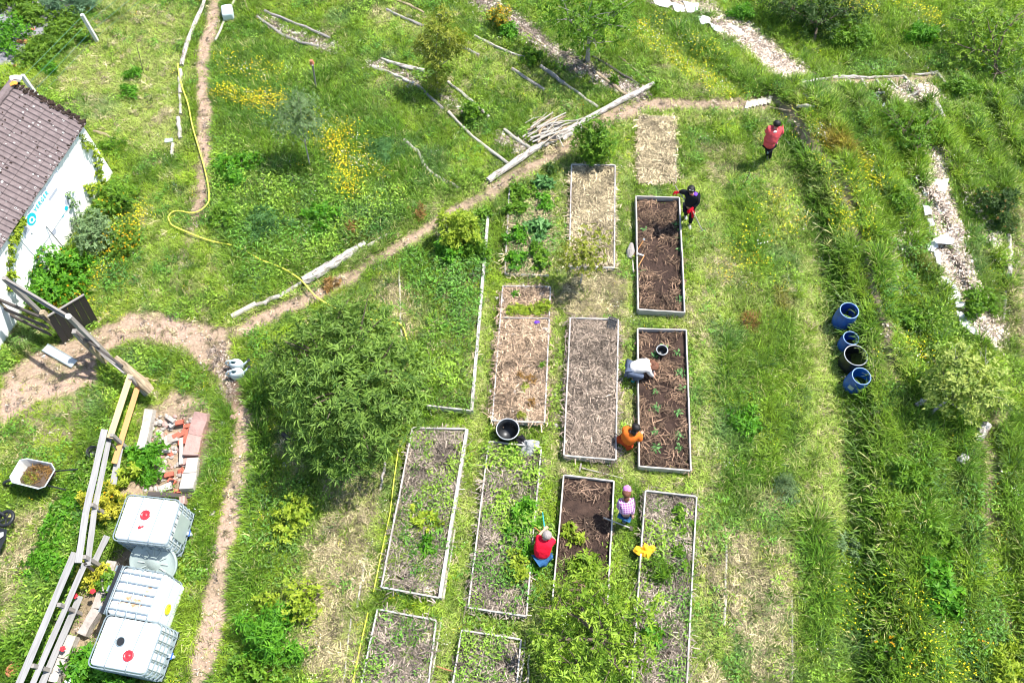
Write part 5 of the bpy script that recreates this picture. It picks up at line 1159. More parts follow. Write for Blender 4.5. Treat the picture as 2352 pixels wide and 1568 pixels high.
bush(1168, 1052, .30, .25, 'bright leafy plants under the large black tub', 'lush', 200, 8, .13, .045, 77, cat='plant', name='leafy_plant'); bush(1200, 1200, .42, .45, 'tall leafy plants left of the green tool', 'lush', 300, 8, .12, .045, 78, cat='plant', name='leafy_plant'); bush(1190, 1300, .4, .45, 'leafy plants behind the man in red', 'limey', 280, 8, .12, .045, 79, cat='plant', name='leafy_plant')
bush(1320, 1235, .24, .4, 'light green plant beside the dug soil', 'limey', 90, 8, .12, .05, 80, cat='plant', name='leafy_plant'); bush(1345, 1300, .36, .4, 'leafy weeds at the foot of the dug bed', 'apple', 200, 8, .11, .045, 81, cat='plant', name='leafy_plant'); bush(1500, 650, .0 + .15, .2, 'grey lump plant near bed edge', 'mid', 1, 2, .05, .02, 82) if False else None
bush(1215, 1275, .0 + .32, .4, 'bright plants by the hip of the man in red', 'lush', 160, 8, .12, .045, 83, cat='plant', name='leafy_plant'); bush(1500, 1460, .3, .4, 'bright green lettuce-like bush right of the apple tree', 'lush', 150, 8, .12, .05, 84); bush(60, 1500, .6, .4, 'fern-like border plants by the lower board fence', 'mid', 300, 8, .14, .03, 85); bush(150, 1200, .55, .35, 'bright green border planting left of the grey boards', 'lush', 420, 8, .11, .04, 86); bush(115, 1290, .5, .35, 'bright green border planting, lower part near the boards', 'lush', 380, 8, .11, .04, 87)
bush(180, 1120, .4, .3, 'border plants at the wheelbarrow handles', 'mid', 260, 8, .10, .04, 88)
# neighbour hedges
for i, (x, y, r, h, key, l_) in enumerate(((15, 100, .75, .7, 'lush', 'round glossy shrub at the far left on weed fabric'), (75, 45, .55, .55, 'hedge', 'small yellowish shrub on the grey weed fabric'), (20, 10, .8, .7, 'hedge', 'clipped yellowish hedge in the top left corner'), (55, -5, .7, .6, 'hedge', 'clipped hedge on the top edge beside the lavender clump'), (190, 15, .75, .7, 'lav', 'big bluish lavender-like mound at the wire fence'), (140, 5, .7, .6, 'lav', 'bluish mound left of the wire fence post'), (225, -15, .7, .7, 'lav', 'bluish mound cut by the top edge'))):
    bush(x, y, r, h, l_, key, 520, 8, .13 if key == 'lav' else .09, .02 if key == 'lav' else .04, 90 + i, cat='hedge' if 'hedge' in l_ else 'shrub')
for i, (x, y) in enumerate(((150, 75), (130, 100), (105, 120), (88, 135), (160, 45))): bush(x, y, .6, .45, ['highest', 'second', 'middle', 'fourth', 'topmost small'][i] + ' clump of the low yellow-green hedge along the wire fence', 'hedge', 360, 8, .09, .035, 100 + i, cat='hedge', name='hedge_clump', group='low hedge along the wire fence')
for i, (x, y, r) in enumerate(((118, 165, .3), (205, 95, .3), (310, 175, .25), (255, 340, .4), (300, 220, .3))): bush(x, y, r, .3, ['weed tuft below the low hedge', 'weed tuft at the foot of the concrete post', 'dark tuft in the mown meadow', 'leafy tuft right of the house corner', 'dark green tuft in the middle of the mown meadow'][i], 'mid' if i % 2 else 'lush', 90, 8, .12, .03, 110 + i, cat='weed tuft', name='weed_tuft')
bush(808, 650 - 120, .18, .3, 'reddish dock plant near the thick white trunk', 'rusty', 40, 7, .12, .05, 120, cat='plant', name='dock_plant'); bush(762, 655, .2, .2, 'reddish dried dock plant left of the thick white trunk', 'rusty', 40, 7, .12, .05, 121, cat='plant', name='dock_plant'); bush(960, 495, .25, .2, 'brownish tussock above the diagonal path', 'rusty', 50, 7, .13, .03, 122, cat='plant', name='dock_plant')
bush(1720, 745, .3, .3, 'rust-brown dry tussock in the right lane', 'rusty', 70, 7, .16, .02, 123, cat='grass tussock', name='tussock')
# creeper on the wall
def vine(pts, label, n, key='limey'):
    t = None; B = []
    for x, y in pts: s_, z_ = HON(x, y); B.append((HW(s_, max(.1, z_), .05), (.10, .10, .12)))
    t = thing('wall_creeper', HW(HON(*pts[-1])[0], 0, .05), label, 'creeper'); crown('foliage', B, n, 6, .11, .06, key, t, len(pts) + n, .2)
    MB().tube([b[0] - HFR * .03 for b in B], .008, n=5).build('stem', M['bark_brown'], t)
vine([(186, 320), (192, 330), (200, 340), (206, 336)], 'small yellow-green creeper patch high on the white wall', 26); vine([(218, 355), (220, 375), (224, 395), (228, 410)], 'narrow vertical creeper strip near the wall corner', 34)
vine([(198, 430), (205, 440), (215, 425), (230, 430), (240, 420)], 'creeper spray reaching from the corner bush', 50); vine([(45, 510), (36, 530), (28, 550), (20, 575), (19, 600), (20, 630), (25, 655)], 'creeper hanging from the eave at the left', 110)
vine([(150, 440), (160, 452), (168, 470)], 'thin grey creeper twigs beside the lettering', 12, 'olive')
# seedlings and bed plants
def plant_proto(name, nb, L, W, key, h, seed):
    V, Fc, var = leafclump(seed, nb, L, W, .03, h); me = np_mesh(name, V, Fc, LM[key], var); return me
seedm = [plant_proto('seedling', 14, .10, .035, 'blue', .08, 300 + i) for i in range(3)]
SEED = [(1525, 800, 'seedling beside the small bucket'), (1563, 858, 'seedling on the right edge, level with the crouching back'), (1565, 895, 'seedling on the right edge below the crouching person'), (1503, 901, 'seedling left in the bed, above the person in orange'), (1505, 940, 'wider seedling in the left row of the lower soil bed'), (1556, 948, 'seedling in the right row of the lower soil bed'), (1505, 992, 'seedling level with the person in orange'), (1507, 1030, 'lowest left seedling of the lower soil bed'), (1560, 1028, 'lowest right seedling of the lower soil bed'), (1502, 819, 'bright seedling at the head of the crouching person'), (1554, 520, 'upper seedling on the right edge of the upper soil bed'), (1556, 550, 'second seedling on the right edge of the upper soil bed'), (1560, 575, 'third seedling on the right edge of the upper soil bed'), (1562, 690, 'lowest seedling of the upper soil bed'), (1478, 625, 'seedling on the left side of the upper soil bed'), (1480, 530, 'faint seedling upper left in the upper soil bed'), (1560, 1000, 'seedling in right row between the two lowest'), (1556, 812, 'seedling at the upper right of the lower soil bed')]
for i, (x, y, l_) in enumerate(SEED):
    o = bpy.data.objects.new('seedling', seedm[i % 3]); COL.objects.link(o); zs = .07 if y < 720 else .13; o.location = P(x, y, zs); o.rotation_euler.z = i * 1.3; k = rnd.uniform(1.0, 1.4); o.scale = (k, k, k); tag(o, l_, 'seedling', 'seedlings in the dark soil beds')
crown('herb_strip', [(P(1175 + i * 11, 713 + (i % 2) * 3, .2), (.17, .16, .10)) for i in range(7)] + [(P(1248, 703, .24), (.2, .18, .14))], 420, 7, .07, .03, 'limey', None, 77); o = COL.objects['herb_strip']; tag(o, 'strip of bright green low herb across the stone bed', 'herb plant')
for (x, y, r, key, l_) in ((1185, 676, .10, 'lush', 'tiny green plant between the two upper white stones'), (1220, 870, .12, 'rusty', 'red-leaved plant in the middle of the stone bed'), (1198, 860, .12, 'rusty', 'reddish seedling left of the red-leaved plant'), (1222, 925, .12, 'rusty', 'orange-leaved plant lower right in the stone bed'), (1205, 888, .09, 'limey', 'small green plant between the reddish ones'), (1197, 952, .08, 'yellowish', 'yellowish seedling beside the lowest white stone'), (1245, 838, .06, 'mid', 'green sprout at the right board of the stone bed')):
    B = [(P(x, y, .2), (r, r, .06))]; o = crown('bed_plant', B, 22, 6, .08, .035, key, None, int(x + y)); tag(o, l_, 'plant')
# ------------------------------------------------------------------ water tanks in cages
def rounded_box(name, sx, sy, sz, r, m, seg=4):
    bm = bmesh.new(); bmesh.ops.create_cube(bm, size=1); bmesh.ops.scale(bm, vec=(sx, sy, sz), verts=bm.verts)
    bmesh.ops.bevel(bm, geom=bm.edges[:] + bm.verts[:], offset=r, segments=seg, affect='EDGES', profile=.6)
    me = bpy.data.meshes.new(name); bm.to_mesh(me); bm.free(); me.materials.append(m)
    at = me.attributes.new('gr', 'FLOAT_VECTOR', 'POINT'); at.data.foreach_set('vector', np.array([v.co for v in me.vertices], np.float32).ravel())
    me.polygons.foreach_set('use_smooth', [True] * len(me.polygons)); return me
def tank(M4, label, lid, flip=False, side_lbl=False, hole=False, seed=0, cap=None):
    loc = M4.translation; t = thing('water_tank', (0, 0, 0), label, 'water tank'); t.location = (0, 0, 0); t.matrix_world = M4; t['_o'] = (0, 0, 0)
    sx, sy, sz = 1.14, .96, .98; z0 = .16
    me = rounded_box('bottle', sx, sy, sz, .11, M['ibc']); o = bpy.data.objects.new('bottle', me); COL.objects.link(o); o.parent = t; o.location = (0, 0, z0 + sz / 2); o['_o'] = (0, 0, 0); bot = o
    def loc_build(mb, name, m, par=t, smooth=False):
        V = mb.v; me = bpy.data.meshes.new(name); me.from_pydata(V, [], mb.f); at = me.attributes.new('gr', 'FLOAT_VECTOR', 'POINT'); at.data.foreach_set('vector', np.array(mb.g, np.float32).ravel()); me.materials.append(M[m])
        if smooth: me.polygons.foreach_set('use_smooth', [True] * len(me.polygons))
        q = bpy.data.objects.new(name, me); COL.objects.link(q); q.parent = par
        if par is bot: q.location = (0, 0, -(z0 + sz / 2))
        return q
    hx, hy = .612, .512; rb = .0155
    def ring(zz, r=rb):
        pts = []; rad = .12
        for cx, cy, a0 in ((hx - rad, hy - rad, 0), (-hx + rad, hy - rad, 90), (-hx + rad, -hy + rad, 180), (hx - rad, -hy + rad, 270)):
            for k in range(5): a = math.radians(a0 + k * 22.5); pts.append((cx + rad * math.cos(a), cy + rad * math.sin(a), zz))
        pts.append(pts[0]); mb = MB(); mb.tube(pts, r, n=6, cap=False); return mb
    for zz in (.19, .39, .60, .82, 1.06): loc_build(ring(zz, .014 if zz > 1 else rb), 'cage_bar', 'steel')
    for i in range(6):
        x = -hx + .14 + i * (2 * hx - .28) / 5
        for s_ in (-1, 1): mb = MB(); mb.tube([(x, s_ * hy, .15), (x, s_ * hy, 1.07)], rb, n=6); loc_build(mb, 'cage_bar', 'steel')
    for i in range(5):
        y = -hy + .14 + i * (2 * hy - .28) / 4
        for s_ in (-1, 1): mb = MB(); mb.tube([(s_ * hx, y, .15), (s_ * hx, y, 1.07)], rb, n=6); loc_build(mb, 'cage_bar', 'steel')
    for x in (-.20, .24): mb = MB(); mb.tube([(x, -hy, 1.08), (x, 0, z0 + sz + .02), (x, hy, 1.08)] if False else [(x - .02, -hy, 1.09), (x - .02, -hy + .06, z0 + sz + .015), (x + .02, hy - .06, z0 + sz + .015), (x + .02, hy, 1.09)], .012, n=6); loc_build(mb, 'cage_bar', 'steel')
    # pallet
    for y in (-.42, 0, .42): mb = MB(); mb.beam((-.6, y, .03), (.6, y, .03), .12, .03); loc_build(mb, 'pallet_board', 'steel')
    for x in (-.54, 0, .54): mb = MB(); mb.beam((x, -.5, .10), (x, .5, .10), .12, .08); loc_build(mb, 'pallet_board', 'blackp')
    mb = MB(); mb.beam((-.6, 0, .147), (.6, 0, .147), 1.0, .012); loc_build(mb, 'pallet_deck', 'steel')
    zt = z0 + sz
    if lid:
        lx, ly, cm = lid; mb = MB(); mb.lathe((lx, ly, zt - .01), [(.105, 0), (.11, .04), (.10, .05), (.075, .05), (.07, .042), (.035, .042), (.03, .052), (.001, .052)], n=24, cap0=True, cap1=False); loc_build(mb, 'lid', cm, bot, True)
    if cap: lx, ly = cap; mb = MB(); mb.lathe((lx, ly, zt - .005), [(.035, 0), (.035, .03), (.001, .032)], n=12, cap1=False); mb.beam((lx + .01, ly, zt + .03), (lx + .09, ly + .03, zt + .03), .03, .02); loc_build(mb, 'vent_cap', 'redcap', bot)
    if side_lbl: mb = MB(); mb.beam((hx + .014, -.27, .62), (hx + .014, .27, .62), .006, .62, up=(0, 0, 1)); loc_build(mb, 'label_plate', 'greylid')
    mb = MB(); mb.tube([(hx - .05, 0, .25), (hx + .09, 0, .24)], .04, n=10); mb.tube([(hx + .07, 0, .24), (hx + .07, 0, .16)], .03, n=8); loc_build(mb, 'tap', 'canw'); mb = MB(); mb.beam((hx + .07, -.07, .29), (hx + .07, .07, .29), .03, .015); loc_build(mb, 'tap_lever', 'bluecap')
    if hole:
        mb = MB(); mb.lathe((hole[0], hole[1], zt - .02), [(.085, 0), (.10, .045), (.085, .05), (.08, .03)], n=22, cap1=False); loc_build(mb, 'opening', 'steel', bot); mb = MB(); mb.lathe((hole[0], hole[1], zt + .001), [(.078, 0), (.077, .012)], n=20); loc_build(mb, 'opening_inside', 'blackp', bot)
    return t
def frame(px, yaw, dz=0, tiltx=0, tilty=0):
    p = P(*px, 0); return Matrix.Translation(Vector((p.x, p.y, dz))) @ Matrix.Rotation(yaw, 4, 'Z') @ Matrix.Rotation(tilty, 4, 'Y') @ Matrix.Rotation(tiltx, 4, 'X')
def top_px(px, z_):  # ground point under a picture point at height z
    p = P(px[0], px[1], z_); return p
a = P(334, 1191, 1.14); tank(Matrix.Translation((a.x, a.y, 0)) @ Matrix.Rotation(-.11, 4, 'Z'), 'white caged water tank with red lid and grey label plate, highest of the three', (-.02, .08, 'redcap'), side_lbl=True, cap=(-.06, -.20))
a = P(327, 1370, .62)
m2 = Matrix.Translation((a.x - .12, a.y, .52)) @ Matrix.Rotation(-.17, 4, 'Z') @ Matrix.Rotation(math.radians(90), 4, 'Y') @ Matrix.Translation((0, 0, -.45))
t2 = tank(m2, 'tipped white caged water tank with rust stains and yellow cap, middle one', (.0, -.12, 'yelcap'))
a = P(285, 1478, 1.14); tank(Matrix.Translation((a.x, a.y, 0)) @ Matrix.Rotation(-.16, 4, 'Z'), 'white caged water tank with round open hatch and red cap, lowest one', (.18, -.20, 'redcap'), hole=(-.08, .03))
# stains on the tipped tank, thin films on its upper side
mb = MB(); up_c = m2 @ Vector((-.575, 0, .5)); R3 = m2.to_3x3()
for i, (u_, v_, r_) in enumerate(((.10, -.16, .10), (.02, -.18, .08), (-.06, -.12, .09), (.16, -.22, .07), (.20, -.02, .05), (.24, .08, .045), (.26, .16, .04), (-.14, -.22, .07), (-.22, -.24, .06), (.06, -.24, .06))):
    vs = []; n_ = 11
    for k in range(n_): an = k * 6.283 / n_; rr = r_ * rnd.uniform(.6, 1.2); vs.append(up_c + R3 @ Vector((-.0015 - .0004 * i, v_ + rr * .7 * math.sin(an), u_ * 1.0 + rr * math.cos(an) + .12)))
    mb.add(vs, [tuple(range(n_))])
o = mb.build('rust_stain', M['rust']); wl = o.matrix_world.copy(); o.parent = next(c for c in t2.children if c.name.startswith('bottle'))
bpy.context.view_layer.update(); o.matrix_parent_inverse = o.parent.matrix_world.inverted(); del wl
# big round grey lid leaning between tanks
lt = thing('round_lid', P(353, 1290, 0), 'big round ribbed grey lid leaning between the two upper tanks', 'lid')
ML = Matrix.Rotation(math.radians(38), 4, 'X') @ Matrix.Rotation(.2, 4, 'Z'); cl = P(352, 1292, .42)
mb = MB(); mb.lathe(cl, [(.001, .02), (.13, .02), (.15, 0), (.40, .015), (.47, .0), (.50, .03), (.52, .02), (.53, -.03), (.50, -.03), (.001, -.02)], n=40, M4=ML, cap0=False, cap1=False); mb.build('disc', M['greylid'], lt, smooth=True)
for k in range(12):
    an = k * math.pi / 6 + .2; p0 = cl + ML @ Vector((.18 * math.cos(an), .18 * math.sin(an), .016)); p1 = cl + ML @ Vector((.33 * math.cos(an), .33 * math.sin(an), .02)); MB().beam(p0, p1, .025, .02).build('rib', M['greylid'], lt)

# ------------------------------------------------------------------ barrels and buckets
def barrel(px, label, r, h, m, inner, tilt=(0, 0), water=None, lbl=False, bulge=1.12, rim='steel', name='barrel', cat='barrel', taper=None, dz=0, base_at=None):
    p = P(px[0], px[1], h)
    for _ in range(4): p = P(px[0], px[1], h + (hz(p.x, p.y) if base_at is None else 0) + dz)
    zb = (hz(p.x, p.y) if base_at is None else base_at) + dz - .02
    t = thing(name, (p.x, p.y, zb), label, cat); c = Vector((p.x, p.y, zb)); h = h + .02
    if taper: prof = [(r * taper, 0), (r * (taper * .5 + .5), h * .5), (r * .97, h * .93), (r * 1.04, h * .94), (r * 1.04, h)]
    else: prof = [(r * .9, 0), (r * 1.0, h * .06), (r * bulge, h * .25), (r * bulge * 1.02, h * .3), (r * bulge, h * .35), (r * bulge * 1.03, h * .6), (r * bulge * 1.01, h * .72), (r * 1.06, h * .88), (r * 1.0, h)]
    DISC_CLEAR.append((p.x, p.y, r * 1.12 + .10)); M4 = Matrix.Rotation(tilt[0], 4, 'X') @ Matrix.Rotation(tilt[1], 4, 'Y')
    mb = MB(); mb.lathe(c, prof, n=32, M4=M4, cap1=False); mb.build('body', M[m], t, smooth=True)
    ri = [(q[0] - .015, q[1]) for q in prof]; ri = [(ri[0][0], .08)] + ri[1:]; mb = MB(); mb.lathe(c, ri[::-1], n=32, M4=M4, cap0=False, cap1=True); mb.build('inside', M[inner], t, smooth=True)
    mb = MB(); n_ = 32; pts = [c + M4 @ Vector((prof[-1][0] * math.cos(k * 6.28319 / n_), prof[-1][0] * math.sin(k * 6.28319 / n_), h)) for k in range(n_ + 1)]; mb.tube(pts, .013, n=6, cap=False); mb.build('rim', M[rim], t, smooth=True)
    if lbl:
        mb = MB(); a0 = math.radians(225); rr = r * bulge * 1.04; vs = []
        for zz in (.42, .66):
            for k in range(5): an = a0 + (k - 2) * .13; vs.append(c + M4 @ Vector((rr * math.cos(an), rr * math.sin(an), h * zz)))
        mb.add(vs, [(k, k + 1, k + 6, k + 5) for k in range(4)]); mb.build('sticker', M['greylid'], t)
    return t
M['rimblue'] = mat('rim_blue', (.22, .36, .62), .4, var=.2, bump=0)
barrel((1952, 712), 'tall open blue barrel at the top of the row of barrels', .23, .72, 'bluecap', 'bluecap', (0.02, -.02), rim='rimblue')
barrel((1955, 776), 'short blue barrel, second in the row, touching the black one', .19, .50, 'bluecap', 'bluecap', (0, 0), rim='rimblue')
barrel((1966, 816), 'wide black open barrel, third in the row', .285, .48, 'blackp', 'blackp', (.0, 0), rim='greyrim', bulge=1.0)
barrel((1976, 862), 'blue barrel with pale sticker and light inside, lowest of the row', .225, .62, 'bluecap', 'bluein', (.03, .04), rim='rimblue', lbl=True)
t = barrel((1166, 985), 'large black tub standing at the foot of the stone bed', .26, .42, 'blackp', 'blackp', rim='greyrim', taper=.82, name='tub', cat='tub')
t = barrel((1519, 809), 'small black bucket standing on the dark soil', .135, .24, 'blackp', 'blackp', rim='greyrim', taper=.78, name='bucket', cat='bucket', base_at=.13)
barrel((211, 1036), 'black flower pot in the grass beside the board fence', .13, .22, 'blackp', 'blackp', rim='blackp', taper=.75, name='flower_pot', cat='flower pot')
# ball-shaped clay pots at the lower left
for (x, y, r_, l_) in ((28, 1538, .12, 'rusty orange clay pot in the bottom left corner'), (34, 1518, .07, 'smaller clay pot above the rusty one')):
    barrel((x, y), l_, r_, .14, 'terracotta', 'terracotta', rim='terracotta', taper=.7, name='clay_pot', cat='clay pot')
# watering cans
def can(px, yaw, label):
    c = P(*px, .0); t = thing('watering_can', c, label, 'watering can'); Rz = Matrix.Rotation(yaw, 4, 'Z')
    def V(x, y, zz): return c + Rz @ Vector((x, y, zz))
    n_ = 28; prof = [(.17, .11, 0), (.175, .115, .05), (.175, .115, .20), (.16, .105, .26), (.12, .085, .29)]; vs = []
    for a_, b_, zz in prof:
        for k in range(n_): an = k * 6.28319 / n_; vs.append(V(a_ * math.cos(an), b_ * math.sin(an), zz))
    fs = [(i * n_ + k, i * n_ + (k + 1) % n_, (i + 1) * n_ + (k + 1) % n_, (i + 1) * n_ + k) for i in range(len(prof) - 1) for k in range(n_)] + [tuple(range(n_))[::-1]]
    # top deck with opening on the handle side
    o_ = len(vs)
    for k in range(n_): an = k * 6.28319 / n_; vs.append(V(-.035 + .06 * math.cos(an), .06 * math.sin(an), .295))
    fs += [((len(prof) - 1) * n_ + k, (len(prof) - 1) * n_ + (k + 1) % n_, o_ + (k + 1) % n_, o_ + k) for k in range(n_)]
    MB().add(vs, fs).build('body', M['canw'], t, smooth=True)
    MB().add([V(-.035 + .06 * math.cos(k * .2244), .06 * math.sin(k * .2244), .27) for k in range(28)], [tuple(range(28))]).build('opening', M['canin'], t)
    MB().tube([V(.05, 0, .30), V(-.05, .0, .375), V(-.16, 0, .36), V(-.235, 0, .27), V(-.22, 0, .14), V(-.17, 0, .08)], [.018, .02, .021, .021, .02, .018], n=9).build('handle', M['canw'], t, smooth=True)
    MB().tube([V(.13, 0, .07), V(.22, .0, .17), V(.33, 0, .30)], [.045, .028, .018], n=9).build('spout', M['canw'], t, smooth=True)
    MB().tube([V(.32, 0, .29), V(.36, 0, .33)], [.02, .042], n=12).build('rose', M['blackp'] , t)
can((547, 843), .08, 'upper pale grey watering can beside the dirt path'); can((548, 864), .30, 'lower pale grey watering can in front of the other')
# wheelbarrow
def barrow():
    t = thing('wheelbarrow', P(80, 1112, 0), 'pale metal wheelbarrow with heap of weeds and soil in its tub', 'wheelbarrow')
    zt = .55; T = [P(62, 1053, zt), P(118, 1064, zt), P(126, 1078, zt), P(103, 1117, zt), P(88, 1122, zt), P(28, 1107, zt), P(23, 1095, zt), P(46, 1056, zt)]
    c = sum(T, Vector()) / 8; bot = [Vector((c.x - .03, c.y, 0)) + Vector((p.x - c.x, p.y - c.y, 0)) * .62 + Vector((0, 0, .24)) for p in T]
    def shell(out, m, name, offs):
        n = 8; vs = [p + Vector((0, 0, 0)) for p in T] + [b + Vector((0, 0, offs)) for b in bot]
        if offs: vs = [p + (Vector((c.x, c.y, p.z)) - p).normalized() * .012 for p in T] + [b + Vector((0, 0, offs)) for b in bot]
        fs = [(i, (i + 1) % n, n + (i + 1) % n, n + i) for i in range(n)] + [tuple(range(n, 2 * n))]
        if out: fs = [f[::-1] for f in fs]
        o = MB().add(vs, fs).build(name, M[m], t); return o
    shell(False, 'metalw', 'tub', 0); shell(True, 'metalw', 'tub_inside', .012)
    MB().tube(T + [T[0], T[1]], .014, n=7, cap=False).build('rim', M['canw'], t)
    for (x0, y0, x1, y1, z0, z1) in ((104, 1113, 150, 1124, .35, .62), (122, 1082, 178, 1077, .35, .62)): MB().tube([P(60, 1090, .22), P(x0, y0, z0), P(x1, y1, z1)], .018, n=7).build('handle', M['blackp'], t)
    for (x, y) in ((110, 1100), (118, 1085)): MB().tube([P(x, y, .35), P(x + 6, y + 6, .0)], .014, n=6).build('leg', M['blackp'], t)
    wc = P(25, 1108, .16); ax = (P(28, 1095, .2) - P(32, 1112, .2)).normalized(); n_ = 20; u = Vector((0, 0, 1)); v_ = ax.cross(u)
    MB().tube([wc + (u * math.cos(k * 6.2832 / n_) + v_ * math.sin(k * 6.2832 / n_)) * .14 for k in range(n_ + 1)], .035, n=8, cap=False).build('wheel', M['blackp'], t)
    # load
    nn = 12; vs = [Vector((c.x + .06, c.y - .02, .46))]; 
    for rr, zz in ((.5, .43), (.85, .36)):
        for k in range(8): p = T[k]; vs.append(Vector((c.x + .03 + (p.x - c.x) * rr * rnd.uniform(.85, 1), c.y + (p.y - c.y) * rr * rnd.uniform(.85, 1), zz + rnd.uniform(-.03, .03))))
    fs = [(0, 1 + k, 1 + (k + 1) % 8) for k in range(8)] + [(1 + k, 9 + k, 9 + (k + 1) % 8, 1 + (k + 1) % 8) for k in range(8)]
    ld = MB().add(vs, fs).build('load', M['soil_brown'], t); crown('weeds', [(Vector((c.x - .08, c.y - .06, .42)), (.2, .14, .05))], 36, 6, .1, .02, 'yellowish', ld, 5); crown('dry_weeds', [(Vector((c.x + .1, c.y + .05, .43)), (.28, .2, .05))], 110, 6, .10, .014, 'rusty', ld, 6)
barrow()
# ribbed metal grating strip lying on the dirt
t = thing('metal_grating', P(136, 818, 0), 'ribbed pale metal grating strip lying on the dirt', 'grating')
ga, gb = P(103, 797, .05), P(171, 836, .05); gd = (gb - ga).normalized(); gs_ = gd.cross(Vector((0, 0, 1)))
for s_ in (-.11, .11): MB().beam(ga + gs_ * s_, gb + gs_ * s_, .02, .04).build('edge', M['steel'], t)
for i in range(27): f = ga.lerp(gb, (i + .5) / 27); MB().beam(f - gs_ * .10, f + gs_ * .10, .022, .02, up=(0, 0, 1)).build('bar', M['canw'], t)
# bicycle-like black scooter parts at the left edge
t = thing('scooter', P(2, 1200, 0), 'black scooter cut off by the left edge, front wheel and panel showing', 'scooter')
n_ = 24; wc = P(14, 1190, .40); MB().tube([wc + Vector((math.cos(k * 6.2832 / n_) * .17, math.sin(k * 6.2832 / n_) * .17, .03 * math.cos(k * 6.2832 / n_))) for k in range(n_ + 1)], .04, n=10, cap=False).build('wheel', M['blackp'], t, smooth=True)
for k in range(5): MB().tube([wc, wc + Vector((math.cos(k * 1.2566) * .16, math.sin(k * 1.2566) * .16, .02))], .018, n=6).build('spoke', M['blackp'], t)
MB().add([P(-30, 1200, .5), P(16, 1216, .5), P(14, 1235, .45), P(0, 1262, .4), P(-30, 1275, .4), P(-30, 1200, .3), P(16, 1216, .25), P(14, 1235, .2), P(0, 1262, .1), P(-30, 1275, .1)], [(0, 4, 3, 2, 1), (0, 1, 6, 5), (1, 2, 7, 6), (2, 3, 8, 7), (3, 4, 9, 8)]).build('body_panel', M['blackp'], t)
MB().add([P(-20, 1226, .52), P(8, 1221, .515), P(8, 1230, .51), P(-20, 1250, .52)], [(0, 3, 2, 1)]).build('seat_panel', M['metalw'], t)
MB().tube([P(-10, 1170, .6), P(8, 1182, .5), wc], .03, n=8).build('fork', M['blackp'], t)
# white canister and green box
me = rounded_box('canister_body', .36, .52, .30, .09, M['canw']); 
t = thing('canister', G(526, 38, 0), 'white plastic canister lying at the top of the path', 'canister'); o = bpy.data.objects.new('body', me); COL.objects.link(o); o.parent = t; o.location = (0, 0, .15); o.rotation_euler.z = .25
MB().tube([Vector(t.location) + Vector((.02, .26, .15)), Vector(t.location) + Vector((.03, .32, .15))], .035, n=10).build('cap', M['greylid'], t)
t = tag(MB().beam(G(379, 325, .05), G(397, 323, .05), .14, .08, seg=2, jit=.03).build('box', M['greylid']), 'small grey-green box in the grass left of the hose', 'box')
# yellow hose
HP = [(408, 146), (411, 170), (420, 205), (432, 240), (442, 290), (458, 345), (468, 380), (476, 415), (480, 445), (478, 465), (462, 482), (440, 489), (415, 485), (398, 486), (387, 497), (390, 510), (400, 520), (430, 533), (470, 549), (505, 558), (540, 565), (570, 580), (600, 597), (640, 612), (665, 625), (693, 645), (725, 680), (760, 702), (800, 722), (850, 733), (905, 739), (922, 748), (931, 765), (935, 785)]
def smoothpts(pts, k=5):
    Q = []
    for i in range(len(pts) - 1):
        p0 = pts[max(i - 1, 0)]; p1 = pts[i]; p2 = pts[i + 1]; p3 = pts[min(i + 2, len(pts) - 1)]
        for j in range(k):
            t_ = j / k; Q.append(tuple(.5 * ((2 * p1[a]) + (-p0[a] + p2[a]) * t_ + (2 * p0[a] - 5 * p1[a] + 4 * p2[a] - p3[a]) * t_ ** 2 + (-p0[a] + 3 * p1[a] - 3 * p2[a] + p3[a]) * t_ ** 3) for a in (0, 1)))
    return Q + [pts[-1]]
hp = smoothpts(HP)
LOG_CLEAR.append(([tuple(G(x, y)[:2]) for x, y in HP[:25] + HP[25:]], .03, .75))
tag(MB().tube([G(x, y, .13 if 575 < x < 685 else (.22 if (685 < x < 712) else .11)) for x, y in hp], .021, n=7, cap=True).build('garden_hose', M['yhose'], smooth=True), 'long yellow garden hose winding from the top path to the big tree', 'hose')
# terracotta capped stake and tall sticks
def stake(base, top, z_, r, m, label, name='stake', cat='stake'):
    return tag(MB().tube([G(*base, -.05), P(top[0], top[1], z_)], [r, r * .9], n=7).build(name, M[m]), label, cat)
t = thing('capped_stake', G(727, 208, 0), 'wooden stake capped with an upturned clay pot in the flower meadow', 'stake')
MB().tube([G(727, 208, -.05), P(718, 150, 1.1)], .03, n=8).build('pole', M['old_wood'], t); MB().lathe(P(717, 147, 1.07), [(.07, 0), (.075, .02), (.055, .10), (.05, .13)], n=16).build('pot', M['terracotta'], t)
stake((454 - 0, 173), (434, 105), .9, .008, 'rust', 'thin rusty rod standing in the mown meadow') if False else None
stake((331, 172), (314, 105), .85, .012, 'bark_brown', 'thin rusty rod standing in the mown meadow')
stake((1344, 140), (1356, 90), .95, .03, 'old_wood', 'grey support stake beside the staked tree trunk')
stake((1708, 430), (1722, 396), .5, .012, 'bark_brown', 'thin leaning twig left of the person in coral')
stake((1694, 757), (1712, 735), .4, .010, 'bark_brown', 'thin dark twig in the right lane')
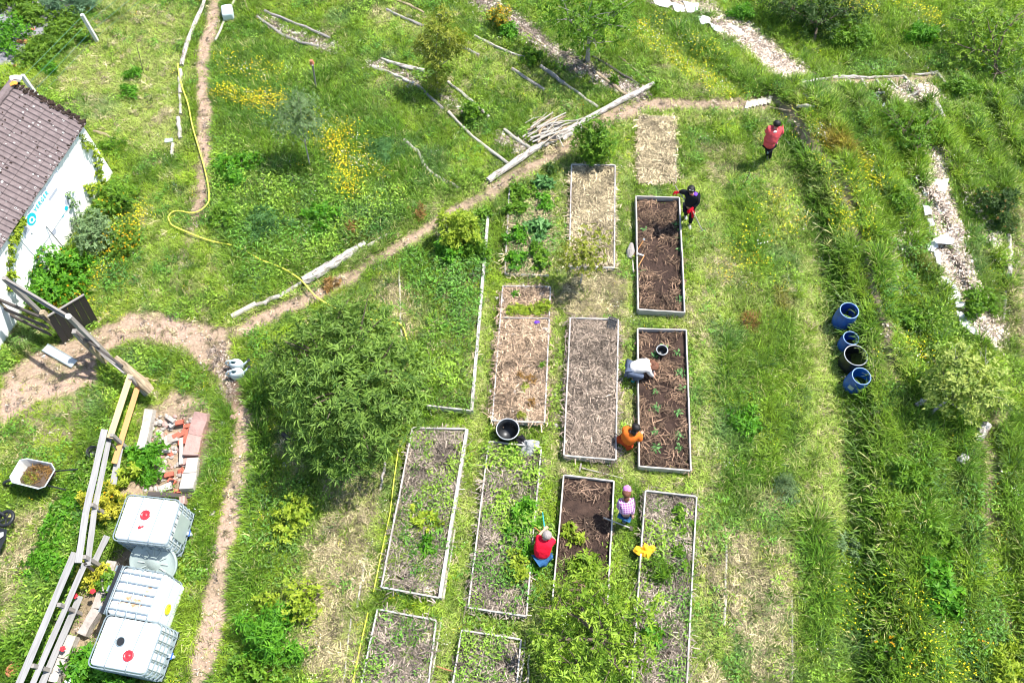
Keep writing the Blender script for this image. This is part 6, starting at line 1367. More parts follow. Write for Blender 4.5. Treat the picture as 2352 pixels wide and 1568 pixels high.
# stones and rubble
def stone(x, y, r_, m, label=None, par=None, dz=None, flat=.6, name='stone', cat='stone', seed=None, z=None):
    z_ = z if z is not None else None; c = P(x, y, z) if z is not None else G(x, y, r_ * flat * .5 if dz is None else dz)
    o = MB().blob(c, (r_ * rnd.uniform(.8, 1.2), r_ * rnd.uniform(.8, 1.2), r_ * flat), seed=seed or int(x * 7 + y * 3), jit=.18, n=1).build(name, M[m], par)
    return tag(o, label, cat) if label else o
for (x, y, r_, l_) in ((1181, 675, .075, 'white stone, upper left in the stone bed'), (1243, 676, .095, 'round white stone, upper right in the stone bed'), (1252, 757, .10, 'big white stone at the right board, below the herb strip'), (1231, 752, .07, 'white stone left of the big one'), (1212, 752, .05, 'small white stone under the herb strip'), (1178, 768, .06, 'pale stone left, below the herb strip'), (1182, 900, .065, 'long pale stone left in the lower half of the stone bed'), (1210, 898, .06, 'pale stone in the middle of the lower half of the stone bed'), (1176, 938, .05, 'small pale stone near the lower left of the stone bed'), (1210, 961, .075, 'white block at the foot of the stone bed'), (1190, 818, .05, 'pale stone in the centre of the stone bed'), (1212, 800, .05, 'bluish pale stone right of centre in the stone bed'), (1235, 838, .05, 'pale stone near the right board of the stone bed'), (1160, 800, .045, 'tiny pale stone near the left board of the stone bed'), (1222, 780, .05, 'pale flat stone below the white pair'), (1245, 875, .045, 'small pale stone at right, level with the red plant'), (1165, 870, .05, 'pale stone left of the red plant')):
    stone(x, y, r_, 'stonel', l_, z=.18, flat=.5)
stone(1188, 853, .10, 'stone', 'flat grey stone in the middle of the stone bed', z=.17, flat=.3)
stone(196, 1070, .10, 'stonel', 'round pale stone beside the wheelbarrow handles'); stone(535, 958, .09, 'stonep', 'pinkish stone at the left edge of the dirt path', flat=.7); stone(512, 960 - 18 + 30, .07, 'stone', 'small grey stone left of the pinkish one'); stone(1277, 977, .06, 'stonel', 'small pale stone between the stone bed and the brown straw bed'); stone(1275, 905, .05, 'stonel', 'tiny pale stone in the lane beside the stone bed') ; stone(488, 1178, .08, 'stone', 'small stone in the grass left of the dirt path'); stone(572, 1205, .07, 'stonep', 'small pinkish stone at the left rim of the lower path'); stone(100, 818, .06, 'stonel', 'small white stone at the end of the metal grating')
rt = thing('rubble_pit', G(400, 1040, 0), 'shallow rubble pit with loose bricks, stones and slabs above the tanks', 'rubble pit')
R = random.Random(5)
def inpit(): 
    while True:
        x, y = R.uniform(325, 470), R.uniform(955, 1128); a_ = 455 - (y - 955) * .12
        if 345 + (955 - y) * .3 < x < a_ and x < 452: return x, y
for i in range(235):
    x, y = inpit(); r_ = R.choice((.03, .04, .05, .065, .08)); c = G(x, y, r_ * .3)
    red = R.random() < (.10 if x < 410 else .22) and y > 990
    MB().blob(c, (r_ * R.uniform(.8, 1.3), r_ * R.uniform(.6, 1.1), r_ * R.uniform(.4, .8)), seed=i, jit=.2, n=1, M4=Matrix.Rotation(R.random() * 3, 4, 'Z')).build('stone', M['brick' if red else R.choice(('stone', 'stonel', 'stone', 'stonep'))], rt)
for i, (x, y, a_, s_) in enumerate(((412, 970, .2, 1), (417, 998, .5, 1), (428, 992, -.3, 1.1), (426, 1006, .9, 1), (436, 1003, .1, 1), (440, 985, .8, 1), (421, 1015, .2, 1.2), (433, 1020, 1.2, 1), (388, 1090, .3, 1.1), (395, 1105, -.4, 1), (430, 1083, .2, 1.2), (408, 1128, .1, .8), (405, 1000, .6, .9), (440, 1012, .5, .9), (430, 978, .2, .9))):
    c = G(x, y, .09); d = Vector((math.cos(a_), math.sin(a_), R.uniform(-.2, .2))) * .10 * s_; MB().beam(c - d, c + d, .11 * s_, .07, jit=.1, seg=2).build('brick', M['brick'], rt)
for i, (x, y, a_, m_, l_, w_) in enumerate(((398, 972, .7, 'stonel', .22, .13), (393, 962, -.6, 'stone', .24, .10), (368, 1013, .05, 'stonel', .26, .10), (384, 1012, -.9, 'stonel', .24, .16), (430, 1010, .3, 'stone', .2, .15), (432, 1032, .1, 'stone', .2, .14), (425, 1060, .2, 'stonep', .2, .16), (380, 1120, .4, 'stonel', .3, .18), (398, 1005, .2, 'stone', .28, .22), (420, 1046, 1.3, 'canw', .16, .09), (372, 1037, .05, 'stonel', .42, .08))):
    c = G(x, y, .08); d = Vector((math.cos(a_), math.sin(a_), R.uniform(-.1, .1))) * l_ / 2; MB().beam(c - d, c + d, w_, .07, jit=.08, seg=3).build('slab', M[m_], rt)
board('board', G(416, 1066, .12), G(412, 1005, .12) + Vector((.05, 0, 0)), .09, .03, 'pale_wood', 'weathered short board stuck upright among the bricks', seg=4) 
def coping(pts, w_, m, label):
    t = thing('low_wall', G(*pts[0], 0), label, 'low wall'); Q = [G(x, y, .12) for x, y in pts]
    for a_, b_ in zip(Q[:-1], Q[1:]):
        n_ = max(1, int((b_ - a_).length / .42))
        for i in range(n_): MB().beam(a_.lerp(b_, i / n_), a_.lerp(b_, (i + .97) / n_), w_ * rnd.uniform(.92, 1.05), .22, jit=.09, seg=3).build('stone', M[m], t)
coping([(466, 948), (452, 1000), (440, 1050)], .34, 'stonep', 'broad pinkish sandstone coping along the right of the rubble pit'); coping([(446, 1056), (430, 1128)], .32, 'stonel', 'pale grey coping stone below the pinkish one')
coping([(346, 940), (340, 970), (325, 1035)], .22, 'stonel', 'crumbling pale wall stub on the left of the rubble pit')
coping([(428, 1150), (415, 1152)], .2, 'stonep', 'short pinkish stone at the corner of the upper tank'); coping([(262, 1290), (225, 1400), (190, 1460)], .2, 'stone', 'low crumbling stone strip between boards and tanks'); coping([(170, 1460), (125, 1568)], .2, 'stonel', 'low pale stone strip at the bottom beside the boards')
tag(MB().beam(G(340, 1134, .1), G(440, 1140, .1), .1, .06, seg=3, jit=.1).build('beam', M['dark_wood']), 'dark wooden beam behind the upper tank', 'beam')
t = thing('coil', G(395, 1110, 0), 'small black coil of tubing in the rubble', 'coil')
for i in range(4): c = G(395, 1110, .08) + Vector((i * .03 - .05, 0, 0)); MB().tube([c + Vector((0, math.cos(k * .5236) * .08, math.sin(k * .5236) * .08)) for k in range(13)], .012, n=6).build('loop', M['blackp'], t)
# weeds between tanks, roses
def rose(x, y, z_, label):
    t = thing('rose', P(x, y, z_), label, 'rose'); 
    for k in range(5): a_ = k * 1.2566; MB().blob(P(x, y, z_) + Vector((math.cos(a_) * .035, math.sin(a_) * .035, 0)), (.035, .03, .02), seed=k, jit=.1, n=1).build('petal', M['redcap'], t)
    MB().blob(P(x, y, z_ + .015), .025, seed=9, n=1).build('bud', M['redcap'], t)
rose(213, 1357, .55, 'red rose beside the shrub at the middle tank'); rose(172, 1368, .5, 'red rose against the grey lower boards'); rose(144, 1489, .4, 'bright red rose at the lower boards')
# rails of a white handrail at the bottom
tag(MB().beam(P(150, 1568, .3), P(190, 1545, .35), .10, .03).build('board', M['ibc']), 'white board end sticking out under the lowest tank', 'board')
# white litter, blue lid
stone(655, 1066, .08, 'tarp', 'small white plastic scrap in shade of the big tree', name='plastic_scrap', cat='scrap', flat=.3); stone(1680, 968, .07, 'redcap', 'tiny red object in the right lane', name='red_scrap', cat='scrap', flat=.5)
# crate
t = thing('seed_tray', P(1407, 741, .26), 'black plastic seed tray leaning on the corner of the brown straw bed', 'seed tray')
q = [P(1400, 727, .30), P(1418, 733, .30), P(1411, 757, .22), P(1395, 751, .22)]
for i in range(6): MB().beam(q[0].lerp(q[3], i / 5), q[1].lerp(q[2], i / 5), .022, .03).build('bar', M['blackp'], t)
for i in range(4): MB().beam(q[0].lerp(q[1], i / 3), q[3].lerp(q[2], i / 3), .022, .03).build('bar', M['blackp'], t)
MB().add([p - Vector((0, 0, .05)) for p in q], [(0, 1, 2, 3)]).build('base', M['blackp'], t)
# driftwood block by the upper soil bed
tag(MB().tube([G(1450, 560, .1), G(1449, 578, .12), G(1446, 594, .08)], [.06, .11, .07], n=9, rough=.2).build('driftwood', M['old_wood']), 'weathered driftwood block against the upper soil bed', 'driftwood')
tag(MB().beam(G(1453, 596, .1), G(1455, 626, .1), .03, .03).build('board', M['pale_wood']), 'short white batten beside the driftwood block', 'board')
tag(MB().beam(P(1203, 742, .22), P(1200, 768, .22), .07, .04, jit=.08, seg=2).build('trowel_board', M['log_tan']), 'small wooden piece lying in the stone bed', 'board')
tag(MB().blob(P(1233, 740, .24), (.07, .05, .04), seed=3).build('glove', M['f_purple']), 'dark purple glove lying on the divider of the stone bed', 'glove')
MBd = MB().beam(P(1154, 731, .2), P(1259, 733, .2), .025, .10, seg=4, jit=.08).build('board', M['old_wood']); tag(MBd, 'grey divider board across the stone bed', 'board')
tag(MB().beam(P(1204, 735, .22), P(1206, 772, .22), .05, .035, seg=2).build('board', M['log_tan']), 'short brown board stub below the divider', 'board') if False else None
# tools
def tool(pts, r, m, label, name='tool', cat='tool', head=None, hm='steel'):
    Q = [P(*p) for p in pts]; t = thing(name, Vector((Q[0].x, Q[0].y, 0)), label, cat); MB().tube(Q, r, n=7).build('handle', M[m], t)
    if head:
        for a_, b_, w_, h_ in head: MB().beam(P(*a_), P(*b_), w_, h_).build('head', M[hm], t)
    return t
tool([(1336, 1074, .04), (1431, 1098, .04)], .017, 'pale_wood', 'pickaxe lying on the grass above the dug bed', 'pickaxe', 'pickaxe', [((1331, 1083, .05), (1335, 1064, .05), .035, .04)], 'old_wood')
tool([(1386, 1188, .25), (1446, 1211, .12)], .017, 'pale_wood', 'wooden tool handle lying over the corner of the dug bed', 'spade', 'spade', [((1446, 1211, .10), (1454, 1214, .04), .10, .01)], 'dark_wood')
tool([(1252, 1222, .55), (1246, 1176, .10)], .016, 'f_teal', 'green-handled tool propped before the man in red', 'weeder', 'weeder'); tool([(1246, 1177, .08), (1236, 1170, .08), (1213, 1151, .06)], .022, 'yhose', 'yellow-headed orange tool lying in the leaves', 'fork', 'fork')
tool([(1243, 1223, .45), (1221, 1205, .15)], .016, 'orange_wood', 'short orange stick at the shoulder of the man in red', 'stick', 'stick')
tool([(1478, 552, .32), (1453, 592, .12)], .014, 'orange_wood', 'bent orange tool handle over the left rim of the upper soil bed', 'hoe', 'hoe', [((1478, 552, .3), (1480, 548, .2), .05, .02)]); tool([(1480, 587, .3), (1468, 608, .28), (1456, 632, .05)], .014, 'orange_wood', 'lower orange tool handle by the driftwood block', 'hoe', 'hoe')
tool([(1464, 582, .33), (1478, 587, .3)], .02, 'tarp', 'short white handle on the rim of the upper soil bed', 'handle', 'handle')

# ------------------------------------------------------------------ fabric heaps
def cloth(x, y, z0, outline, h, m, label, seed, cat='jacket', name='jacket'):
    R = np.random.default_rng(seed); C0 = P(x, y, z0); n = len(outline); ring = [Vector((*P(a_, b_, z0)[:2], 0)) for a_, b_ in outline]; vs = []; K = 7; N_ = n * 4
    O = []
    for i in range(N_): f = i / 4; a_ = ring[int(f) % n]; b_ = ring[(int(f) + 1) % n]; O.append(a_.lerp(b_, f - int(f)))
    ph = R.random(6) * 6
    for k in range(K + 1):
        s_ = k / K
        for i in range(N_):
            p = Vector((C0.x, C0.y, 0)).lerp(O[i], s_) + Vector((*R.normal(size=2) * .004, 0)); w_ = math.sin(p.x * 26 + ph[0] + 3 * math.sin(p.y * 9)) * math.sin(p.y * 21 + ph[1]) 
            zz = z0 + h * (1 - s_ ** 2.2) * (.55 + .45 * w_) + .02 * math.sin(i * 1.7 + ph[2]) * s_ + (R.random() - .5) * .012; vs.append((p.x, p.y, max(zz, z0 - .02 if k == K else z0 + .01)))
    fs = [(k * N_ + i, k * N_ + (i + 1) % N_, (k + 1) * N_ + (i + 1) % N_, (k + 1) * N_ + i) for k in range(K) for i in range(N_)]
    fs.append(tuple(K * N_ + i for i in range(N_)))
    DISC_CLEAR.append((C0.x, C0.y, .16)); LOG_CLEAR.append(([(p.x, p.y) for p in ring], .05, .8))
    return tag(MB().add(vs, fs).build(name, M[m]), label, cat)
cloth(1214, 1030, .14, [(1198, 1012), (1216, 1009), (1240, 1012), (1239, 1024), (1230, 1034), (1222, 1046), (1206, 1049), (1193, 1042), (1199, 1028)], .20, 'f_grey', 'light grey jacket dropped over the bed rim', 3); cloth(1195, 1009, .12, [(1186, 1002), (1200, 998), (1209, 1008), (1206, 1018), (1190, 1018), (1185, 1012)], .10, 'f_black', 'black cloth bag tucked beside the grey jacket', 4, 'bag', 'bag')
cloth(1480, 1263, .22, [(1461, 1252), (1474, 1256), (1481, 1245), (1490, 1252), (1504, 1252), (1506, 1262), (1496, 1272), (1490, 1282), (1478, 1278), (1464, 1274), (1453, 1264)], .12, 'f_yellow', 'bright yellow cloth crumpled on the bed rim', 5, 'cloth', 'cloth')
# fleece scraps
SCR = [((2020, 228), [(2013, 218), (2022, 220), (2030, 228), (2022, 236), (2014, 230)], 'white fleece scrap at the left of the square chip bed'), ((2031, 244), [(2024, 236), (2034, 238), (2038, 250), (2030, 256), (2026, 246)], 'second fleece scrap lower at the square chip bed'), ((2164, 428), [(2150, 416), (2176, 414), (2172, 430), (2168, 442), (2158, 434)], 'topmost white fleece piece of the strip'), ((2128, 446), [(2120, 440), (2134, 440), (2138, 448), (2124, 450)], 'small greyish fleece piece left of the topmost one'), ((2130, 482), [(2122, 472), (2134, 476), (2138, 490), (2126, 492)], 'fleece piece on the left edge, upper strip'), ((2160, 470), [(2148, 460), (2166, 466), (2170, 480), (2160, 490), (2154, 476)], 'narrow fleece piece in the upper strip'), ((2137, 512), [(2130, 504), (2140, 504), (2146, 516), (2136, 520)], 'small pointed fleece piece in the strip'), ((2170, 548), [(2150, 550), (2172, 538), (2186, 550), (2184, 558), (2158, 557)], 'large square fleece piece in the middle strip'), ((2140, 566), [(2132, 560), (2146, 554), (2152, 566), (2142, 576), (2132, 574)], 'crumpled fleece piece left of the large square one'), ((2152, 590), [(2146, 578), (2156, 578), (2160, 606), (2152, 606)], 'long thin fleece piece below the crumpled one'), ((2172, 642), [(2162, 636), (2176, 640), (2184, 648), (2172, 650)], 'small fleece piece in the lower strip'), ((2190, 690), [(2170, 660), (2186, 656), (2200, 670), (2206, 700), (2190, 716), (2178, 712)], 'long crumpled fleece sheet in the lower strip'), ((2206, 700), [(2196, 690), (2216, 698), (2214, 706), (2198, 704)], 'fleece fold right of the long crumpled sheet'), ((2206, 720), [(2198, 714), (2214, 722), (2212, 728), (2200, 724)], 'narrow fleece piece under the long sheet'), ((2240, 760), [(2212, 732), (2226, 730), (2246, 748), (2278, 776), (2276, 782), (2256, 780), (2232, 762), (2214, 748)], 'large white fleece sheet at the foot of the strip'), ((1520, 6), [(1502, -4), (1530, -4), (1538, 10), (1528, 16), (1510, 10)], 'white fleece at the top edge of the slope'), ((1556, 20), [(1545, 8), (1566, 14), (1570, 26), (1552, 26)], 'grey-white fleece piece below the top edge one'), ((1588, 18), [(1574, 6), (1600, 10), (1600, 24), (1582, 28)], 'fleece piece right in the upper slope'), ((1616, 46), [(1606, 38), (1626, 40), (1628, 52), (1612, 54)], 'fleece piece in the middle of the upper slope'), ((1640, 62), [(1630, 54), (1652, 62), (1660, 74), (1642, 70)], 'fleece piece where the chip slope begins'), ((1690, 64), [(1676, 56), (1698, 66), (1706, 76), (1690, 72)], 'thin fleece strip beside the tuft bush'), ((2284, 800), [(2278, 792), (2290, 798), (2288, 806)], 'tiny fleece scrap below the large sheet'), ((1764 + 40, 234), [(1798, 232), (1808, 232), (1806, 238)], 'x')]
for i, (c, o_, l_) in enumerate(SCR):
    if l_ == 'x': continue
    z_ = hz(*P(*c)[:2]) + .05; o_ = [(c[0] + (a_ - c[0]) * 1.35, c[1] + (b_ - c[1]) * 1.25) for a_, b_ in o_]; cloth(c[0], c[1], z_, o_, .06, 'tarp', l_, 20 + i, 'fleece', 'fleece_sheet')
crown('dry_top', [(G(1806, 1112, .25), (.22, .22, .12))], 60, 6, .12, .012, 'olive', None, 9); tag(COL.objects['dry_top'], 'pale dead flower stalks over the silvery bush', 'dead stalks')

# ------------------------------------------------------------------ people
def skin(name, V, E_, Rr, m, parent, sub=2):
    me = bpy.data.meshes.new(name); o0 = Vector(parent['_o']); me.from_pydata([tuple(Vector(v) - o0) for v in V], E_, []); o = bpy.data.objects.new(name, me); COL.objects.link(o); o.parent = parent; o['_o'] = tuple(o0)
    md = o.modifiers.new('skin', 'SKIN'); md.use_smooth_shade = True
    for v, r in zip(me.skin_vertices[0].data, Rr): v.radius = r if hasattr(r, '__len__') else (r, r)
    me.skin_vertices[0].data[0].use_root = True
    s_ = o.modifiers.new('sub', 'SUBSURF'); s_.levels = sub; s_.render_levels = sub
    bpy.context.view_layer.update(); dg = bpy.context.evaluated_depsgraph_get(); nm = bpy.data.meshes.new_from_object(o.evaluated_get(dg)); o.modifiers.clear(); o.data = nm
    nm.materials.clear(); nm.materials.append(M[m]); at = nm.attributes.new('gr', 'FLOAT_VECTOR', 'POINT'); at.data.foreach_set('vector', np.array([v.co for v in nm.vertices], np.float32).ravel()); nm.polygons.foreach_set('use_smooth', [True] * len(nm.polygons)); return o
def hand(V, E_, Rr, i_w, wr, el, S, bare=True):
    d = (wr - el).normalized(); sd_ = d.cross(Vector((0, 0, 1))); sd_ = sd_.normalized() if sd_.length > .1 else Vector((1, 0, 0)); dn = sd_.cross(d); dn = dn if dn.z < 0 else -dn
    pc = wr + d * .045 * S; V.append(pc); E_.append((i_w, len(V) - 1)); Rr.append((.036 * S, .018 * S)); ip = len(V) - 1
    for k, (o_, l_) in enumerate(((-.028, .060), (-.010, .072), (.010, .067), (.028, .052))):
        a_ = pc + d * .042 * S + sd_ * o_ * S; b_ = a_ + (d * .8 + dn * .45).normalized() * l_ * .5 * S; c_ = b_ + (d * .4 + dn * .9).normalized() * l_ * .5 * S
        n0 = len(V); V += [a_, b_, c_]; E_ += [(ip, n0), (n0, n0 + 1), (n0 + 1, n0 + 2)]; Rr += [.0105 * S, .0095 * S, .008 * S]
    a_ = pc - sd_ * .035 * S - d * .01 * S; b_ = a_ + (d * .6 - sd_ * .6 + dn * .4).normalized() * .04 * S; n0 = len(V); V += [a_, b_]; E_ += [(ip, n0), (n0, n0 + 1)]; Rr += [.013 * S, .010 * S]
def person(label, J, clothes, hair, S=1.0, sleeve=1.0, face=(0, -1, -.4), hairlen=0, gloves=None, shoes='f_shoe', coat=1.0, hood=None, legs='f_navy', hips_w=.10):
    W_ = {k: (P(*v) if len(v) == 3 else Vector(v[:3])) for k, v in J.items()}
    base = (W_['anL'] + W_['anR']) / 2; base.z = 0; t = thing('person', base, label, 'person')
    pe, ch, nk, hd = W_['pe'], W_['ch'], W_['nk'], W_['hd']; up = (nk - pe).normalized()
    hdir = (hd - nk).normalized(); V = [pe, pe.lerp(ch, .5), ch, nk, nk + hdir * .05 * S, hd, hd + hdir * .07 * S]; E_ = [(0, 1), (1, 2), (2, 3), (3, 4), (4, 5), (5, 6)]; Rr = [(.14 * S, .11 * S), (.13 * S, .10 * S), (.15 * S, .11 * S), .055 * S, .055 * S, (.078 * S, .095 * S), .06 * S]
    for s_ in 'LR':
        n0 = len(V); V += [W_['sh' + s_], W_['el' + s_], W_['ha' + s_]]; E_ += [(2, n0), (n0, n0 + 1), (n0 + 1, n0 + 2)]; Rr += [.055 * S, .038 * S, .024 * S]; hand(V, E_, Rr, n0 + 2, W_['ha' + s_], W_['el' + s_], S * 1.1)
        hip = W_['hi' + s_] if 'hi' + s_ in W_ else pe + (W_['kn' + s_] - pe).normalized() * .12 * S
        n0 = len(V); V += [hip, W_['kn' + s_], W_['an' + s_]]; E_ += [(0, n0), (n0, n0 + 1), (n0 + 1, n0 + 2)]; Rr += [.08 * S, .055 * S, .038 * S]
    body = skin('body', V, E_, Rr, 'skin', t, 1)
    c = clothes; k = 1.0 * coat
    V = [pe.lerp(ch, .02), pe.lerp(ch, .5), ch, ch.lerp(nk, .75)]; E_ = [(0, 1), (1, 2), (2, 3)]; Rr = [(.175 * S * k, .15 * S * k), (.17 * S * k, .14 * S * k), (.185 * S * k, .145 * S * k), (.10 * S, .10 * S)]
    for s_ in 'LR':
        sh, el, ha = W_['sh' + s_], W_['el' + s_], W_['ha' + s_]; n0 = len(V); V += [sh, sh.lerp(el, .5), el.lerp(sh, .0 if sleeve > .55 else .3)]; E_ += [(2, n0), (n0, n0 + 1), (n0 + 1, n0 + 2)]; Rr += [.085 * S * k, .078 * S * k, .066 * S * k]
        if sleeve > .55: V.append(el.lerp(ha, .9)); E_.append((n0 + 2, n0 + 3)); Rr.append(.046 * S * k)
    skin('top', V, E_, Rr, c, t, 2)
    V = [pe]; E_ = []; Rr = [(.165 * S, .14 * S)]
    for s_ in 'LR':
        kn, an = W_['kn' + s_], W_['an' + s_]; hip = W_['hi' + s_] if 'hi' + s_ in W_ else pe + (kn - pe).normalized() * .12 * S; n0 = len(V); V += [hip, hip.lerp(kn, .5), kn, an.lerp(kn, .1)]; E_ += [(0, n0), (n0, n0 + 1), (n0 + 1, n0 + 2), (n0 + 2, n0 + 3)]; Rr += [.105 * S, .095 * S, .078 * S, .058 * S]
    skin('trousers', V, E_, Rr, legs, t, 2)
    f = Vector(face).normalized(); fh = Vector((f.x, f.y, 0)); fh = fh.normalized() if fh.length > .1 else Vector((0, -1, 0))
    for s_ in 'LR':
        an = W_['an' + s_]; toe = W_['to' + s_] if 'to' + s_ in W_ else an + fh * .17 * S - Vector((0, 0, .03)); skin('shoe', [an - fh * .04 - Vector((0, 0, .02)), an.lerp(toe, .5) - Vector((0, 0, .02)), toe], [(0, 1), (1, 2)], [(.05 * S, .05 * S), (.055 * S, .045 * S), (.045 * S, .035 * S)], shoes, t, 1)
    # face
    sd_ = f.cross(hdir).normalized(); MB().blob(hd + f * .095 * S, (.014, .014, .018), n=1, jit=.05).build('nose', M['skin'], t, smooth=True)
    for s_ in (-1, 1): MB().blob(hd + f * .086 * S + sd_ * .032 * s_ + hdir * .02, .012, n=1, jit=0).build('eye', M['hair_d'], t); MB().blob(hd + sd_ * .083 * s_ * S, (.018, .02, .028), n=1, jit=.1).build('ear', M['skin'], t, smooth=True)
    MB().beam(hd + f * .088 * S - hdir * .045 - sd_ * .022, hd + f * .088 * S - hdir * .045 + sd_ * .022, .012, .008).build('mouth', M['f_red'], t)
    q = hdir.rotation_difference(Vector((0, 0, 1))).inverted().to_matrix().to_4x4()
    hb = MB(); hb.blob(hd + hdir * .035 * S - f * .022 * S, (.108 * S, .115 * S, .095 * S), seed=int(hd.x * 99), jit=.05, n=3, M4=q); ho = hb.build('hair', M[hair], t, smooth=True)
    if hairlen:
        Vh = [hd - f * .06 * S, hd - f * .10 * S - Vector(hairlen) * .0 + (Vector(hairlen)) * .5, hd - f * .06 + Vector(hairlen)]; skin('long_hair', Vh, [(0, 1), (1, 2)], [(.085 * S, .06 * S), (.07 * S, .05 * S), (.03 * S, .02 * S)], hair, t, 2)
    if gloves:
        for s_ in 'LR':
            el, ha = W_['el' + s_], W_['ha' + s_]; d = (ha - el).normalized(); Vg = [ha - d * .07]; Eg = []; Rg = [.042]; Vg.append(ha); Eg.append((0, 1)); Rg.append(.036); hand(Vg, Eg, Rg, 1, ha, el, S * 1.35); skin('glove', Vg, Eg, Rg, gloves, t, 1)
    if hood: p_, r_, m_ = hood; MB().blob(P(*p_), r_, seed=2, jit=.08, n=2).build('cap', M[m_], t, smooth=True)
    return t, W_
t, W_ = person('person in black standing beside the upper soil bed, holding a long rake in red gloves', dict(pe=(1585, 473, .93), ch=(1589, 453, 1.24), nk=(1589, 446, 1.40), hd=(1588, 438, 1.54), shL=(1577, 443, 1.36), shR=(1601, 449, 1.36), elL=(1567, 440, 1.25), haL=(1559, 441, 1.20), elR=(1603, 466, 1.12), haR=(1590, 478, 1.02), knL=(1577, 482, .52), anL=(1575, 494, .08), knR=(1590, 489, .50), anR=(1584, 516, .08)), 'f_black', 'hair_d', gloves='f_redg', legs='f_black', coat=1.05, shoes='f_grey')
MB().tube([P(1588, 478, .95), P(1592, 490, .72), P(1590, 500, .58)], [.055, .045, .02], n=8).build('red_sleeve', M['f_redg'], t); MB().blob(P(1598, 446, 1.42), (.05, .07, .03), seed=3).build('collar_patch', M['f_purple'], t); MB().beam(P(1583, 436, 1.63), P(1593, 438, 1.63), .03, .02).build('headband', M['f_grey'], t)
tool([(1551, 427, 1.45), (1559, 441, 1.2), (1588, 479, .98), (1614, 531, .06)], .016, 'pale_wood', 'long wooden rake held diagonally by the person in black', 'rake', 'rake', [((1607, 532, .05), (1621, 528, .05), .03, .05)])
t, W_ = person('person in coral tunic leaning forward with loppers in pink gloves', dict(pe=(1766, 330, .88), ch=(1776, 306, 1.14), nk=(1781, 295, 1.32), hd=(1784, 288, 1.42), shL=(1766, 296, 1.28), shR=(1794, 297, 1.28), elL=(1760, 308, 1.06), haL=(1767, 318, .95), elR=(1794, 311, 1.06), haR=(1784, 322, .95), knL=(1763, 343, .5), anL=(1763, 357, .10), knR=(1769, 345, .5), anR=(1767, 365, .06)), 'f_pink', 'hair_d', gloves='f_mag', legs='f_black', sleeve=.5, coat=1.22)
skin('tunic_skirt', [P(1772, 318, 1.02), P(1766, 330, .84), P(1763, 338, .68)], [(0, 1), (1, 2)], [(.2, .16), (.2, .15), (.17, .12)], 'f_pink', t, 1); MB().blob(P(1780, 303, 1.36), (.05, .03, .03), seed=1).build('print', M['f_white'], t)
tl = thing('loppers', P(1767, 350, 0), 'white-handled loppers held by the person in coral', 'loppers')
MB().tube([P(1769, 320, .98), P(1767, 335, .78)], .022, n=7).build('handle', M['tarp'], tl); MB().tube([P(1779, 323, .98), P(1768, 336, .78)], .022, n=7).build('handle', M['tarp'], tl); MB().beam(P(1768, 335, .78), P(1763, 353, .5), .05, .015).build('blade', M['steel'], tl)
t, W_ = person('crouching person in cream shirt and grey-blue trousers with brown hair', dict(pe=(1447, 846, .42), ch=(1474, 840, .62), nk=(1487, 838, .60), hd=(1497, 836, .54), shL=(1484, 829, .60), shR=(1488, 847, .58), elL=(1497, 838, .40), haL=(1502, 856, .22), elR=(1493, 857, .40), haR=(1500, 864, .22), hiR=(1449, 858, .42), knR=(1478, 863, .46), anR=(1452, 872, .08), hiL=(1449, 842, .40), knL=(1474, 850, .40), anL=(1448, 862, .08), toR=(1459, 877, .04), toL=(1446, 866, .04)), 'f_white', 'hair_b', face=(1, -.1, -.6), shoes='f_teal', coat=1.02, legs='f_navy')
MB().blob(P(1500, 840, .52), (.15, .14, .08), seed=8, jit=.06, n=3).build('loose_hair', M['hair_b'], t, smooth=True)
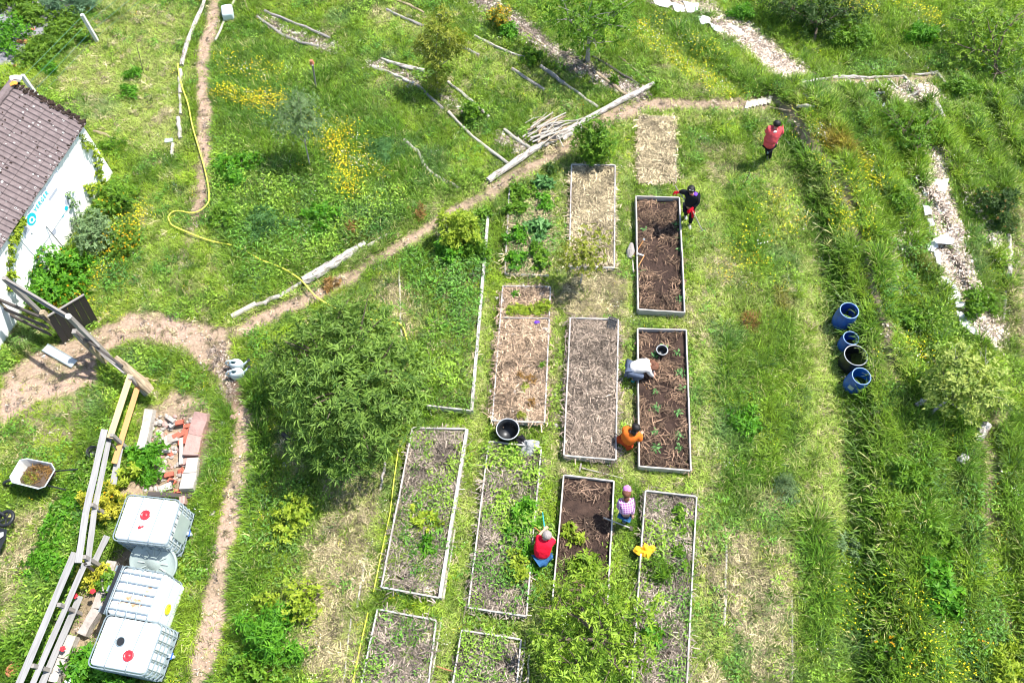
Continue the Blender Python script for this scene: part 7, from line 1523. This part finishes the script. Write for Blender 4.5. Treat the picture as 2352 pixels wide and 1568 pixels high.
t, W_ = person('crouching person in orange hooded top with black hair beside the lower soil bed', dict(pe=(1438, 1012, .36), ch=(1448, 998, .62), nk=(1455, 990, .74), hd=(1461, 983, .84), shL=(1438, 990, .66), shR=(1465, 999, .66), elL=(1434, 1000, .44), haL=(1455, 988, .40), elR=(1469, 1010, .46), haR=(1474, 996, .34), hiR=(1442, 1014, .34), knR=(1456, 1008, .48), anR=(1446, 1020, .08), hiL=(1432, 1006, .34), knL=(1446, 996, .48), anL=(1436, 1010, .08)), 'f_orange', 'hair_d', face=(.8, .5, -.4), coat=1.18, legs='f_rust', hairlen=(.02, -.12, -.12))
MB().blob(P(1440, 988, .62), (.12, .11, .10), seed=5, jit=.08, n=3).build('hood', M['f_orange'], t, smooth=True)
t, W_ = person('girl in purple plaid shirt with pink cap and brown hair, seen from behind', dict(pe=(1438, 1178, .80), ch=(1437, 1156, 1.02), nk=(1438, 1143, 1.14), hd=(1439, 1133, 1.24), shL=(1425, 1152, 1.06), shR=(1450, 1150, 1.06), elL=(1422, 1166, .88), haL=(1430, 1160, .78), elR=(1453, 1168, .85), haR=(1452, 1182, .72), knL=(1434, 1188, .44), anL=(1434, 1197, .07), knR=(1444, 1187, .44), anR=(1444, 1196, .07)), 'f_plaid', 'hair_b', S=.92, face=(0, 1, -.3), coat=1.12, legs='f_jean', hood=((1440, 1124, 1.28), (.10, .11, .09), 'f_pinkh'), hairlen=(0, -.10, -.16))
t, W_ = person('man in red shirt and jeans with grey hair, kneeling beside the dug bed', dict(pe=(1245, 1278, .32), ch=(1246, 1252, .62), nk=(1252, 1238, .74), hd=(1256, 1229, .84), shL=(1236, 1243, .68), shR=(1263, 1246, .68), elL=(1240, 1226, .56), haL=(1250, 1216, .52), elR=(1274, 1240, .52), haR=(1262, 1226, .48), hiR=(1252, 1282, .3), knR=(1268, 1276, .36), anR=(1250, 1292, .08), hiL=(1240, 1282, .3), knL=(1250, 1270, .36), anL=(1240, 1296, .07), toR=(1243, 1296, .04), toL=(1236, 1300, .03)), 'f_red', 'hair_g', face=(.2, .8, -.5), sleeve=.5, coat=1.15, legs='f_jean')
cover()
